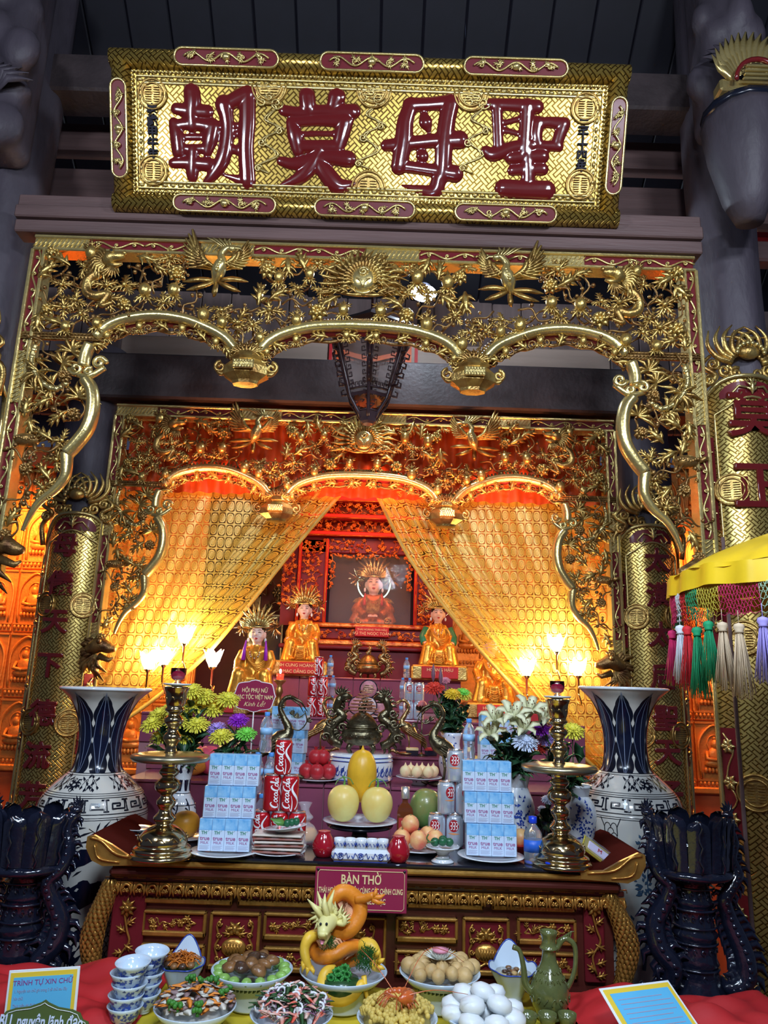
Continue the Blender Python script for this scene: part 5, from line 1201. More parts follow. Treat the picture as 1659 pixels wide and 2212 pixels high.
        for a in (-.9, -.5, -.15, .2, .55, .9): t.ribbon([(X(242), Z(1795)), (X(242+13*sin(a)), Z(1795-12*cos(a)+2)), (X(242+15*sin(a)), Z(1795-22*cos(a)))], (.003, .013, .001), f, sub=2)
        for i in range(10): a = random.uniform(-1, .2); t.ribbon([(X(150+6*i), Z(2060)), (X(150+6*i+sin(a)*30), Z(2010)), (X(150+6*i+sin(a)*60), Z(1970))], (.004, .007, .001), f)
        text_ = None
    for th in (-pi/2+.95, -pi/2-1.0) if side < 0 else (-pi/2-.62, -pi/2+1.1):
        g = onl(pr, th, .0016); a0, a1 = .5, zz(1752)
        for e in (-1, 1): t.ribbon([(e*.022, a0), (e*.022, a1-.03), (e*.035, a1)], .003, g)
        k = 0; z = a0
        while z < a1-.03:
            for x in ((-.011, .011) if k % 2 else (0,)): t.ribbon([(x+.011*cos(b), z+.016*sin(b)) for b in [pi*j/6 for j in range(7)]], .0022, g)
            z += .016; k += 1
    if side > 0:
        X = lambda x: (x-1365)*kk*1.1; t3 = MB()
        for (cx, cy, n, q) in ((1398, 1808, 14, 18), (1392, 1885, 22, 16), (1410, 1935, 12, 14), (1370, 1965, 10, 14), (1385, 2000, 12, 16)):
            for i in range(n): a = random.uniform(0, 6.28); d = random.uniform(2, q); x, y = cx+cos(a)*d, cy+sin(a)*d*1.3; b = a+random.uniform(-1, 1); t3.ribbon([(X(x), Z(y)), (X(x+cos(b)*4), Z(y+sin(b)*4)), (X(x+cos(b)*9), Z(y+sin(b)*9))], (.001, .009, .0005), f)
        t3.ribbon([(X(1385), Z(2060)), (X(1392), Z(2000)), (X(1405), Z(1950)), (X(1398), Z(1880)), (X(1405), Z(1800)), (X(1395), Z(1780))], (.012, .008, .006, .004, .003, .001), f)
        t3.build('painted_blossom_tree', mat('blue grey glaze', (.06, .12, .2), .25), r)
    t.build('painted_scene', INKB, r)
    if side < 0:
        for i, q in enumerate(('Hoa', 'Khai')): th = -pi/2-.55; rr = rad(pr, .95)+.002; text(q, INKB, r, (rr*cos(th), rr*sin(th), Z(1898+22*i)), .03, rot=(0, 0, th+pi/2))
    return r
floor_vase(230, 'tall blue and white floor vase with lotus painting, left of the altar table', -1)
floor_vase(1346, 'tall blue and white floor vase with blossom tree, right of the altar table', 1)
# ================================================================= TABLE-TOP HELPERS
def tt(px, py): return PZ(px, py, TTZ)
def lathe_thing(name, loc, prof, m, label, cat, part=None, n=28, parts=(), group=None, **k):
    if not parts:
        o = MB().lathe(prof, n, **k).build(name, m, None, loc); return tag(o, label, cat, group)
    r = thing(name, loc, label, cat, group); MB().lathe(prof, n, **k).build(part or 'body', m, r); return r
# brass candlesticks
def candlestick(px, py, label, red):
    k = .00158; c = tt(px, py); r = thing('candlestick', c, label, 'candlestick')
    rows = [(60, 0), (60, 4), (57, 8), (53, 10), (55, 14), (52, 18), (46, 22), (47, 27), (44, 36), (36, 46), (22, 55), (15, 58), (20, 64), (21, 70), (14, 78), (12, 84), (17, 92), (18, 100), (11, 108), (14, 112), (23, 120), (24, 128), (21, 136), (12, 142), (18, 148), (19, 154), (14, 160), (16, 168), (13, 176)]
    MB().lathe(dense([(a*k, b*k) for a, b in rows], 2), 36).build('base_and_stem', BRASS, r)
    MB().lathe([(0, 176*k), (70*k, 172*k), (75*k, 177*k), (74*k, 183*k), (60*k, 186*k), (14*k, 187*k)], 40).build('drip_dish', mat('dull brass', (.4, .36, .24), .3, .9, .2, 20) if 'dull brass' not in bpy.data.materials else bpy.data.materials['dull brass'], r)
    rows = [(13, 187), (10, 196), (11, 204), (17, 212), (17, 220), (10, 228), (11, 236), (18, 244), (18, 252), (11, 259), (13, 262), (18, 266), (19, 270), (16, 274), (19, 282), (21, 300), (24, 308), (25, 312), (20, 313)]
    MB().lathe(dense([(a*k, b*k) for a, b in rows], 2), 32).build('upper_stem_and_cup', BRASS, r)
    t = MB()
    for zrow, rr, n, s_ in ((34, 46, 12, 1), (130, 23.5, 8, .6), (290, 20, 7, .7)):
        for i in range(n): a = 2*pi*i/n; t.tube([((rr*k+.0005)*cos(a+d*.12), (rr*k+.0005)*sin(a+d*.12), zrow*k+.008*s_*sin(d*1.3)) for d in range(4)], .0014, 4)
    t.build('engraving', mat('engraved brass', (.5, .36, .16), .3, 1) if 'engraved brass' not in bpy.data.materials else bpy.data.materials['engraved brass'], r)
    s = thing('glass_cup', c+Vector((0, 0, 313*k)), label.split(',')[0].replace('tall brass candlestick', 'small glass cup of red wax on a white saucer, on the candlestick'), 'cup'); s['label'] = red
    MB().lathe([(10*k, 0), (26*k, 3*k), (28*k, 6*k), (12*k, 5*k)], 24).build('saucer', WHITE, s)
    MB().lathe([(7*k, 6*k), (7*k, 8*k), (4*k, 10*k), (12*k, 15*k), (15*k, 24*k), (15*k, 36*k), (14.4*k, 36*k), (14*k, 24*k), (3*k, 13*k)], 20, wob=lambda a, z: 1+.04*sin(6*a)*(z > 30*k)).build('glass', GLASS, s)
    MB().lathe([(0, 14*k), (11*k, 16*k), (13.6*k, 24*k), (13.6*k, 31*k), (0, 31*k)], 18).build('red_wax', mat('red candle gel', (.55, .01, .06), .15, coat=.5) if 'red candle gel' not in bpy.data.materials else bpy.data.materials['red candle gel'], s)
candlestick(348, 1850, 'tall brass candlestick at the left end of the altar table', 'glass cup of red wax on the left candlestick')
candlestick(1212, 1868, 'tall brass candlestick at the right end of the altar table', 'glass cup of red wax on the right candlestick')
# ---- milk packs
MW = mat('pale blue carton', (.55, .68, .86), .45); MBL = mat('sky blue carton top', (.05, .36, .75), .4, 0, .6, 40, col2=(.3, .62, .9)); P1 = flat('green logo print', (.0, .22, .13)); P2 = flat('purple print', (.32, .05, .25)); P3 = flat('grey print', (.35, .35, .5))
def carton_mesh(w_=.0385, h=.092, d=.045):
    t = MB().box((-w_/2, 0, 0), (w_/2, d, h*.64), 0, .001); t.box((-w_/2, 0, h*.64), (w_/2, d, h), 1, .001); return t.mesh('milk_carton', [MW, MBL])
CART = carton_mesh()
def print_mesh():
    t = MB(); A = [('TH', .013, .052, 0, .0004, 1), ('true', .0165, .036, 1, .0003, 1.05), ('MILK', .0105, .0235, 1, 0, 1.1), ('MILK', .0102, .0237, 1, 0, 1.1)]
    for b, s, z, m, o, sx in A[:3]: t.mesh_in(text_mesh(b, s, .0003, o, sx=sx), Matrix.Translation((0 if b != 'TH' else -.003, -.0006, z)), m)
    t.tube([(.007, -.001, .055), (.012, -.001, .059)], (.0008, .002, .0006), 5, 0, flat=.3)
    for i, z in enumerate((.0145, .011, .008, .005)): t.box((-.015, -.0006, z), (.015-.004*(i % 2), -.0002, z+.0009), 2)
    return t.mesh('print', [P1, P2, P3])
PRN = print_mesh(); WRAP = mat('clear shrink wrap', (.9, .95, 1), .08, 0, alpha=.1, spec=1)
def milk_pack(loc, rz, label, n=4, s=1, group='shrink wrapped milk packs'):
    r = thing('milk_pack', loc, label, 'milk', group, rz=rz); r.scale = (s, s, s)
    for i in range(n):
        c = inst('milk_carton', CART, r, ((i-(n-1)/2)*.0392, random.uniform(0, .001), 0)); inst('print', PRN, c)
    w_ = n*.0392/2+.001; MB().box((-w_, -.0022, .0005), (w_, .046, .0935), 0, .002).build('shrink_wrap', WRAP, r)
    return r
def plate(loc, r, label, rimc=None, m=None, h=.012, name='plate', foot=0, deep=0, dec=None):
    root = thing(name, loc, label, 'plate')
    pr = [(r*.45, 0), (r*.5, .001), (r*.52, .004), (r*.8, .008+deep*.4), (r, h+deep), (r*.99, h+deep+.002), (r*.78, .0105+deep*.4), (r*.5, .006), (0, .005)]
    if foot: pr = [(r*.3, -foot), (r*.33, -foot+.003), (r*.26, -foot*.5), (r*.3, -.002)]+pr[1:]; root.location.z += foot
    MB().lathe(pr, 40).build('dish', m or WHITE, root)
    if rimc:
        t = MB().lathe([(r*.93, h+deep-.0006), (r*.985, h+deep+.0023)], 40, cap=False); t.build('rim_band', rimc, root)
    if dec:
        t = MB()
        for i in range(24):
            a = 2*pi*i/24; q = r*.86; z = .5*(.008+deep*.4+h+deep)-.003; t.blade([(cos(a)*q, sin(a)*q, z-.004), (cos(a+.05)*(q+.0025), sin(a+.05)*(q+.0025), z), (cos(a+.12)*q, sin(a+.12)*q, z+.003)], (.001, .004, .0005), (cos(a), sin(a), -.5))
        t.build('painted_leaves', dec, root)
    return root
def stack(px, py, sgn, lb, Y=None, rz=0.04, n=3, s=1):
    c = tt(px, py)
    plate(c, .105, 'white scalloped plate under the %s' % lb)
    for i in range(n):
        milk_pack(c+Vector((sgn*.006*i*-1, -.02+.008*i, .0125+.0938*i*s)), rz+random.uniform(-.03, .03), ['bottom', 'middle', 'top'][i]+' milk pack of the '+lb, s=s)
stack(484, 1846, -1, 'front left milk stack'); stack(1060, 1856, 1, 'front right milk stack', rz=-.03)
def rear(px, Y, lb, rz):
    p = on_tier(px, 1680, Y); plate(p, .1, 'white plate under the '+lb)
    for i in range(3): milk_pack(p+Vector((.004*i, 0, .0125+.0938*i)), rz, ['bottom', 'middle', 'top'][i]+' milk pack of the '+lb)
rear(612, 3.26, 'rear left milk stack on the tiled step', -.25); rear(1075, 3.26, 'rear right milk stack on the tiled step', .15)
# ---- cans
ALU = mat('brushed can metal', (.7, .72, .75), .22, .9); CRED = mat('glossy red can', (.55, .012, .02), .2, .3, coat=.5); CSIL = mat('silver white can', (.62, .68, .76), .22, .5, coat=.4); PWH = flat('white print', (.9, .9, .9)); PRD = flat('dark red print', (.4, .01, .02))
def can(kind, r=.0285, h=.112):
    t = MB().lathe([(r*.72, 0), (r*.95, .003), (r, .009), (r, h-.012), (r*.86, h-.003)], 26); body = t.mesh('can_body', CRED if kind == 'c' else CSIL)
    lid = MB().lathe([(r*.86, h-.004), (r*.9, h), (r*.86, h+.001), (r*.8, h-.002), (0, h-.002)], 26).mesh('can_lid', ALU); pr = [(r, 0), (r, h)]; t = MB(); f = onl(pr, -pi/2, .0004)
    if kind == 'c':
        def V_(pts, w_, k=6): # script runs up the can: x along height, y round
            sp = spline([(a, b, 0) for a, b in pts], k); t.ribbon([(-p.y, p.x) for p in sp], w_, f, sub=1)
        def Cc(x, y, s, w_): V_([(x+s*cos(a)*.6+s*(sin(a))*.25, y+s*sin(a)) for a in (.8, 1.5, 2.3, 3.1, 3.9, 4.7, 5.5)], w_)
        def oo(x, y, s): V_([(x+s*cos(a)*.7+s*sin(a)*.25, y+s*sin(a)) for a in (0, 1.25, 2.5, 3.75, 5, 6.28)], (.0022, .0035, .0022, .0035, .0022))
        Cc(.022, .001, .013, (.002, .005, .0055, .003, .002)); V_([(.014, -.012), (.004, -.018), (.03, -.02), (.05, -.016)], (.001, .003, .001))
        oo(.034, -.003, .006); Cc(.044, -.003, .006, (.002, .004, .002)); oo(.053, -.003, .006); V_([(.058, .002), (.059, -.008), (.062, -.006)], .003)
        Cc(.073, .001, .013, (.002, .005, .0055, .003, .002)); oo(.082, -.003, .006); V_([(.087, -.006), (.092, .014), (.09, .016), (.089, -.008), (.093, -.007)], (.002, .004, .003)); oo(.097, -.003, .005); V_([(.1, .002), (.101, -.008), (.104, -.006)], .003)
        t.ribbon([(.03+.012*sin(k*.35), .008+k*.0048) for k in range(20)], (.003, .008, .003), f); pm = PWH
        o2 = None
    else:
        t.ribbon([(-.018+.036*k/16, h*.68) for k in range(17)], [max(.001, .038*(1-((k/16)*2-1)**2)**.5) for k in range(17)], f, m=0, sub=6)
        g = onl(pr, -pi/2, .0009)
        for i in (-1, 0, 1):
            c = i*.0088
            for z0 in (.006, -.006): t.ribbon([(c+.0038*cos(a)*1.0+.0012*(z0 > 0), h*.68+z0+.006*sin(a)) for a in (2.3, 1.5, .6, -.3, -1.2, -2.1)], .0024, g, m=1)
        t.ribbon([(-.02+.04*k/10, h*.44) for k in range(11)], [.001, .003, .006, .003, .001], f, m=2, sub=2)
        for i, z in enumerate((.3, .26, .22)): t.ribbon([(-.014+.028*k/6, h*z) for k in range(7)], .0012, f, m=3)
    pr_ = t.mesh('can_print', [PWH] if kind == 'c' else [PRD, PWH, flat('orange print', (.8, .3, .1)), P3])
    return body, lid, pr_
CANS = {'c': can('c'), 'b': can('b', .0295, .104)}; CH = {'c': .1125, 'b': .1045}
def place_can(kind, loc, label, rz=0, s=1):
    r = thing('drink_can', loc, label, 'can', 'red soda cans' if kind == 'c' else 'silver beer cans', rz=rz); r.scale = (s, s, s)
    for nm, me in zip(('can_body', 'can_lid', 'can_print'), CANS[kind]): inst(nm, me, r)
def pyramid(kind, px, py, Y, rows, lb, s=1, base=None):
    c = base if base is not None else tt(px, py); d = .0585*s if kind == 'c' else .061*s
    nm = {0: 'bottom', 1: 'middle', 2: 'top', 3: 'highest'}; side = {1: ['single'], 2: ['left', 'right'], 3: ['left', 'centre', 'right']}
    for i, n in enumerate(rows):
        for j in range(n): place_can(kind, c+Vector(((j-(n-1)/2)*d, 0, i*CH[kind]*s)), '%s can, %s row of the %s' % (side[n][j], nm[i], lb), random.uniform(-.5, .5), s)
pyramid('c', 600, 1832, 0, [3, 2, 1], 'red can pyramid in front'); pyramid('b', 982, 1830, 0, [3, 2, 1], 'silver can pyramid in front')
pyramid('c', 0, 0, 0, [2, 2, 1], 'rear red can pyramid by the brown crane', .9, on_tier(684, 1538, 3.98)); pyramid('b', 0, 0, 0, [2, 2], 'rear silver can pyramid by the round sweets', .9, on_tier(893, 1538, 3.98))
# ---- water bottles
LAB = mat('light blue bottle label', (.3, .55, .85), .4); CAPB = mat('blue bottle cap', (.08, .3, .75), .4); WATER = mat('bottled water', (.75, .85, .95), .02, 0, trans=.9, ior=1.1)
bt = MB().lathe(dense([(.018, 0), (.0225, .004), (.023, .03), (.02, .045), (.0225, .055), (.0225, .085), (.0215, .098), (.016, .112), (.009, .123), (.0088, .128)], 2), 20); BOT = bt.mesh('bottle_body', PLAST)
BLB = MB().lathe([(.0226, .062), (.0228, .062), (.0228, .086), (.0226, .086)], 20).mesh('label_band', LAB); BCP = MB().lathe([(.0098, .127), (.0102, .128), (.0102, .139), (.009, .141), (0, .141)], 16).mesh('cap', CAPB)
BPT = text_mesh('water', .011, .0003).copy(); BPT.materials.append(PWH)
def bottle(loc, label, s=1, group='small water bottles'):
    r = thing('water_bottle', loc, label, 'bottle', group); r.scale = (s, s, s)
    for nm, me in zip(('bottle_body', 'label_band', 'cap'), (BOT, BLB, BCP)): inst(nm, me, r)
def bottles(base, rows, lb, s=1):
    nm = ['bottom', 'middle', 'top']
    for i, n in enumerate(rows):
        for j in range(n): bottle(base+Vector(((j-(n-1)/2)*.048*s, .002*i, i*.141*s)), '%s bottle, %s row of the %s' % ({1: ['single'], 2: ['left', 'right'], 3: ['left', 'centre', 'right']}[n][j], nm[i], lb), s)
bottles(tt(560, 1806), [3, 2, 1], 'left bottle tower', .98); bottles(tt(1004, 1822)+Vector((.015, .02, 0)), [2, 2, 1], 'right bottle tower', .98)
bottles(on_tier(709, 1535, 4.05), [2, 2, 1], 'rear bottle tower left of the reddish censer', .75); bottles(on_tier(876, 1535, 4.05), [2, 2, 1], 'rear bottle tower right of the reddish censer', .75)
c = tt(1152, 1865); r = thing('water_bottle', c, 'clear bottle with deep blue cap standing at the table edge by the right candlestick', 'bottle')
MB().lathe(dense([(.024, 0), (.028, .004), (.028, .075), (.026, .09), (.014, .108), (.0105, .112), (.0105, .118)], 2), 22).build('bottle_body', PLAST, r); MB().lathe([(.0285, .035), (.0286, .035), (.0286, .07), (.0285, .07)], 22, cap=False).build('label_band', mat('deep blue label', (.02, .12, .6), .4), r)
CB = mat('deep blue plastic', (.01, .05, .6), .25); MB().lathe([(.0115, .116), (.013, .118), (.013, .136), (.0, .138)], 16).build('cap', CB, r); MB().lathe([(0, .002), (.025, .002), (.025, .008), (0, .008)], 16).build('blue_base', CB, r)
tag(MB().ball((0, 0, .014), .014, 14, 10).build('blue_ball', CB, None, tt(1187, 1876)), 'small deep blue ball at the table edge by the right candlestick', 'ball')
# ---- fruit
MEL = mat('orange yellow melon', (.85, .48, .03), .35, 0, .25, 16, .06, 40); PALE = mat('pale yellow melon', (.8, .72, .25), .35, 0, .2, 10, .05, 40, col2=(.78, .55, .14)); MANG = mat('green mango skin', (.1, .27, .07), .28, 0, .3, 9, .05, 60, coat=.2, col2=(.25, .25, .08))
pc = tt(776, 1818); st_ = MB().lathe([(.07, 0), (.072, .006), (.03, .012), (.025, .03), (.05, .042), (.11, .048), (.115, .056), (.0, .056)], 32).build('fruit_stand', INKB, None, pc); tag(st_, 'black lacquered round stand under the blue rimmed fruit plate', 'stand')
plate(pc+Vector((0, 0, .056)), .128, 'blue and white plate carrying the three yellow melons', BLUE)
def melon(loc, rx, rz_, m, label, stem=1, tip=0, tiltv=(0, 0, 0), name='melon'):
    r = thing(name, loc, label, 'fruit'); r.rotation_euler = tiltv; N_ = 20
    pr = [(rx*sin(pi*i/N_)**.85*(1-.06*cos(pi*i/N_)), rz_*(1-cos(pi*i/N_))) for i in range(N_+1)]; pr[0] = (0, 0); pr[-1] = (0, 2*rz_)
    if tip: pr[-1] = (0, 2*rz_+.016); pr[-2] = (rx*.12, 2*rz_)
    MB().lathe(pr, 32, wob=lambda a, z: 1+.012*sin(10*a)*(tip > 0)).build('fruit_body', m, r)
    if stem:
        t = MB().tube(spline([(0, 0, 2*rz_-.004), (.002, 0, 2*rz_+.014), (-.004, 0, 2*rz_+.03)], 4), (.0045, .003, .003), 6); t.tube(spline([(-.002, 0, 2*rz_+.026), (.02, 0, 2*rz_+.02), (.032, -.01, 2*rz_+.004)], 4), .0018, 5); t.tube(spline([(-.002, 0, 2*rz_+.026), (-.02, 0, 2*rz_+.016), (-.03, -.01, 2*rz_+.0)], 4), .0018, 5)
        t.build('stem', LEAFL, r)
b = pc+Vector((0, 0, .066))
melon(b+Vector((-.059, -.025, 0)), .054, .059, PALE, 'pale yellow melon at the left on the blue rimmed plate'); melon(b+Vector((.056, -.02, 0)), .054, .057, PALE, 'pale yellow melon at the right on the blue rimmed plate')
melon(b+Vector((0, .035, .055)), .052, .088, MEL, 'tall orange yellow melon standing behind the two pale ones', stem=0, tip=1)
melon(tt(398, 1812)+Vector((0, .0, .004)), .047, .042, mat('orange persimmon skin', (.8, .36, .03), .4, 0, .25, 14), 'big orange fruit behind the left candlestick', stem=0, name='persimmon'); plate(tt(405, 1815), .07, 'white plate under the big orange fruit')
melon(tt(915, 1812)+Vector((0, .015, .03)), .058, .068, MANG, 'large green mango leaning on the peaches', stem=0, name='mango', tiltv=(0, .1, 0))
pl_ = tt(905, 1838); plate(pl_, .1, 'white plate of peaches below the green mango')
PCH = mat('red yellow peach skin', (.75, .12, .08), .4, 0, .5, 22, col2=(.85, .5, .2)); PG = mat('pink bean peach', (.8, .42, .25), .5, 0, .4, 18, col2=(.85, .75, .4))
def round_fruit(loc, r, m, label, name='peach', group=None, tipz=0, crown=0):
    o = thing(name, loc, label, 'fruit', group); N_ = 12
    pr = [(r*sin(pi*i/N_), r*(1-cos(pi*i/N_))) for i in range(N_+1)]; pr[0] = (0, r*.08)
    if tipz: pr[-2] = (r*.28, 2*r*.97); pr[-1] = (0, 2*r+tipz)
    else: pr[-1] = (0, 2*r*.93)
    MB().lathe(pr, 20, wob=lambda a, z: 1-.06*max(0, cos(a+1.9))**8).build('fruit_body', m, o)
    if crown:
        t = MB()
        for i in range(6): a = i*pi/3; t.blade([(cos(a)*.004, sin(a)*.004, 2*r*.93), (cos(a)*.006, sin(a)*.006, 2*r+.006), (cos(a)*.011, sin(a)*.011, 2*r+.012)], (.003, .004, .001), (cos(a), sin(a), 0))
        t.build('fruit_crown', m, o)
    else: MB().tube([(0, 0, 2*r*.9), (.001, 0, 2*r*1.03)], .0015, 5).build('stalk', STEMG, o)
    return o
for i, (dx, dy, dz) in enumerate(((-.058, -.03, .012), (-.005, -.045, .012), (.05, -.02, .012), (-.045, .03, .012), (.03, .04, .012), (-.03, -.005, .052))): round_fruit(pl_+Vector((dx, dy, dz)), .029, PCH, ['peach at the left front of the mango plate', 'peach at the centre front of the mango plate', 'peach at the right front of the mango plate, by the areca nuts', 'peach at the back left of the mango plate', 'peach at the back right of the mango plate', 'peach lying on top of the others under the mango'][i])
# pomegranates and peach buns on the first tier
p = on_tier(685, 1690, 3.22); plate(p, .085, 'white plate of red pomegranates on the lowest tiled step')
POM = mat('red pomegranate skin', (.6, .03, .04), .35, 0, .35, 16)
for i, (dx, dy, dz) in enumerate(((-.045, -.02, .012), (.0, -.04, .012), (.047, -.015, .012), (.0, .035, .012), (-.012, 0, .065), (.018, .002, .066))): round_fruit(p+Vector((dx, dy, dz)), .031, POM, 'red pomegranate '+['at the left of its plate', 'at the front of its plate', 'at the right of its plate', 'at the back of its plate', 'on top of the pile, left', 'on top of the pile, right'][i], 'pomegranate', crown=1)
p = on_tier(905, 1690, 3.22); q = plate(p, .096, 'white plate of pointed peach buns on the lowest tiled step', foot=.02)
for i in range(6): round_fruit(p+Vector((-.058+.0235*i*1.0, -.02+.03*(i % 2), .032)), .023, PG, 'pale pointed peach bun, number %s from the left on its plate' % ['one', 'two', 'three', 'four', 'five', 'six'][i], 'peach_bun', tipz=.012)
# ---- small things along the front edge
RJ = mat('red glazed jar', (.4, .008, .02), .14, 0, .2, 8, coat=.8)
for a, b, lb in ((698, 1850, 'small red glazed jar left of the tea cups'), (860, 1862, 'small red glazed jar right of the tea cups')):
    c = tt(a, b); r = thing('red_jar', c, lb, 'jar'); MB().lathe(dense([(.018, 0), (.026, .003), (.034, .02), (.035, .034), (.027, .055), (.019, .068), (.02, .074)], 2), 26).build('jar_body', RJ, r); MB().lathe([(.0, .069), (.018, .07), (.018, .0745), (0, .075)], 18).build('wax_top', mat('pale red wax', (.5, .12, .1), .5) if 'pale red wax' not in bpy.data.materials else bpy.data.materials['pale red wax'], r)
c = tt(779, 1860); r = thing('cup_stand', c, 'oblong blue and white stand holding five tea cups at the front edge', 'cup stand')
t = MB().box((-.088, -.028, 0), (.088, .028, .036), 0, .01); t.build('stand_body', WHITE, r); t = MB()
for x in (-.06, 0, .06):
    t.tube([(x+cos(a)*.009, -.0288, .018+sin(a)*.009) for a in [j*.5 for j in range(13)]], .0012, 4)
    for e in (-1, 1): t.tube(spline([(x+e*.012, -.0288, .02), (x+e*.017, -.0288, .027), (x+e*.022, -.0288, .012), (x+e*.027, -.0288, .02)], 3), .0014, 4)
    for k in range(5): t.ball((x+.004*cos(k), -.028, .018+.004*sin(k*2)), .003, 5, 4)
t.box((-.08, -.0286, .002), (.08, -.0282, .004)); t.build('painted_scroll', BLUE, r)
CUP = MB().lathe([(.009, 0), (.013, .002), (.0165, .02), (.0168, .03), (.0158, .03), (.0145, .018), (0, .004)], 20).mesh('cup_body', WHITE); t = MB()
for k in range(9): a = k*.7; t.tube([((.0163)*cos(a+j*.12), .0163*sin(a+j*.12), .014+.005*sin(j*1.4+k)) for j in range(5)], .0011, 4)
CUPD = t.mesh('cup_painting', BLUE)
for i in range(5):
    q = thing('tea_cup', c+Vector((-.066+.033*i, -.003, .034)), 'tea cup %s on the oblong stand' % ['at the left end', 'second from the left', 'in the middle', 'second from the right', 'at the right end'][i], 'cup'); inst('cup_body', CUP, q); inst('cup_painting', CUPD, q)
c = tt(956, 1862); r = thing('pedestal_dish', c, 'small footed porcelain dish of green areca nuts at the front edge', 'dish')
MB().lathe([(.034, 0), (.035, .004), (.022, .012), (.016, .02), (.022, .03), (.05, .042), (.052, .046), (.035, .036), (0, .032)], 28).build('dish_body', WHITE, r); t = MB(); ring(t, [(.0225, .0), (.0225, .01)], .012, .002); t.build('painted_ring', mat('green glaze line', (.05, .2, .15), .3), r)
ARE = mat('green areca nut', (.02, .12, .05), .3, 0, .3, 30)
for i, (x, y) in enumerate(((-.024, 0), (-.002, -.012), (.02, .004), (.002, .018))): tag(MB().ball((0, 0, 0), (.014, .012, .013), 12, 8).build('areca_nut', ARE, None, c+Vector((x, y, .056+.004*(i % 2)))), ['areca nut at the left of the footed dish', 'areca nut at the front of the footed dish', 'areca nut at the right of the footed dish', 'areca nut at the back of the footed dish'][i], 'fruit')
t = MB(); t.tube(spline([(-.03, 0, .05), (-.05, -.01, .066), (-.045, -.01, .08)], 4), .002, 5); t.tube(spline([(-.02, 0, .055), (-.035, -.02, .06), (-.05, -.02, .058)], 4), .002, 5); tag(t.build('areca_stalk', STEMG, None, c), 'thin green areca stalks on the footed dish', 'stalk')
# sachet pile with a plate of betel leaves
c = tt(600, 1846); plate(c, .085, 'white plate under the pile of clear wrapped rice cakes')
SCK = mat('brown rice cake', (.28, .07, .04), .4); SCW = mat('cream cake packet', (.7, .6, .5), .4)
for i in range(6):
    r = thing('wrapped_cake', c+Vector((random.uniform(-.006, .006), -.01, .012+.0095*i)), 'clear wrapped flat cake, %s from the bottom of the pile' % ['first', 'second', 'third', 'fourth', 'fifth', 'sixth'][i], 'cake', 'wrapped cakes piled on the plate', rz=random.uniform(-.12, .12))
    MB().box((-.075, -.045, 0), (.075, .045, .006), 0, .002).build('cake', SCW if i % 2 else SCK, r); MB().grid(lambda u, v: (-.083+.166*u, -.052+.104*v, .0074+.0015*sin(u*23+i)*sin(v*17)-.004*(abs(u-.5)*2)**6-.004*(abs(v-.5)*2)**6), 20, 14).build('clear_wrap', WRAP, r)
c2 = c+Vector((.022, -.01, .071)); q = plate(c2, .068, 'small white plate of betel leaves and areca nuts on the cake pile'); q.rotation_euler = (-.05, -.12, 0)
for i in range(3): tag(MB().ball((0, 0, 0), (.011, .011, .012), 12, 8).build('areca_nut', ARE, None, c2+Vector((.004+.014*i, -.012, .024+.003*i))), ['left areca nut on the cake pile plate', 'middle areca nut on the cake pile plate', 'right areca nut on the cake pile plate'][i], 'fruit')
t = MB(); t.blade([(0, 0, 0), (-.02, -.004, .012), (-.05, 0, .018)], (.006, .022, .002), (0, -.5, 1), ridge=.1); tag(t.build('betel_leaf', LEAFL, None, c2+Vector((0, 0, .016))), 'broad light green betel leaf on the cake pile plate', 'leaf')
# glass decanter, whisky bottle, left small plates, gold packet
c = tt(655, 1822); r = thing('glass_decanter', c, 'rounded clear glass decanter half full of amber liquid', 'decanter'); MB().lathe(dense([(.03, 0), (.045, .01), (.048, .03), (.034, .055), (.018, .068), (.03, .082), (.018, .096), (.015, .11), (.024, .128)], 3), 26, cap=False).build('glass_body', mat('thin clear glass', (.8, .8, .85), .05, 0, alpha=.32, spec=1), r); MB().lathe(dense([(0, .003), (.04, .01), (.045, .03), (.034, .05), (0, .05)], 2), 24).build('amber_liquid', mat('amber liquid', (.75, .35, .02), .1, coat=.5), r)
c = tt(873, 1818); r = thing('whisky_bottle', c, 'square whisky bottle with red label behind the melons', 'bottle'); MB().lathe([(.036, 0), (.038, .003), (.038, .1), (.034, .112), (.014, .128), (.012, .15)], 4, a0=pi/4, smooth=False).build('glass_body', mat('amber whisky glass', (.12, .03, .01), .06, coat=.8), r); MB().lathe([(.0145, .14), (.015, .141), (.0145, .178), (0, .18)], 18).build('cap', mat('silver foil cap', (.7, .7, .68), .3, .8), r)
MB().box((-.022, -.0285, .035), (.022, -.0275, .08)).build('red_label', mat('red bottle label', (.4, .03, .03), .4), r); text('RED', SIGNT, r, (0, -.029, .066), .014, ext=.0003); MB().box((-.022, -.0287, .03), (.022, -.0278, .034)).build('gold_stripe', GOLDB, r)
c = tt(288, 1812); plate(c, .07, 'white plate at the left end of the altar table', foot=.01); q = plate(c+Vector((.012, 0, .022)), .05, 'smaller patterned plate lying on the left end plate', dec=INK)
c = tt(1300, 1870); r = thing('gold_packet', c+Vector((0, .02, .03)), 'shiny gold packet with a wrapped bar leaning at the right table end', 'packet'); r.rotation_euler = (.75, 0, -.9+.35); r.rotation_euler = (-.75, .6, 0)
MB().box((-.062, -.003, -.026), (.062, .003, .026), 0, .002).build('gold_foil', mat('yellow gold foil', (.8, .65, .1), .25, .7), r); MB().box((-.045, -.008, -.014), (.035, -.002, .015), 0, .003).build('wrapped_bar', mat('lilac wrapper', (.6, .55, .75), .3), r); text('M', PRD, r, (-.005, -.0085, 0), .02)
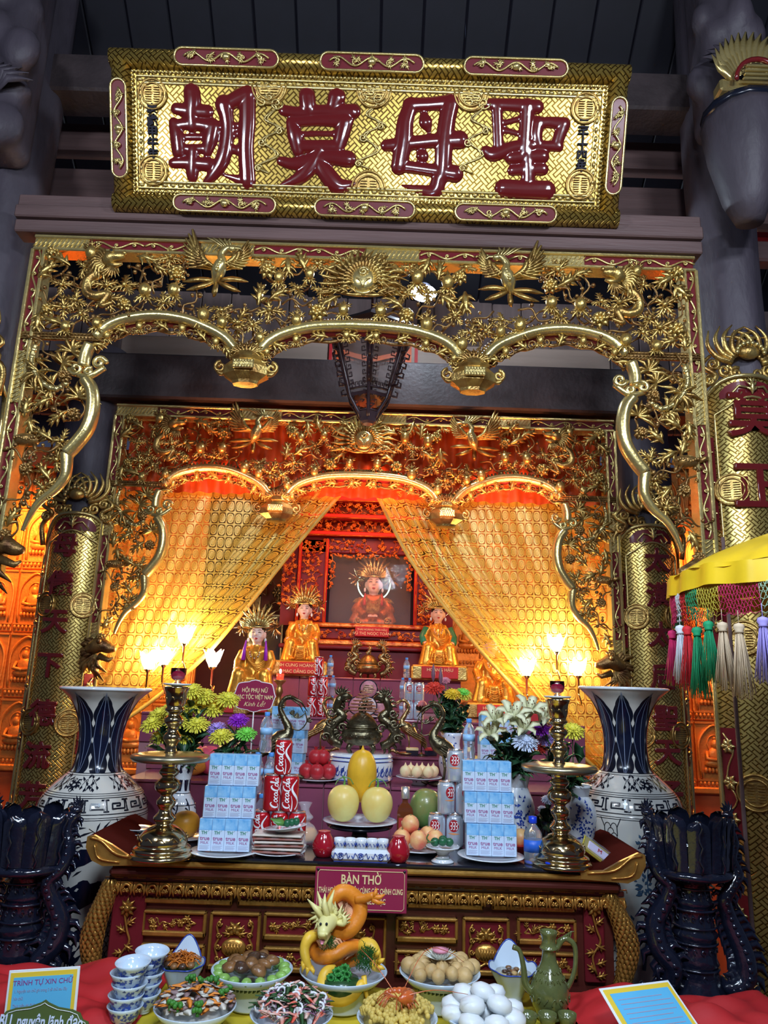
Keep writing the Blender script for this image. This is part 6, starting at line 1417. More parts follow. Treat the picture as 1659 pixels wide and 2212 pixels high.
MB().grid(lambda u, v: (-.06+.12*u, -.009-.002*sin(u*20)*sin(v*12), -.025+.05*v), 14, 6).build('clear_sleeve', WRAP, r)
r = thing('red_fruit_dish', tt(1125, 1838), 'small dish of red fruit behind the right milk stack', 'dish'); MB().lathe([(.03, 0), (.045, .02), (.047, .022), (0, .012)], 22).build('dish_body', REDCL, r); MB().ball((0, 0, .04), .03, 14, 10).build('fruit', PCH, r)
# ---- purple notice on a stick
p = P(550, 1503, 3.3); r = thing('scalloped_notice', (p.x, 3.3, TZ(3.3)), 'scalloped maroon notice on a thin stick above the left flowers', 'sign'); dz = p.z-TZ(3.3); k = sc(550, 1503, 3.3); A = []
for i in range(64): a = 2*pi*i/64; ca, sa = cos(a), sin(a); q = 1/(abs(ca)**3+abs(sa)**3)**(1/3); q *= 1-.07*abs(sin(2*a*2))+.05*(abs(sin(a)) > .98); A.append((ca*44*k*q, sa*31*k*q))
MB().slab([(a*1.04, b*1.05) for a, b in A], 0, .003).build('white_edge', PWH, r, (0, 0, dz)); MB().slab(A, -.002, 0).build('board', SIGNR, r, (0, 0, dz)); MB().tube([(0, .003, 0), (0, .003, dz)], .003, 6).build('stick', WHITE, r)
text('HỘI PHỤ NỮ', SIGNT, r, (0, -.003, dz+.022), .024, ext=.0004, off=.0004, sx=.8); text('MẠC TỘC VIỆT NAM', SIGNT, r, (0, -.003, dz-.006), .024, ext=.0004, off=.0004, sx=.72); text('Kính Lễ!', SIGNT, r, (0, -.003, dz-.036), .026, ext=.0004, shear=.4)
# ================================================================= BRONZES ON THE STEPS
def serp(t, pts, r, spikes=1, m=0, n=5):
    sp = spline(pts, n); t.tube(sp, r, 9, m)
    if spikes:
        for i in range(1, len(sp)-1, 2):
            d = (sp[i+1]-sp[i-1]).normalized(); nn = Vector((d.z, 0, -d.x)); rr = ip([(k/(len(r)-1), x) for k, x in enumerate(r)], i/(len(sp)-1)); t.blade([sp[i]+nn*rr*.6, sp[i]+nn*rr*1.5, sp[i]+nn*rr*2.1-d*rr*.6], (rr*.4, rr*.3, .0005), (0, -1, 0))
def dragon_handle(par, s, x, z, k, m=BRONZE):
    t = MB(); V = lambda a, b, c=0: (s*(x+a*k), c*k, z+b*k)
    serp(t, [V(0, 0), V(.5, .25), V(.75, .8), V(.35, 1.2), V(.0, 1.5), V(.35, 1.85), V(.25, 2.3, -.1), V(.05, 2.55, -.1)], (.2*k, .27*k, .3*k, .27*k, .25*k, .22*k, .23*k, .17*k))
    t.tube([V(.1, 2.45, -.1), V(-.2, 2.55, -.15), V(-.45, 2.45, -.15)], (.27*k, .21*k, .1*k), 8); t.tube([V(.0, 2.3, -.1), V(-.3, 2.25, -.15)], (.1*k, .04*k), 6)
    for i in range(7): a = .6+i*.35; t.blade([V(.1, 2.5), V(.1+cos(a)*.35, 2.5+sin(a)*.35), V(.15+cos(a+.3)*.6, 2.5+sin(a+.3)*.6)], (.05*k, .08*k, .01*k), NY)
    for a, b, g in ((.65, 1.2, -1), (.0, .9, 1), (.6, 1.7, -1), (.85, .4, 1)): t.tube(spiral(s*(x+a*k), z+b*k, .26*k, 1.3, 0, -.25*k, 12, g), .08*k, 5)
    return t.build('dragon_handle', m, par)
def censer(loc, k, label, m=BRONZE, cone=False):
    r = thing('bronze_censer', loc, label, 'incense burner')
    for i in range(3): a = pi/2+i*2*pi/3; MB().tube(spline([(.5*k*cos(a), .5*k*sin(a), .55*k), (.75*k*cos(a), .75*k*sin(a), .25*k), (.6*k*cos(a), .6*k*sin(a), 0)], 4), (.16*k, .13*k, .1*k), 7).build('leg', m, r)
    MB().lathe(dense([(.2*k, .35*k), (.8*k, .45*k), (1.05*k, .8*k), (1.0*k, 1.1*k), (.8*k, 1.2*k), (.88*k, 1.28*k), (.85*k, 1.35*k)], 3), 30).build('bowl', m, r)
    t = MB()
    for i in range(18): a = 2*pi*i/18; t.tube(spiral(0, 0, .09*k, 1.2, 0, 0, 8, 1), .022*k, 4); n = 9*4; M_ = Matrix.Translation((1.06*k*cos(a), 1.06*k*sin(a), .85*k)) @ Matrix.Rotation(a+pi/2, 4, 'Z'); t.v[-n:] = [tuple(M_ @ Vector(v)) for v in t.v[-n:]]
    t.build('bowl_relief', m, r); MB().lathe(dense([(.85*k, 1.35*k), (.8*k, 1.45*k), (.55*k, 1.8*k), (.3*k, 2.0*k), (.1*k, 2.05*k)], 3), 26).build('lid', BRONZ2 if cone else m, r)
    t = MB(); t.tube(spline([(-.2*k, 0, 2.1*k), (0, 0, 2.25*k), (.12*k, -.05*k, 2.5*k)], 4), (.15*k, .17*k, .12*k), 8); t.ball((.14*k, -.08*k, 2.55*k), .15*k, 9, 6)
    for a in (-.15, .15): t.tube([(a*k, -.08*k, 2.2*k), (a*k, -.1*k, 2.0*k)], .05*k, 5)
    for i in range(6): a = i; t.blade([(.1*k, 0, 2.6*k), (.1*k+cos(a)*.12*k, 0, 2.6*k+sin(a)*.12*k), (.1*k+cos(a)*.26*k, 0, 2.6*k+sin(a)*.2*k)], (.03*k, .05*k, .01*k), NY)
    t.build('lion_finial', m, r)
    for s in (-1, 1): dragon_handle(r, s, 1.02*k, .35*k, k*.98, m)
    return r
p = on_tier(777, 1700, 3.3); bw = thing('incense_bowl', p, 'blue and white drum shaped porcelain bowl under the dragon censer', 'bowl')
MB().lathe([(.125, 0), (.135, .01), (.138, .06), (.134, .105), (.128, .112), (0, .11)], 40).build('bowl_body', WHITE, bw); t = MB(); pr = [(.135, 0), (.138, .06), (.134, .112)]
for z in (.012, .085, .1): ring(t, pr, z, .005)
for i in range(30):
    f = onl(pr, 2*pi*i/30, .001); t.ribbon([(.012*cos(a)*(.4+.1*a), .047+.022*sin(a)*(.4+.1*a)) for a in [j*.7 for j in range(10)]], .0045, f); t.ribbon([(-.012, .03), (0, .05), (.008, .07)], (.002, .009, .001), f)
t.build('painted_waves', BLUE, bw)
ce_ = censer(p+Vector((0, 0, .112)), .082, 'large dark bronze censer with two rearing dragon handles')
cc = p+Vector((-.005, -.11, .112+.13)); cc = Vector((p.x, 3.3-.0, p.z+.112+.167)); ic = thing('incense_coil', cc, 'brown spiral incense cone hanging on the dragon censer', 'incense')
MB().tube([(cos(a)*(.075-.0098*a/2/pi), sin(a)*(.075-.0098*a/2/pi), .0135*a/2/pi) for a in [i*.35 for i in range(int(6.9*2*pi/.35))]], .0026, 5).build('coil', mat('brown incense', (.4, .16, .09), .7), ic); MB().tube([(0, 0, .095), (0, 0, .13)], .001, 4).build('hook', BRASS, ic)
censer(on_tier(795, 1455, 4.7), .072, 'reddish bronze censer with dragon handles in front of the shrine', BRONZ2)
def crane(loc, h, s, label, m=BRONZE, lotus=True):
    r = thing('bronze_crane', loc, label, 'bird figure'); V = lambda a, b, c=0: (s*a*h, c*h, b*h)
    t = MB(); t.tube(spline([V(.22, .34), V(.1, .42), V(-.02, .5), V(-.09, .6), V(-.02, .74), V(.03, .86), V(-.02, .96), V(-.1, .985)], 5), (.02*h, .1*h, .11*h, .06*h, .036*h, .03*h, .028*h, .032*h), 11)
    t.tube([V(-.1, .985), V(-.22, .93), V(-.3, .82)], (.024*h, .014*h, .005*h), 7); t.tube([V(-.1, .965), V(-.2, .9), V(-.26, .8)], (.014*h, .01*h, .003*h), 6)
    for i in range(9): t.ball(V(.015-.03*cos(i), .68+.03*i, 0), .016*h, 6, 4)
    t.build('crane_body', m, r); t = MB()
    for row in range(3):
        for i in range(6): t.blade([V(-.02+.04*i, .5-.03*row-.02*i, -.09), V(.07+.04*i, .45-.035*row-.02*i, -.115), V(.15+.045*i, .38-.04*row-.02*i, -.08)], (.012*h, .024*h, .003*h), NY, ridge=.4)
    for i in range(6): t.blade([V(.18, .36), V(.3, .3-.02*i), V(.4, .2-.03*i+.02)], (.02*h, .022*h, .003*h), NY)
    t.build('wing_feathers', m, r)
    for e in (-1, 1): MB().tube([V(.04, .4, e*.05), V(.06, .2, e*.05), V(.04, .03, e*.05)], (.022*h, .012*h, .012*h), 6).build('leg', m, r)
    t = MB().ball(V(0, .03), (.16*h, .12*h, .035*h), 12, 6); t.tube(spline([V(-.15, .03), V(-.24, .07), V(-.3, .05)], 3), (.03*h, .03*h, .02*h), 7); t.build('turtle_base', m, r)
    if lotus:
        t = MB().tube(spline([V(-.27, .83), V(-.3, .7), V(-.22, .6), V(-.12, .62)], 4), .008*h, 5); t.tube(spline([V(-.28, .8), V(-.2, .74), V(-.14, .76)], 4), .007*h, 5)
        for c, g in ((V(-.3, .7), 2.6), (V(-.13, .62), .3), (V(-.2, .74), .8), (V(-.14, .77), 1)):
            for k in (-.4, 0, .4): d = Vector((s*cos(g+k), 0, sin(g+k)))*.07*h; c = Vector(c); t.blade([c, c+d*.6, c+d], (.005*h, .018*h, .002*h), NY)
        t.build('lotus_sprays', m, r)
    return r
crane(on_tier(950, 1700, 3.2), .33, 1, 'green bronze crane holding lotus sprays, right of the dragon censer'); crane(on_tier(600, 1700, 3.16), .34, -1, 'green bronze crane behind the front soda cans')
crane(on_tier(700, 1570, 3.6), .25, -1, 'brown bronze crane left of the dragon censer, before the red cans', BRONZ2, False); crane(on_tier(878, 1570, 3.6), .25, 1, 'brown bronze crane right of the dragon censer, before the silver cans', BRONZ2, False)
def lotus_cup(px, py, Y, lb, fill=None):
    p = P(px, py, Y); b = TZ(Y); r = thing('lotus_cup', (p.x, Y, b), lb, 'cup'); dz = p.z-b; t = MB().tube([(0, 0, 0), (0, 0, dz-.02)], .003, 6); t.lathe([(.03, 0), (.008, .008), (.004, .014)], 14); t.build('stem', BRONZE, r); t = MB()
    for q in range(2):
        for i in range(8): a = i*pi/4+q*.4; t.blade([(0, 0, dz-.02), (cos(a)*.025, sin(a)*.025, dz-.012), (cos(a)*(.038-.008*q), sin(a)*(.038-.008*q), dz+.008)], (.004, .014, .002), (0, 0, 1))
    t.build('petals', BRONZE, r)
    if fill: MB().ball((0, 0, dz+.01), .022, 10, 8).build('candle', fill, r)
lotus_cup(637, 1530, 3.7, 'dark bronze lotus cup on a stem between statue and red cans'); lotus_cup(912, 1528, 3.6, 'bronze lotus cup with a pink candle right of the brown crane', mat('pink wax', (.7, .2, .2), .4))
# round sweets with the good fortune sign
p = on_tier(795, 1528, 3.95); plate(p, .09, 'shallow plate of round sweets above the dragon censer'); PNK = mat('pink sweet paper', (.75, .3, .35), .5, 0, .4, 60)
for i, (dx, dz, lb) in enumerate(((-.055, .05, 'round sweet tin at the left of the plate'), (.055, .05, 'round sweet tin at the right of the plate'), (0, .05, 'round sweet tin with a big black good fortune sign, in front'), (0, .135, 'round sweet tin on top of the other three'))):
    q = thing('sweet_tin', p+Vector((dx, -.03 if i == 2 else 0, dz+.012)), lb, 'tin'); MB().lathe([(.046, -.008), (.048, -.006), (.048, .006), (.046, .008)], 32).build('black_rim', INKB, q, rot=(pi/2, 0, 0)); MB().lathe([(.0, -.0085), (.042, -.0085), (.042, .0095), (0, .0095)], 32).build('face', PNK if i != 2 else mat('white pink paper', (.8, .6, .6), .5), q, rot=(pi/2, 0, 0))
    if i == 2: text('福', INKB, q, (0, -.011, 0), .05, ext=.001, off=.001)
    if i == 3: [MB().box((-.03+.004*abs(k), -.012, .009*k-.002), (.03-.004*abs(k), -.0095, .009*k+.002)).build('brown_bar', BRONZ2, q) for k in (-2, -1, 0, 1, 2)]
# candle stand by the left statue, small boxes, altar blocks
p = on_tier(600, 1545, 3.95); r = thing('gilt_candle_stand', p, 'small gilded candle stand with a lit red candle right of the left statue', 'candlestick'); MB().lathe(dense([(.03, 0), (.028, .01), (.012, .03), (.018, .06), (.01, .09), (.02, .12), (.012, .15), (.03, .17), (.032, .178)], 2), 20).build('stand', GOLD, r); MB().lathe([(.0, .178), (.018, .178), (.02, .21), (0, .21)], 18).build('red_candle', mat('glowing red wax', (.8, .03, .02), .3, emit=(1, .1, .04), es=.6), r); MB().ball((0, 0, .222), (.006, .006, .012), 8, 6).build('flame', FLM, r)
for px_, Y, lb, m_, nm in ((890, 3.6, 'small yellow and dark box on a plate right of the censer', SIGNT, 'small_box'), (930, 3.62, 'small red box on the second step behind the crane', REDCL, 'small_box')):
    p = on_tier(px_, 1630, Y); r = thing(nm, p, lb, 'box'); MB().box((-.028, -.02, 0), (.028, .02, .022), 0, .002).build('lower_half', INK, r); MB().box((-.029, -.021, .022), (.029, .021, .034), 0, .002).build('lid', m_, r)
for px_, py_, s_, lb in ((478, 1600, 1, 'red cushion seat with gilt block behind the left bouquets'), (1150, 1560, -1, 'red cushion seat with gilt block behind the lilies')): 
    p = on_tier(px_, py_, 3.95); r = thing('gilt_block', p, lb, 'stand'); MB().box((-.13, -.06, 0), (.13, .06, .06), 0, .008).build('block', GOLD, r); MB().box((-.06, -.066, .008), (.06, -.058, .052), 0, .003).build('red_plaque', REDCL, r)
for px_, Y, m_, lb in ((400, 3.3, mat('orange paper gift', (.8, .3, .04), .5, 0, .3, 20), 'crumpled orange packet behind the left vase of flowers'), (440, 3.35, mat('pink fabric', (.7, .08, .15), .6, 0, .3, 12), 'crumpled pink cloth bundle behind the left flowers'), (1010, 3.35, mat('yellow gift box', (.85, .55, .15), .5), 'yellow wrapped box behind the right water bottles')):
    p = on_tier(px_, 1690, Y); o = MB().grid(lambda u, v: ((.08+.012*sin(u*31+v*9))*cos(2*pi*u)*sin(pi*v)**.6, (.06+.01*sin(u*25))*sin(2*pi*u)*sin(pi*v)**.6, .055+.055*-cos(pi*v)+.006*sin(u*19)), 28, 12).build('wrapped_bundle', m_, None, p); tag(o, lb, 'bundle')
# ================================================================= FLOWERS
def mum_mesh(name, m, r=.05, n=(30, 28, 24, 18, 12), m2=None):
    t = MB(); rr = random.Random(5)
    for ring, k in enumerate(n):
        up = ring/(len(n)-1); l = r*(1-.45*up)
        for i in range(k):
            a = 2*pi*(i+.5*(ring % 2))/k+rr.uniform(-.1, .1); e = .15+up*1.05; c = cos(e); s_ = sin(e); q = l*rr.uniform(.88, 1.08)
            t.blade([(cos(a)*.004, sin(a)*.004, 0), (cos(a)*q*.6*c, sin(a)*q*.6*c, q*.55*s_+.004), (cos(a)*q*c, sin(a)*q*c, q*.85*s_-.004*(1-up)*2)], (.003, .0062, .0035), (-cos(a)*s_, -sin(a)*s_, c), 1 if (m2 and ring > 1) else 0, ridge=-.25)
    t.ball((0, 0, r*.25), r*.3, 8, 5, 1 if m2 else 0); return t.mesh(name, [m, m2] if m2 else [m])
FY = mat('yellow petals', (.85, .78, .07), .5, 0, .15, 30); FYD = mat('deep yellow petals', (.9, .6, .03), .5); FP = mat('violet petals', (.3, .02, .55), .45); FL = mat('lilac petals', (.42, .28, .75), .5); FG = mat('lime petals', (.2, .7, .08), .5); FR = mat('red petals', (.75, .05, .03), .5)
FW_ = mat('white blue petals', (.65, .75, .95), .5); FO = mat('orange petals', (.95, .45, .02), .5); FPK = mat('pink petals', (.8, .3, .4), .5); LIL = mat('cream lily petals', (.78, .78, .5), .45, 0, .15, 20); ANTH = mat('dark anther', (.1, .04, .01), .5)
MUM = {k: mum_mesh('bloom', m, m2=m2) for k, m, m2 in (('yellow', FY, None), ('violet', FP, None), ('lilac', FL, None), ('lime green', FG, None), ('red', FR, None), ('white', FW_, None), ('orange', FO, None), ('pink', FPK, None), ('deep yellow', FYD, None), ('yellow green', FY, FG))}
def lily_mesh():
    t = MB()
    for i in range(6):
        a = i*pi/3; r_ = .05 if i % 2 else .056
        t.blade([(0, 0, -.03), (cos(a)*.014, sin(a)*.014, .01), (cos(a)*r_*.6, sin(a)*r_*.6, .035), (cos(a)*r_, sin(a)*r_, .035), (cos(a)*r_*1.2, sin(a)*r_*1.2, .02)], (.004, .012, .015, .011, .001), (-cos(a)*.6, -sin(a)*.6, .8), 0, ridge=-.2)
        t.tube([(0, 0, -.01), (cos(a+.5)*.012, sin(a+.5)*.012, .04)], .0009, 4, 0); t.ball((cos(a+.5)*.012, sin(a+.5)*.012, .042), (.002, .004, .002), 5, 4, 1)
    return t.mesh('bloom', [LIL, ANTH])
LILY = lily_mesh()
def leaf_mesh(name, m, L=.05, w_=.011):
    t = MB().blade([(0, 0, 0), (L*.35, 0, .008), (L*.7, 0, .006), (L, 0, -.006)], (.002, w_, w_*.8, .0005), (0, 0, 1), ridge=.2); return t.mesh(name, m)
LEAVES = [leaf_mesh('leaf', LEAFG), leaf_mesh('leaf', mat('mid green leaf', (.04, .13, .04), .45)), leaf_mesh('leaf', LEAFG, .07, .018)]
def flower(base, head, kind, label, s=1, group=None, nl=5, tilt_=None, nm='chrysanthemum', twist=0):
    base = Vector(base); head = Vector(head); r = thing(nm, base, label, 'flower', group); d = head-base
    mid = d*.5+Vector((d.x*-.12, d.y*-.1, .01)); sp = spline([(0, 0, 0), mid, d], 5)
    MB().tube(sp, (.0022, .0018), 5).build('stem', STEMG, r)
    dr = tilt_ or Vector((d.x*1.5, -.5, .75)).normalized(); q = Vector(dr).to_track_quat('Z', 'Y').to_euler()
    o = inst('bloom', MUM[kind] if kind in MUM else LILY, r, d, q, s)
    for i in range(nl):
        p = sp[int(len(sp)*(.12+.75*i/nl))]; inst('leaf', LEAVES[(i*7+int(abs(base.x)*100)) % 3], r, p, (random.uniform(-.5, .5), random.uniform(-1.1, .1), random.uniform(0, 6.28)), random.uniform(.7, 1.15))
    return r
def bouquet(vx, vy, Y, heads, where, nl=6, s=1, on=None, fol=26):
    """heads: (px, py, kind, size, depth offset)"""
    b = P(vx, vy, Y); where_n = {}
    for i, (px, py, kind, sz, dy, lb) in enumerate(heads):
        h = P(px, py, Y+dy); flower(b+Vector((random.uniform(-.012, .012), random.uniform(-.012, .012), -.05)), h, kind, lb, sz, None, nl, nm='lily' if kind == 'lily' else 'chrysanthemum')
    r = thing('greenery', b+Vector((0, 0, -.03)), 'dark green leafy filler twigs '+where, 'foliage'); hs = [P(a, c, Y+e)-b for a, c, _, _, e, _ in heads]
    t = MB()
    for i in range(fol):
        h = random.choice(hs); u = random.uniform(.3, .95); d = h*u+Vector((random.uniform(-.03, .03), random.uniform(-.04, .03), random.uniform(-.03, .0))); t.tube([(0, 0, 0), d*.5+Vector((0, 0, .01)), d], .0012, 4)
        for k in range(4): p = d*(.35+.2*k); inst('leaf', LEAVES[k % 3], r, p, (random.uniform(-.6, .6), random.uniform(-1.2, .2), random.uniform(0, 6.28)), random.uniform(.7, 1.2))
    o = t.build('twigs', STEMG, r); o['kind'] = 'stuff'
def vase(px, py, Y, rim_py, prof, label, m=WHITE, dec=None, n=28, z0=None, wob=None):
    top = P(px, rim_py, Y).z; zb = z0 if z0 is not None else (TTZ if Y < 3.05 else TZ(Y)); h = top-zb; pr = dense([(a, b*h) for a, b in prof], 3)
    r = thing('flower_vase', (P(px, rim_py, Y).x, Y, zb), label, 'vase'); MB().lathe(pr+[(pr[-1][0]-.003, pr[-1][1]-.001), (pr[-1][0]*.6, h*.7)], n, cap=False, wob=wob).build('vase_body', m, r)
    if dec == 'leafy':
        t = MB()
        for i in range(8):
            f = onl(pr, i*pi/4-pi/2, .0008); t.ribbon([(0, h*.6), (0, h*.78), (0, h*.97)], (.008, .018, .001), f, sub=2); t.ribbon([(.004*cos(k), h*(.1+.045*k)) for k in range(10)], .004, f)
            for k in range(6): t.ribbon([(.006*cos(k*2), h*(.12+.06*k)), (.012*cos(k*2+1), h*(.15+.06*k))], (.002, .007), f)
        for z in (.57, .42): ring(t, pr, h*z, .003)
        t.build('painted_pattern', INK, r)
    elif dec == 'blue':
        t = MB(); f = onl(pr, -pi/2, .0008); rr = random.Random(int(px))
        for i in range(70): u = rr.gauss(0, .02); v = h*min(.92, max(.08, rr.gauss(.42, .16))); a = rr.random()*6.28; t.ribbon([(u, v), (u+cos(a)*.006, v+sin(a)*.006), (u+cos(a+.6)*.011, v+sin(a+.6)*.011)], (.001, .007, .001), f, sub=2)
        t.ribbon([(.01, h*.1), (0, h*.4), (.012, h*.8)], .002, f); t.build('painted_blossom', BLUE, r)
    return r
vase(398, 1650, 2.72, 1643, [(.03, 0), (.036, .02), (.058, .2), (.05, .42), (.028, .58), (.026, .75), (.043, 1)], 'painted trumpet vase holding the yellow chrysanthemums, by the left candlestick', WHITE, 'leafy')
YL = [(378, 1530, 'upper left'), (330, 1565, 'far left'), (345, 1545, 'left shoulder'), (414, 1494, 'topmost'), (415, 1528, 'centre'), (460, 1532, 'right of centre'), (425, 1566, 'lower right'), (402, 1590, 'lowest'), (352, 1590, 'lower left'), (385, 1558, 'middle left'), (440, 1505, 'upper right'), (492, 1512, 'single one beside the notice')]
bouquet(398, 1645, 2.72, [(a, b, 'yellow', .92, .03*((i % 3)-1), 'yellow chrysanthemum in the left vase, %s bloom' % c) for i, (a, b, c) in enumerate(YL)], 'under the yellow chrysanthemums')
vase(497, 1700, 2.7, 1668, [(.035, 0), (.045, .3), (.03, .7), (.04, 1)], 'small vase hidden behind the front left milk packs', WHITE)
bouquet(497, 1672, 2.7, [(515, 1556, 'violet', .75, 0, 'violet chrysanthemum above the left milk stack'), (468, 1576, 'lilac', .8, .03, 'lilac chrysanthemum behind the pale yellow bloom, left'), (478, 1592, 'yellow', .85, -.04, 'pale yellow chrysanthemum above the left milk stack'), (532, 1586, 'lime green', .75, -.03, 'lime green chrysanthemum above the left milk stack')], 'rising behind the left milk stack', nl=8, fol=34)
vase(1115, 1680, 2.72, 1668, [(.032, 0), (.04, .03), (.058, .35), (.062, .55), (.04, .8), (.036, .88), (.055, 1)], 'white vase painted with blue blossoms, holding the lilies', WHITE, 'blue', wob=lambda a, z: 1+.02*sin(6*a)*(z > .2))
bouquet(1115, 1670, 2.72, [(1072, 1560, 'lily', 1.05, -.02, 'cream lily at the upper left of the right bouquet'), (1108, 1552, 'lily', 1.1, -.04, 'cream lily in the middle top of the right bouquet'), (1142, 1540, 'lily', 1.1, 0, 'cream lily highest in the right bouquet'), (1172, 1556, 'lily', 1.05, .03, 'cream lily behind the right glass cup'), (1060, 1592, 'lily', .95, -.03, 'drooping cream lily at the far left of the right bouquet'), (1130, 1580, 'lily', .95, -.06, 'small cream lily low in the right bouquet'), (1135, 1605, 'white', .95, -.08, 'white chrysanthemum below the lilies')], 'under the cream lilies', nl=9, fol=44)
vase(1250, 1720, 2.74, 1695, [(.03, 0), (.04, .05), (.058, .45), (.05, .7), (.03, .85), (.045, 1)], 'blue and white vase behind the right candlestick', WHITE, 'blue')
bouquet(1235, 1695, 2.74, [(1168, 1575, 'violet', .75, 0, 'violet chrysanthemum left of the right candlestick cup'), (1178, 1598, 'lilac', .7, .03, 'pale lilac bloom behind the right candlestick'), (1236, 1580, 'yellow', .95, 0, 'yellow chrysanthemum right of the right glass cup'), (1240, 1663, 'orange', .75, 0, 'orange bloom right of the right candlestick stem'), (1268, 1665, 'pink', .6, .02, 'pink bloom lowest, beside the right floor vase'), (1165, 1618, 'red', .6, .03, 'dim red bloom behind the right candlestick')], 'behind the right candlestick', nl=7, fol=30)
p = tt(1182, 1800); r = None
bouquet(1185, 1790, 2.7, [(1183, 1728, 'white', .45, 0, 'small white rose like bloom low beside the candlestick stem'), (1172, 1748, 'white', .35, .02, 'smaller white bud below the white bloom')], 'low behind the right candlestick', nl=5, fol=12); tag(MB().lathe([(.025, 0), (.03, .03), (.022, .07), (.028, .09)], 18).build('flower_vase', INK, None, tt(1185, 1835)+Vector((0, .0, 0))), 'small dark pot with white blooms behind the right candlestick', 'vase')
vase(975, 1600, 3.42, 1582, [(.03, 0), (.045, .15), (.055, .4), (.038, .75), (.05, 1)], 'white fluted vase with blue grapes on the step behind the crane', mat('milky white porcelain', (.75, .8, .95), .2, coat=.5), 'blue', wob=lambda a, z: 1+.02*sin(8*a))
bouquet(972, 1585, 3.42, [(938, 1487, 'red', .95, 0, 'red chrysanthemum before the green sleeved statue'), (978, 1500, 'deep yellow', .8, -.03, 'deep yellow bloom in the rear vase'), (1000, 1500, 'yellow green', .9, 0, 'yellow green chrysanthemum in the rear vase'), (962, 1470, 'pink', .5, .05, 'small dark pink bloom behind the red one')], 'in the rear white vase', nl=10, fol=60)
for i, (a, b) in enumerate(((936, 1455), (952, 1462))):
    q = P(a, b, 3.42); tag(MB().lathe([(0, -.04), (.008, -.02), (.01, 0), (.005, .03), (0, .045)], 10).build('lily_bud', mat('purple green bud', (.18, .08, .12), .5) if i == 0 else bpy.data.materials['purple green bud'], None, q), ['closed lily bud, left of the two above the red bloom', 'closed lily bud, right of the two above the red bloom'][i], 'bud')
# ================================================================= FOOD TABLE
FZ = .8
ft = thing('food_table', (0, 1.6, 0), 'low offering table in front of the altar under yellow and red cloth', 'table'); MB().box((-1.0, -.6, FZ-.05), (1.0, .73, FZ-.012), 0, .01).build('tabletop', TABW, ft)
for x in (-.92, .92):
    for y in (-.52, .65): MB().box((x-.035, y-.035, 0), (x+.035, y+.035, FZ-.05), 0, .008).build('leg', TABW, ft)
YCL = mat('yellow table cloth', (.72, .55, .03), .6, 0, .25, 3)
def cloth(x0, x1, y0, y1, z, m, label, drop=.25, amp=.004, seed=0, name='table_cloth'):
    r = thing(name, ((x0+x1)/2, (y0+y1)/2, z), label, 'cloth'); w_, d = (x1-x0)/2, (y1-y0)/2
    def f(u, v):
        x, y = (2*u-1)*w_, (2*v-1)*(d+drop); zz = amp*(1+sin(x*23+seed+y*9)*sin(y*17+seed))
        if y > d: zz -= 0; y2 = d+.012+.01*sin(x*30+seed); zz = -(y-d)+.004; y = y2
        elif y < -d: y2 = -d-.012; zz = -(-d-y); y = y2
        return (x, y, zz)
    MB().grid(f, 60, 40).build('cloth', m, r); return r
cloth(-.66, .5, 1.0, 2.325, FZ-.006, YCL, 'bright yellow cloth on the middle of the low offering table', .3)
def crumple(loc, sx, sy, sz, m, label, seed):
    r = thing('red_cloth', loc, label, 'cloth')
    MB().grid(lambda u, v: ((u-.5)*sx, (v-.5)*sy, sz*(.5+.3*sin(u*9+seed)*cos(v*7+seed)+.18*sin(u*21+v*13+seed)+.1*sin(u*5-v*29)) *min(1, 6*min(u, 1-u, v, 1-v))), 50, 40).build('cloth', m, r)
p = PZ(110, 2165, FZ); crumple((p.x-.06, 2.17, FZ), .62, .4, .06, REDCL, 'crumpled red cloth at the left end of the offering table', 1); crumple((.83, 2.1, FZ), .6, .42, .06, REDCL, 'crumpled red cloth at the right end of the offering table', 3)
BW = mat('pale blue glazed bowl', (.6, .72, .85), .14, coat=.6)
def dish(px, row, rpx, rimz, label, foot=.04, band=1):
    c = PZ(px, row, rimz); r = rpx*sc(px, row, c.y); root = thing('food_bowl', (c.x, c.y, FZ), label, 'bowl'); h = rimz-FZ
    pr = [(r*.5, 0), (r*.52, .004), (r*.46, foot), (r*.5, foot+.004), (r*.8, lerp(foot, h, .45)), (r, h), (r*.985, h+.002), (r*.92, h-.004), (r*.72, lerp(foot, h, .5)), (r*.4, foot+.012), (0, foot+.01)]
    MB().lathe(pr, 44).build('bowl_body', BW, root); t = MB().lathe([(r*.972, h-.0002), (r*.93, h-.0032), (r*.86, h-.012)], 44, cap=False)
    if band: t.build('blue_inner_band', BLUE, root); MB().lathe([(r*.515, .006), (r*.495, .016)], 44, cap=False).build('blue_foot_band', BLUE, root)
    t = MB()
    for i in range(46): a = 2*pi*i/46; q = lerp(.5, .8, .6)*r+.003; z = lerp(foot, lerp(foot, h, .45), .62); t.blade([(cos(a)*q, sin(a)*q, z-.003), (cos(a+.04)*(q+.002), sin(a+.04)*(q+.002), z+.002), (cos(a+.1)*(q+.003), sin(a+.1)*(q+.003), z+.003)], (.001, .005, .001), (cos(a), sin(a), -.6))
    t.build('painted_leaves', LEAFG, root); return root, Vector((c.x, c.y, rimz)), r, foot
BROWN = mat('brown braised mushroom', (.3, .14, .05), .35, 0, .5, 25, .1, 60, coat=.3); DKB = mat('dark mushroom', (.07, .035, .02), .3, coat=.4); BOK = mat('light green bok choy', (.3, .55, .12), .35, 0, .3, 30, coat=.2)
_, c, r, fo = dish(545, 2092, 88, .885, 'blue rimmed bowl of braised mushrooms ringed with bok choy', .045)
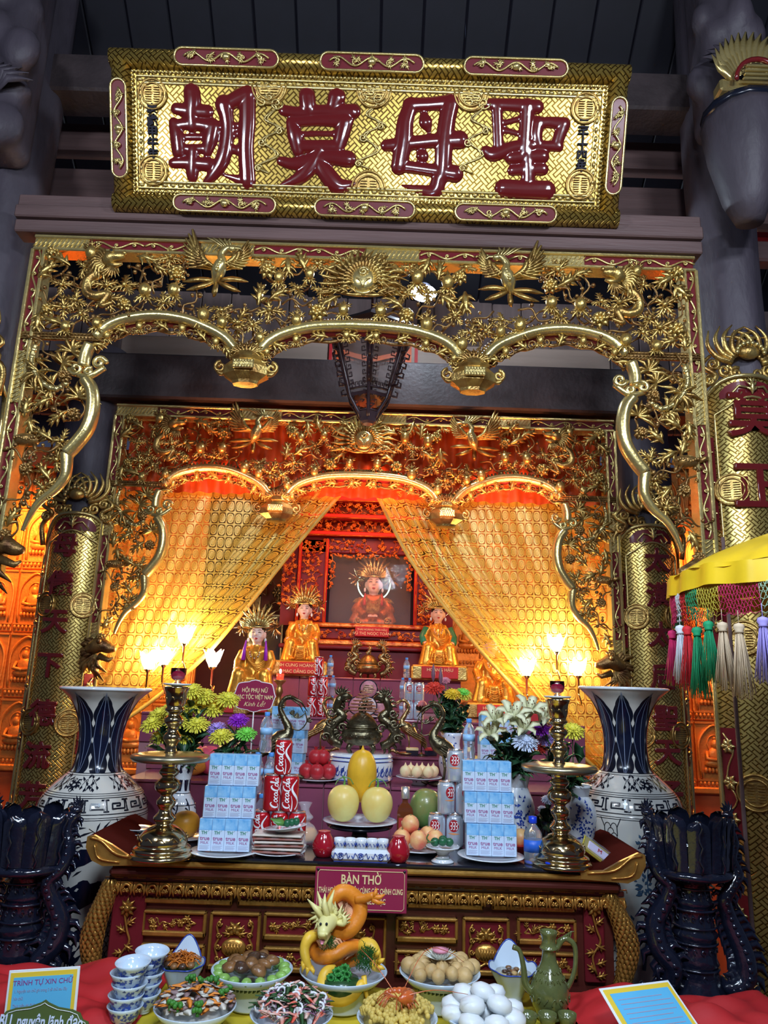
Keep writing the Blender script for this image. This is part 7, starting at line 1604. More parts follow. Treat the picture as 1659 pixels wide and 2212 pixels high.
for i in range(16): a = 2*pi*i/16; o = MB().ball((0, 0, 0), (.017, .013, .011), 10, 7).build('bok_choy_piece', BOK, None, (c.x+cos(a)*r*.8, c.y+sin(a)*r*.8, c.z-.004), (0, -.2, a)); tag(o, 'light green bok choy piece round the mushroom bowl', 'vegetable', 'bok choy round the mushrooms')
for i in range(13):
    a = i*2.4; q = r*.6*(i/13)**.5; t = MB().lathe([(.0, -.006), (.012, -.006), (.021, 0), (.019, .009), (.009, .015), (0, .016)], 16, wob=lambda a_, z: 1+.08*sin(3*a_+i)); o = t.build('braised_mushroom', DKB if i in (0, 3, 7) else BROWN, None, (c.x+cos(a)*q, c.y+sin(a)*q, c.z+.008+.014*(1-q/(r*.6))), (random.uniform(-.5, .5), random.uniform(-.5, .5), 0)); tag(o, 'glossy braised mushroom in the middle mushroom bowl', 'mushroom', 'braised mushrooms in the bowl')
FRY = mat('golden fried ball', (.72, .48, .2), .5, 0, .35, 20, .35, 40)
_, c, r, fo = dish(950, 2098, 88, .885, 'blue rimmed bowl of fried balls with a white and pink flower', .045)
for i in range(22):
    a = i*2.4; q = r*.84*((i+2)/24)**.5; s_ = random.uniform(.85, 1.15); o = MB().ball((0, 0, 0), (.022*s_, .019*s_, .019*s_), 10, 7).build('fried_ball', FRY, None, (c.x+cos(a)*q, c.y+sin(a)*q, c.z+.006+.02*(1-q/r)), (0, 0, a)); tag(o, 'lumpy golden fried ball in the bowl with the white flower', 'fried ball', 'fried balls in the bowl')
fr = thing('carved_radish_flower', c+Vector((0, -.01, .03)), 'white carved radish flower with a pink heart on the fried balls', 'garnish'); t = MB()
for ring_ in range(3):
    for i in range(22): a = 2*pi*(i+.5*ring_)/22; l = .046-.01*ring_; e = .35+.35*ring_; t.blade([(cos(a)*.008, sin(a)*.008, 0), (cos(a)*l*.6, sin(a)*l*.6, l*.5*sin(e)), (cos(a)*l*cos(e)*1.1, sin(a)*l*cos(e)*1.1, l*sin(e))], (.002, .004, .0005), (-cos(a), -sin(a), 1))
t.build('white_petals', mat('white radish', (.8, .82, .75), .35), fr); MB().lathe([(0, .016), (.02, .02), (.022, .026), (0, .03)], 16).build('pink_heart', FPK, fr)
# boat shaped bowls
def boat(px, row, rpx, rimz, label, m_in=None):
    c = PZ(px, row, rimz); r = rpx*sc(px, row, c.y); root = thing('boat_bowl', (c.x, c.y, FZ), label, 'bowl'); h = rimz-FZ
    def rim(a): b = (a-pi/2); b = math.atan2(sin(b), cos(b)); return .052*math.exp(-(b/.55)**2)+.012*math.exp(-((abs(b)-1.3)/.3)**2)
    def w1(a): b = (a-pi/2); b = math.atan2(sin(b), cos(b)); return 1+.06*cos(6*a)+.12*math.exp(-(b/.35)**2)
    t = MB(); pr = [(.42, 0), (.4, .1), (.38, .2), (.6, .5), (.85, .8), (1, 1)]
    t.grid(lambda u, v: (lambda a, q: (q*r*cos(a)*w1(a) if v > .5 else q*r*cos(a), q*r*sin(a)*(w1(a) if v > .5 else 1), ip([(i/5, z) for i, (_, z) in enumerate(pr)], v)*h+rim(a)*max(0, v-.4)/.6))(2*pi*u, ip([(i/5, rr) for i, (rr, _) in enumerate(pr)], v)), 56, 10)
    t.grid(lambda u, v: (lambda a, q: (q*.95*r*cos(a)*w1(a), q*.95*r*sin(a)*w1(a), lerp(.35, 1, v)*h-.001+rim(a)*v))(2*pi*u, lerp(.0, 1, v**.5)), 56, 6); t.build('bowl_body', BW, root)
    t = MB().tube([(r*.985*cos(a)*w1(a), r*.985*sin(a)*w1(a), h+rim(a)) for a in [2*pi*i/56 for i in range(56)]], .002, 5, closed=True); t.build('blue_rim_line', BLUE, root); return root, Vector((c.x, c.y, rimz)), r
_, c, r = boat(394, 2082, 46, .895, 'boat shaped bowl of shredded carrot and mushroom, back left'); CAR = mat('shredded carrot', (.7, .2, .02), .4, 0, .3, 30)
t = MB()
for i in range(130): a = random.random()*6.28; q = r*.7*random.random()**.5; p = Vector((cos(a)*q, sin(a)*q, .012+.03*(1-q/r)*random.random())); b = random.random()*6.28; t.tube([p-Vector((cos(b)*.014, sin(b)*.014, .003)), p+Vector((0, 0, .004)), p+Vector((cos(b)*.014, sin(b)*.014, -.003))], .0014, 4)
MB_ = tag(t.build('shredded_carrot', CAR, None, c+Vector((0, 0, -.008))), 'heap of shredded carrot in the boat shaped bowl', 'carrot', kind='stuff')
for i in range(7): a = 2.2+i*.55; tag(MB().ball((0, 0, 0), (.011, .011, .008), 9, 6).build('mushroom_cap', DKB if i % 2 else BROWN, None, c+Vector((cos(a)*r*.72, sin(a)*r*.72, .006))), 'small mushroom cap beside the shredded carrot', 'mushroom', 'mushroom caps in the boat bowl')
MB().lathe([(0, 0), (r*.75, .0), (r*.7, -.01)], 24).build('filling', BOK, _, (0, 0, c.z-FZ-.006))
_, c, r = boat(1108, 2092, 50, .885, 'boat shaped bowl of clear soup, back right'); MB().lathe([(0, 0), (r*.8, .0), (r*.7, -.012)], 30).build('soup', mat('milky soup', (.5, .42, .25), .1, coat=.8), _, (0, 0, c.z-FZ-.01))
for i in range(9): a = i*2.4; q = r*.55*(i/9)**.5; tag(MB().ball((0, 0, 0), (.009, .008, .005), 8, 5).build('soup_piece', (BROWN, DKB, FRY)[i % 3], None, c+Vector((cos(a)*q, sin(a)*q, -.006))), 'small brown piece floating in the soup', 'food', 'pieces floating in the soup')
# front row
def mix(px, row, rpx, label, slabel, pieces, n, hump=.035, rimz=.862):
    root, c, r, fo = dish(px, row, rpx, rimz, label, .02)
    o = MB().lathe([(r*.86, -.012), (r*.6, hump*.5), (0, hump*.75)], 24, wob=lambda a, z: 1+.05*sin(5*a)).build('heap_core', pieces[0][1], root, (0, 0, rimz-FZ-.004))
    for k, (kind, m) in enumerate(pieces):
        t = MB()
        for i in range(int(n/len(pieces)*{'floret': .3, 'ring': .8, 'strip': 1.3, 'slice': 1.5}.get(kind, 1))):
            a = random.random()*6.28; q = r*.88*random.random()**.5; z = hump*(1-(q/r)**2)+random.uniform(-.002, .008); p = Vector((cos(a)*q, sin(a)*q, z)); b = random.random()*6.28; d = Vector((cos(b), sin(b), random.uniform(-.4, .5)))
            if kind == 'strip': t.blade([p-d*.019, p+Vector((0, 0, .005)), p+d*.019], (.004, .007, .004), (0, 0, 1))
            elif kind == 'slice': t.blade([p-d*.012, p+Vector((0, 0, .003)), p+d*.013], (.006, .012, .005), (.3*cos(a), .3*sin(a), 1), ridge=.15)
            elif kind == 'ring': t.tube([p+Vector((cos(g)*.009, sin(g)*.009*(d.z+.8), .006*sin(g))) for g in [j*pi/4 for j in range(8)]], .0032, 5, closed=True)
            elif kind == 'floret':
                t.tube([p, p+Vector((0, 0, .01))], (.005, .004), 6)
                for j in range(5): t.ball(p+Vector((random.uniform(-.008, .008), random.uniform(-.008, .008), .013+random.random()*.004)), .0058, 6, 4)
            elif kind == 'shred': t.tube([p-d*.014, p+Vector((0, 0, .005)), p+d*.01, p+d*.018], .0009, 4)
            elif kind == 'grain': t.ball(p, .0065, 6, 4)
        tag(t.build(slabel[k][0], m, None, c), slabel[k][1], 'food', kind='stuff')
    return root, c, r
OFFW = mat('pale cooked slices', (.72, .68, .6), .4, 0, .3, 30); BRO = mat('broccoli green', (.05, .22, .03), .5); CARB = mat('carrot slice', (.85, .28, .04), .4); MUSH = mat('grey mushroom slice', (.3, .2, .2), .4)
mix(422, 2172, 88, 'blue rimmed bowl of broccoli and mushroom stir fry, front left', [('mushroom_slices', 'pale mushroom slices of the stir fry'), ('broccoli_florets', 'green broccoli florets of the stir fry'), ('grey_slices', 'grey brown mushroom slices of the stir fry'), ('carrot_slices', 'small orange carrot slices of the stir fry')], [('slice', OFFW), ('floret', BRO), ('slice', MUSH), ('strip', CARB)], 200)
CRAB = mat('red crab stick', (.75, .08, .04), .4, 0, .5, 40, col2=(.8, .6, .5)); SQ = mat('white squid', (.75, .75, .78), .25, coat=.4); HERB = mat('dark herb', (.03, .09, .03), .4); ONI = mat('purple onion', (.3, .12, .25), .35)
mix(630, 2188, 90, 'blue rimmed bowl of seafood salad with red crab sticks, front centre', [('squid_rings', 'white squid rings of the seafood salad'), ('crab_sticks', 'red crab stick strips of the seafood salad'), ('herb_leaves', 'dark herb leaves of the seafood salad'), ('onion_shreds', 'thin pale shreds of the seafood salad'), ('onion_slices', 'purple onion slices of the seafood salad')], [('ring', SQ), ('strip', CRAB), ('strip', HERB), ('shred', OFFW), ('shred', ONI)], 300, .045)
RICE = mat('yellow sticky rice', (.75, .55, .13), .55, 0, .25, 40); _, c, r = mix(858, 2196, 88, 'blue rimmed bowl of yellow sticky rice topped with a red shrimp', [('rice_grains', 'crumbly yellow sticky rice filling the bowl')], [('grain', RICE)], 520, .04)
SHR = mat('cooked shrimp shell', (.65, .13, .03), .25, 0, .3, 30, coat=.4); sh_ = thing('red_prawn', c+Vector((.0, -.02, .045)), 'large cooked red prawn with long feelers lying on the yellow rice', 'prawn'); t = MB()
for i in range(7): a = i*.38; t.ball((.03*cos(a+.3), -.0+.028*sin(a+.3)-.005, .006), (.014-.001*i, .013-.001*i, .013-.001*i), 9, 6)
t.tube([(.03, .0, .006), (.02, -.03, .012), (.0, -.05, .016)], (.014, .016, .004), 9); t.build('body', SHR, sh_); t = MB()
for i in range(18): a = random.uniform(2.6, 6.2); t.tube(spline([(0, -.01, .004), (cos(a)*.03, -.01+sin(a)*.025, .012), (cos(a)*.05, -.01+sin(a)*.045, -.004)], 3), .0013, 4)
t.build('legs', SHR, sh_); t = MB(); t.tube(spline([(.0, -.05, .016), (-.05, -.02, .07), (-.09, .0, .1)], 4), (.0016, .0006), 4); t.tube(spline([(.0, -.05, .016), (.06, .0, .1), (.12, .05, .085), (.16, .06, .06)], 4), (.0012, .0005), 4); t.tube(spline([(.0, -.04, .016), (.08, -.03, .03), (.16, -.02, .02)], 4), (.0014, .0006), 4); t.build('feelers', SHR, sh_)
BUN = mat('white steamed bun', (.8, .84, .86), .35, 0, .06, 20); _, c, r, fo = dish(1043, 2190, 88, .862, 'blue rimmed bowl heaped with white steamed buns, front right', .02)
for i, (x, y, z) in enumerate([(cos(a)*.075, sin(a)*.075, .004) for a in [k*pi/4+.3 for k in range(8)]]+[(.0, 0, .01), (-.03, -.04, .03), (.035, -.03, .03), (-.04, .03, .03), (.03, .035, .03), (0, 0, .045)]):
    tag(MB().lathe([(0, -.016), (.022, -.014), (.031, -.002), (.027, .012), (.012, .02), (0, .021)], 18).build('steamed_bun', BUN, None, c+Vector((x, y, z)), (random.uniform(-.3, .3), random.uniform(-.3, .3), 0)), 'round white steamed bun in the front right bowl', 'bun', 'white steamed buns in the bowl')
# ewer and little cups
CEL = mat('olive celadon glaze', (.13, .15, .05), .16, 0, .3, 20, .15, 60, coat=.8); c = PZ(1188, 2196, FZ); k = sc(1188, 2150, c.y); ew = thing('ewer', c, 'olive green glazed ewer with a curved spout and dragon handle', 'ewer')
pr = dense([(30*k, 0), (34*k, 3*k), (30*k, 8*k), (40*k, 28*k), (42*k, 48*k), (36*k, 70*k), (22*k, 96*k), (16*k, 112*k), (15*k, 128*k), (20*k, 133*k), (16*k, 139*k), (15*k, 150*k), (19*k, 163*k), (19*k, 167*k)], 3); MB().lathe(pr+[(15*k, 166*k), (11*k, 150*k)], 30, cap=False).build('ewer_body', CEL, ew)
MB().tube(spline([(-36*k, 0, 45*k), (-52*k, 0, 62*k), (-56*k, 0, 95*k), (-64*k, 0, 125*k), (-78*k, 0, 133*k)], 5), (9*k, 8*k, 6*k, 5*k, 6*k), 9).build('spout', CEL, ew); MB().tube(spline([(15*k, 0, 128*k), (34*k, 0, 152*k), (56*k, 0, 140*k), (58*k, 0, 105*k), (50*k, 0, 75*k), (38*k, 0, 55*k)], 5), (6*k, 6*k, 5*k, 6*k), 8).build('handle', CEL, ew)
t = MB()
for i in range(7): t.blade([(18*k+5*k*i, 0, 138*k+3*k*i), (20*k+5*k*i, 0, 148*k+3*k*i), (27*k+5*k*i, 0, 155*k+2*k*i)], (.002, .004, .001), NY)
for i in range(16): f = onl(pr, i*2*pi/16, .001); t.tube([f(.004*cos(j), 72*k+.006*sin(j)+.002*j) for j in range(5)], .0013, 4); t.tube([f(.006*cos(j+i), 40*k+.008*sin(j)) for j in range(6)], .0013, 4); t.tube([f(-.005, 88*k), f(0, 94*k), f(.005, 88*k)], .0012, 4)
t.build('relief_lines', CEL, ew)
for i, (a, b) in enumerate(((1140, 2222), (1183, 2222), (1226, 2222))):
    c = PZ(a, b, FZ); tag(MB().lathe([(.012, 0), (.014, .003), (.022, .02), (.023, .034), (.021, .034), (.018, .018), (0, .006)], 22).build('celadon_cup', CEL, None, c), ['small olive cup at the bottom edge, left of three', 'small olive cup at the bottom edge, middle of three', 'small olive cup at the bottom edge, right of three'][i], 'cup')
# stacked blue and white cups
t = MB().lathe([(.018, 0), (.02, .002), (.018, .006), (.03, .016), (.037, .036), (.042, .044), (.0405, .045), (.034, .036), (.026, .014), (0, .01)], 34); SCUP = t.mesh('cup_body', BW); prc = [(.018, .006), (.03, .016), (.037, .036), (.042, .044)]; t = MB(); rr = random.Random(2)
for g in range(5):
    f = onl(prc, g*1.35, .0008)
    for i in range(26): u = rr.gauss(0, .011); v = .014+rr.random()*.022; a = rr.random()*6.28; t.ribbon([(u, v), (u+cos(a)*.004, v+sin(a)*.003), (u+cos(a+.8)*.008, v+sin(a+.8)*.005)], (.001, .0055, .0008), f, sub=1)
SCD = t.mesh('cup_painting', BLUE)
for sx, (px, row, nm) in enumerate(((266, 2212, 'front'), (306, 2182, 'back'))):
    c = PZ(px, row+4, FZ); tilt_ = .0
    for i in range(5):
        q = thing('stacked_cup', c+Vector((.0015*i*(-1)**i+.0012*i, 0, .0238*i)), 'blue and white cup, %s of the %s stack of cups' % (['lowest', 'second from below', 'middle', 'second from above', 'topmost'][i], nm), 'cup', rz=i*1.1+sx); inst('cup_body', SCUP, q); inst('cup_painting', SCD, q); q.scale = (1.02, 1.02, 1.02)
        if i == 4: q.rotation_euler.y = .08
# paper notices
SKY = mat('sky blue sheet', (.12, .5, .8), .5); YB = mat('yellow card border', (.85, .6, .05), .5)
cz = PZ(95, 2205, FZ+.02); yq = 1.98; a, b = P(30, 2190, yq), P(160, 2190, yq); k = sc(90, 2150, yq)
nt_ = thing('framed_notice', P(90, 2150, yq), 'sky blue printed notice with yellow border standing at the lower left', 'notice'); nt_.rotation_euler = (-.12, -.05, .12)
W_, H_ = 74*k, 50*k; MB().box((-W_, .003, -H_*1.6), (W_, .007, H_), 0, .001).build('white_card', PAPER, nt_); MB().box((-W_*.93, .0015, -H_*1.5), (W_*.93, .003, H_*.9)).build('yellow_border', YB, nt_); MB().box((-W_*.83, .0005, -H_*1.5), (W_*.83, .0015, H_*.72)).build('blue_sheet', SKY, nt_)
text('TRÌNH TỰ XIN CHỮ', P2, nt_, (0, 0, H_*.5), .015, ext=.0002)
for i, q in enumerate(('1. Nguyện xin chữ ghi trong 3 tờ chữ sau đây', 'Xin chữ:', 'Thực hiện ghi được', 'Nguyện xin chữ không ghi được')): text(q, P3, nt_, (-W_*.78, 0, H_*(.2-.27*i)), .0095, ext=.0002, ax='LEFT', sx=.68)
gp = thing('green_plaque', P(88, 2215, 1.9), 'dark green scalloped plaque with pale blue lettering at the lower left corner', 'sign'); gp.rotation_euler = (-.15, .03, .1); k = sc(88, 2200, 1.9)
A = [(-105, -60), (105, -60), (105, -8), (98, 8), (86, 12), (78, 24), (60, 30), (30, 34), (8, 42), (0, 47), (-8, 42), (-30, 34), (-60, 30), (-78, 24), (-86, 12), (-98, 8), (-105, -8)]
MB().slab([(x*k, z*k) for x, z in A], 0, .004).build('board', mat('moss green board', (.08, .12, .03), .5), gp); MB().tube([(x*k*.93, -.001, z*k*.88) for x, z in A], .0008, 4, closed=True).build('pale_outline', PAPER, gp)
text('BLL nguyện lãnh đạo', FW_, gp, (0, -.001, 6*k), .034, ext=.0008, off=.0006, sx=.62)
c = PZ(1415, 2195, FZ+.07); rn = thing('blue_leaflet', c, 'sky blue leaflet with yellow border lying tilted on the red cloth, lower right', 'notice'); rn.rotation_euler = (-1.0, .0, .35); k = .0013
MB().box((-75*k, 0, -85*k), (75*k, .003, 60*k), 0, .001).build('yellow_border', YB, rn); MB().box((-80*k, .002, -90*k), (80*k, .005, 65*k), 0, .001).build('white_card', PAPER, rn); MB().box((-66*k, -.001, -85*k), (66*k, .0005, 50*k)).build('blue_sheet', SKY, rn)
t = MB()
for i in range(13): t.box((-56*k, -.0014, (36-9*i)*k), ((56-14*((i*3) % 4 == 0))*k, -.001, (37.6-9*i)*k))
t.build('printed_lines', P3, rn)['kind'] = 'stuff'
# ================================================================= CARVED FRUIT DRAGON
_, c, r, fo = dish(742, 2096, 95, .885, 'blue rimmed bowl carrying the carved orange dragon', .045); YD = c.y; ORG = mat('carved carrot orange', (.85, .27, .02), .4, 0, .2, 20, .15, 70); YEL = mat('carved pumpkin yellow', (.9, .55, .05), .4, 0, .15, 20, .1, 60); PALEY = mat('pale carved melon flesh', (.8, .72, .3), .35); FRG = mat('pale orange carved fringe', (.85, .45, .25), .45)
dr = thing('carved_dragon', (c.x, YD, FZ+.05), 'dragon carved from carrot and pumpkin rearing over the middle bowl', 'food sculpture'); o_ = Vector(dr.location)
def D(px, py, d=0): return P(px, py, YD+d)-o_
def path(L, d0=0): return [D(a, b, (q[0] if q else 0)+d0) for a, b, *q in L]
t = MB(); b1 = [(722, 1972, -.02), (716, 1948, -.01), (735, 1928, 0), (758, 1932, .01), (776, 1952, .01), (775, 1982, 0), (752, 2010, -.01), (722, 2016, 0), (695, 2022, .02), (678, 2044, .01), (692, 2066, -.02), (722, 2062, -.03), (752, 2046, -.01), (776, 2046, .02), (770, 2070, .04), (735, 2082, .03), (716, 2092, -.01)]
sp = spline(path(b1), 6); rl = [.012, .016, .02, .021, .021, .02, .02, .02, .02, .019, .019, .018, .017, .017, .016, .015, .012]; t.tube(sp, rl, 12); t.build('orange_body', ORG, dr)
t = MB(); sp2 = spline(path([(722, 2090, -.03), (703, 2102, -.05), (698, 2130, -.06), (712, 2150, -.07), (738, 2156, -.075), (762, 2145, -.07), (785, 2122, -.06)]), 6); t.tube(sp2, (.010, .014, .017, .019, .019, .018, .01), 12); sp3 = spline(path([(772, 2052, .01), (786, 2042, 0), (802, 2046, -.01), (812, 2066, -.02), (808, 2086, -.03), (822, 2098, -.03)]), 5); t.tube(sp3, (.012, .018, .019, .015, .012, .004), 10)
t.tube(spline(path([(690, 2018, 0), (668, 2026, -.02), (658, 2050, -.03), (662, 2076, -.04), (670, 2094, -.04)]), 5), (.014, .015, .013, .011, .008), 10)
for a, b, c_, d_ in ((655, 2078, 652, 2102), (663, 2086, 662, 2108), (672, 2090, 678, 2106), (812, 2064, 820, 2050), (818, 2078, 831, 2070), (815, 2088, 832, 2094)): t.tube([D(a, b, -.04), D((a+c_)/2+2, (b+d_)/2, -.05), D(c_, d_, -.045)], (.007, .005, .0008), 7)
t.tube(path([(786, 2108, -.06), (790, 2140, -.06), (796, 2166, -.07), (806, 2205, -.08)]), (.007, .005, .002), 6); t.build('yellow_coils', YEL, dr)
t = MB(); t.tube(spline(path([(770, 1942, 0), (790, 1940, -.01), (808, 1934, -.02)]), 4), (.014, .011, .009), 9)
for L in ([(806, 1936, -.02), (812, 1928, -.02), (814, 1918, -.02)], [(806, 1938, -.02), (822, 1938, -.02), (832, 1932, -.02)], [(804, 1942, -.02), (818, 1950, -.02), (832, 1950, -.02)]): t.tube(path(L), (.008, .006, .0008), 7)
t.build('raised_claw', ORG, dr)
t = MB()
def fringe(sp, i0, i1, side, l, st=1, r_=.018):
    for i in range(i0, i1, st):
        d = (sp[min(i+1, len(sp)-1)]-sp[i-1]).normalized(); nn = Vector((d.z, 0, -d.x))*side; a = sp[i]+nn*r_*.8; t.blade([a, a+nn*l*.6-d*l*.15+Vector((0, -.004, 0)), a+nn*l-d*l*.6], (.004, .004, .0006), NY)
fringe(sp, 8, 46, 1, .036); fringe(sp, 52, 72, -1, .03); fringe(sp, 72, 90, 1, .02); fringe(sp2, 4, 20, -1, .014); t.build('back_fringe', FRG, dr)
hd = [(718, 1985, -.02), (705, 1996, -.05), (699, 2010, -.075), (697, 2024, -.09)]
t = MB().tube(spline(path(hd), 4), (.02, .023, .017, .012), 12); t.tube(path([(704, 2018, -.05), (700, 2030, -.07), (700, 2038, -.08)]), (.014, .01, .006), 9); t.ball(D(697, 2018, -.095), (.013, .01, .008), 9, 6)
for e in (-1, 1): t.ball(D(699+e*7, 1998, -.072), (.008, .006, .006), 8, 6); t.ball(D(699+e*6, 2018, -.1), (.0045, .004, .004), 7, 5)
for L in ([(706, 1985, -.03), (694, 1955, -.03), (686, 1925, -.02)], [(714, 1982, -.03), (712, 1950, -.04), (722, 1922, -.03)], [(700, 1985, -.04), (680, 1960, -.04), (664, 1942, -.03)], [(708, 1984, -.05), (700, 1952, -.05), (702, 1930, -.04)]): t.tube(path(L), (.009, .007, .0012), 8)
for i in range(22):
    a = -.3+i*.2; l = random.uniform(20, 46); q = (712+8*cos(a), 1988-5*sin(a)); t.blade([D(q[0], q[1], -.02), D(q[0]+cos(a)*l*.6, q[1]-sin(a)*l*.6, -.04), D(q[0]+cos(a+.25)*l, q[1]-sin(a+.25)*l, -.03)], (.004, .006, .0008), NY)
t.tube(spline(path([(722, 1992, -.03), (742, 1996, -.04), (744, 1984, -.04), (738, 1976, -.04)]), 4), (.006, .007, .006, .002), 7)
t.build('dragon_head', PALEY, dr)
for e in (-1, 1): MB().ball(D(699+e*6.5, 1996, -.083), .0035, 8, 6).build('eye', INKB, dr)
t = MB().blade(path([(698, 2024, -.07), (696, 2034, -.09), (695, 2040, -.1)]), (.005, .006, .002), NY); t.build('tongue', FPK, dr)
t = MB()
for (x, y, q) in ((730, 2100, 1), (745, 2092, .9), (728, 2125, .9), (745, 2118, 1), (742, 2135, .8), (715, 2112, .8), (733, 2112, 1.1), (750, 2105, .8)):
    for k_ in range(9): a = k_*.7; t.blade([D(x, y, -.065), D(x+cos(a)*8*q, y-sin(a)*8*q, -.08), D(x+cos(a)*14*q, y-sin(a)*13*q, -.07)], (.002, .0065, .001), NY)
t.build('green_rosettes', mat('succulent green', (.05, .3, .06), .35), dr)
t = MB()
for (x, y, w_, n_) in ((790, 2078, 22, 240), (712, 2040, 14, 90), (800, 2062, 12, 60)):
    for i in range(n_): a, b = random.gauss(x, w_*.5), random.gauss(y, w_*.55); p = D(a, b, -.035+random.uniform(-.015, .015)); t.blade([p, p+Vector((random.uniform(-.004, .004), -.004, .006)), p+Vector((random.uniform(-.01, .01), -.006, .012))], (.0005, .001, .0003), NY)
t.build('green_sprigs', mat('fern green', (.03, .16, .03), .5), dr)['kind'] = 'stuff'
MB().lathe([(.035, -.0), (.05, .02), (.045, .04), (0, .045)], 20).build('green_base', mat('dark melon rind', (.02, .07, .02), .3, coat=.4), dr, D(735, 2150, -.05))
# ================================================================= BLACK CERAMIC DRAGON STANDS
def black_stand(px, label, flip, Y=2.48, oy=0):
    c = P(px, 1885+oy, Y); k = sc(px, 1885, Y); q0 = 1.18; r = thing('ceramic_stand', (c.x, Y, 0), label, 'stand'); z = lambda row: P(px, row+oy, Y).z; R0_ = 84*k
    pr = [(.16, 0), (.17, .03), (.13, .08), (.12, .3), (.10, z(2200)), (.085, z(2160)), (.055, z(2120)), (.052, z(2080)), (.056, z(2075)), (.05, z(2062)), (.052, z(2020)), (.058, z(2012)), (.05, z(2003)), (.046, z(1950)), (.052, z(1944)), (.046, z(1936)), (.042, z(1905)), (.05, z(1896)), (R0_*.95, z(1889)), (R0_*1.02, z(1881)), (R0_*.96, z(1873)), (R0_*.8, z(1868)), (R0_*.78, z(1830)), (R0_*.86, z(1810))]
    pr = [(a*1.18 if a < .0999 and b < z(1893) else a, b) for a, b in pr]
    MB().lathe(pr+[(R0_*.8, z(1812)), (R0_*.7, z(1865)), (0, z(1868))], 36, wob=lambda a, q: 1+.02*sin(9*a)*(q < z(1900))).build('column_body', BLACKG, r)
    for i in range(10):
        a = 2*pi*i/10+.2; t = MB(); h0, h1 = z(1870), z(1752+10*(i % 2)); q = R0_*.84; w_ = R0_*.27; d = Vector((cos(a), sin(a), 0)); s_ = Vector((-sin(a), cos(a), 0))
        def f(u, v, d=d, s_=s_, q=q, w_=w_, h0=h0, h1=h1): ww = w_*(1 if v < .8 else math.sqrt(max(0, 1-((v-.8)/.2)**2))); return d*(q*(1+.14*v)+.012*cos((u-.5)*pi))+s_*ww*(2*u-1)+Vector((0, 0, lerp(h0, h1, v)))
        t.grid(f, 6, 14); t.grid(lambda u, v: f(1-u, v)-d*.014, 6, 14)
        t.tube([f(.5, v/8)+d*.005+s_*.006*sin(v*2) for v in range(9)], .004, 5); t.build('crown_petal', BLACKG, r)
    t = MB()
    for i in range(16):
        a = 2*pi*i/16
        for row in (1925, 1975, 2045, 2100): rr = rad(pr[::1], z(row))if False else .06; t.tube([((rr+.002)*cos(a+.08*cos(j)), (rr+.002)*sin(a+.08*cos(j)), z(row)+.007*sin(j)) for j in range(6)], .002, 4)
    for row in (1912, 1958, 1995, 2030, 2085): t.tube([(.064*cos(2*pi*i/24), .064*sin(2*pi*i/24), z(row)) for i in range(24)], .004, 5, closed=True)
    t.build('raised_ornament', BLACKG, r)
    for s in (-1, 1):
        t = MB(); X = lambda a, row, dy=0: Vector((s*a*k, dy*k, z(row))); L = [X(50, 2110), X(62, 2125, -20), X(92, 2105, -20), X(96, 2060, -15), X(84, 2015, -10), X(70, 1975, -10), X(60, 1935, -20), X(78, 1905, -20), X(92, 1880, -15), X(84, 1850, -10), X(92, 1815, -5), X(84, 1780, -5), X(92, 1756, 0)] if s*flip > 0 else [X(50, 2100), X(70, 2130, -20), X(60, 2080, -30), X(84, 2040, -20), X(88, 1990, -15), X(66, 1940, -20), X(58, 1905, -30), X(80, 1880, -25), X(88, 1840, -15), X(76, 1800, -10), X(86, 1765, 0)]
        sp = spline(L, 5); rr = [.012, .02, .026, .028, .026, .022, .018, .017, .018, .016, .018, .014, .007]; rr = [a_*1.18 for a_ in rr[:len(L)]]; t.tube(sp, rr, 9)
        for i in range(1, len(sp)-1, 2):
            d = (sp[i+1]-sp[i-1]).normalized(); nn = Vector((d.z, 0, -d.x))*s; q = ip([(j/(len(rr)-1), x) for j, x in enumerate(rr)], i/(len(sp)-1))
            for e in (1, -.9): t.blade([sp[i]+nn*q*.7*e, sp[i]+nn*q*1.5*e, sp[i]+nn*q*2.0*e-d*q*.8], (q*.5, q*.4, .001), NY)
            t.ball(sp[i]+Vector((0, -q*.8, 0)), q*.35, 6, 4)
        t.tube(spline([X(50, 2120, -10), X(75, 2148, -20), X(105, 2138, -20), X(124, 2118, -15)], 5), (.014, .018, .016, .005), 9)
        t.ball(X(88, 1758, 0), (.02, .018, .014), 8, 6)
        for i in range(6): a = i*.5; t.blade([X(88, 1756), X(88+10*cos(a), 1756-12*sin(a)-4), X(88+16*cos(a+.3), 1756-24*sin(a+.3)-6)], (.003, .005, .0008), NY)
        t.build('coiled_dragon', BLACKG, r)
    return r
black_stand(62, 'glossy black ceramic stand with coiled dragons at the lower left', -1, oy=-12); black_stand(1492, 'glossy black ceramic stand with coiled dragons at the lower right', 1)
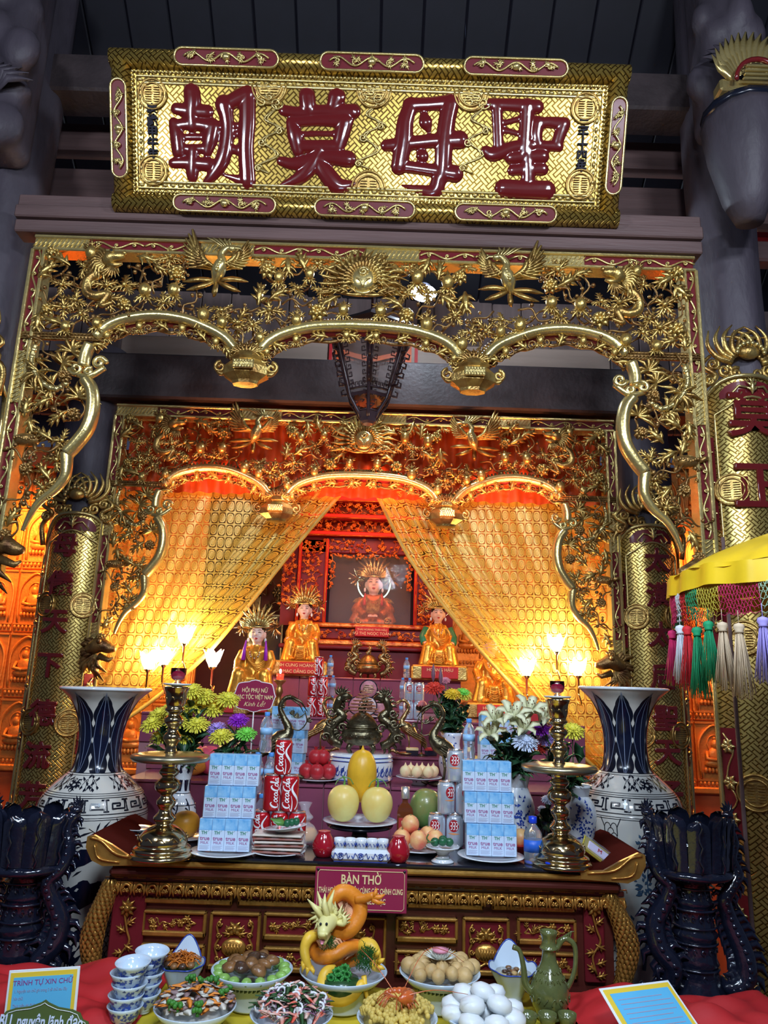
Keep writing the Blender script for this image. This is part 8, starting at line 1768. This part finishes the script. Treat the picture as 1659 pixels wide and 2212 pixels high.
# ================================================================= FRINGED PARASOL
cy_, cx_, RP = 2.0, P(1470, 1280, 2.0).x+.40, .40; ZR = P(1470, 1280, 2.0).z
pa = thing('fringed_parasol', (cx_, cy_, 0), 'yellow ceremonial parasol with coloured net fringe at the right edge', 'parasol'); YSAT = mat('yellow satin', (.9, .58, .02), .32, 0, .25, 5, coat=.2)
t = MB(); t.grid(lambda u, v: ((RP*(1-.9*v)+.004*sin(u*170)*(1-v))*cos(2*pi*u), (RP*(1-.9*v)+.004*sin(u*170)*(1-v))*sin(2*pi*u), ZR+.05+.16*v**.8+.006*sin(u*2*pi*10)*(1-v)), 96, 8); t.build('canopy', YSAT, pa)
t = MB(); t.grid(lambda u, v: ((RP+.006*sin(u*150)+.006*(1-v))*cos(2*pi*u), (RP+.006*sin(u*150)+.006*(1-v))*sin(2*pi*u), ZR+.056*v+.004*sin(u*60)), 140, 4); t.build('satin_valance', YSAT, pa)
MB().tube([(.008*cos(a), .008*sin(a), z) for a, z in ((0, 0), (0, ZR+.2))], .014, 10).build('pole', GOLD, pa); MB().lathe([(.16, 0), (.17, .02), (.04, .05), (.02, .1)], 24).build('pole_base', GOLD, pa)
NC = [('white', (.7, .72, .75)), ('red', (.65, .02, .03)), ('green', (.01, .3, .12)), ('mustard', (.6, .5, .05)), ('crimson', (.6, .02, .12)), ('pale green', (.4, .6, .4)), ('lilac', (.4, .33, .75)), ('cream', (.65, .5, .33))]; NM = {k: flat(k+' fringe cord', c, .7) for k, c in NC}
def pr3(a, z, off=0): return Vector(((RP+off)*cos(a), (RP+off)*sin(a), z))
segs = []; a = pi*.97
for nm, wd in (('white', .05), ('red', .055), ('green', .085), ('mustard', .12), ('crimson', .17), ('pale green', .12), ('green', .12), ('white', .1), ('red', .12), ('mustard', .14), ('crimson', .14), ('green', .14), ('lilac', .14), ('red', .14)): segs.append((nm, a, a+wd/RP*.4*1.6)); a = segs[-1][2]
a = pi*.97
for nm in ('crimson', 'mustard', 'green', 'red', 'white'): segs.append((nm, a-.22, a)); a -= .22
for nm, a0, a1 in segs:
    t = MB(); n = max(4, int((a1-a0)*RP/.009)); h = .085
    for i in range(n+1):
        for e in (-1, 1):
            pts = []
            for j in range(7): u = i/n+e*j/6*.35*(.09/((a1-a0)*RP)); v = j/6; pts.append(pr3(lerp(a0, a1, min(1, max(0, u+.0))), ZR-h*v*(1-.25*abs(u*2-1)), .002*sin(j)))
            t.tube(pts, .0011, 3)
    for v in (.12, .3, .5, .7, .88): t.tube([pr3(lerp(a0, a1, q/8), ZR-h*v+.003*cos(q*pi)) for q in range(9)], .0009, 3)
    t.build('net_fringe', NM[nm], pa, label=nm+' knotted net fringe')['kind'] = 'stuff'
def tassel(a, z0, L, nm, i):
    r = thing('tassel', (0, 0, 0), None, None); r.parent = pa; r.location = pr3(a, z0); r['label'] = nm+' hanging tassel'
    MB().lathe([(0, 0), (.011, -.004), (.014, -.012), (.009, -.02), (.012, -.024)], 10).build('knot', NM[nm], r); t = MB(); rr = random.Random(i)
    for k in range(80): b = rr.random()*6.28; q = .014*rr.random()**.5; t.tube([(cos(b)*q*.5, sin(b)*q*.5, -.015), (cos(b)*q*1.2, sin(b)*q*1.2, -L*.5), (cos(b)*q*1.9+rr.uniform(-.004, .004), sin(b)*q*1.9, -L*rr.uniform(.88, 1.05))], .0009, 3)
    o = t.build('strands', NM[nm], r); o['kind'] = 'stuff'; MB().tube([(0, 0, 0), (0, 0, .03)], .001, 4).build('cord', NM[nm], r)
tc = ['white', 'red', 'green', 'green', 'cream', 'cream', 'lilac', 'lilac', 'lilac', 'cream', 'green', 'red', 'white', 'lilac', 'cream', 'green', 'red', 'white', 'lilac', 'cream', 'green']
aa = pi*.985
for i, nm in enumerate(tc): tassel(aa, ZR-.085-.006*(i % 3), .15+.012*(i % 3), nm, i); aa += .115 if i < 5 else .15
aa = pi*.9
for i, nm in enumerate(('crimson', 'mustard', 'green', 'red')): tassel(aa, ZR-.09, .15, nm, 40+i); aa -= .17
tag(MB().box((0, 0, 0), (.012, .012, 2.1), 0, .003).build('wooden_pole', WOODB, None, P(1600, 1700, 2.6)+Vector((0, 0, -EYE+.35))), 'slim brown wooden pole beside the right outer couplet board', 'pole')
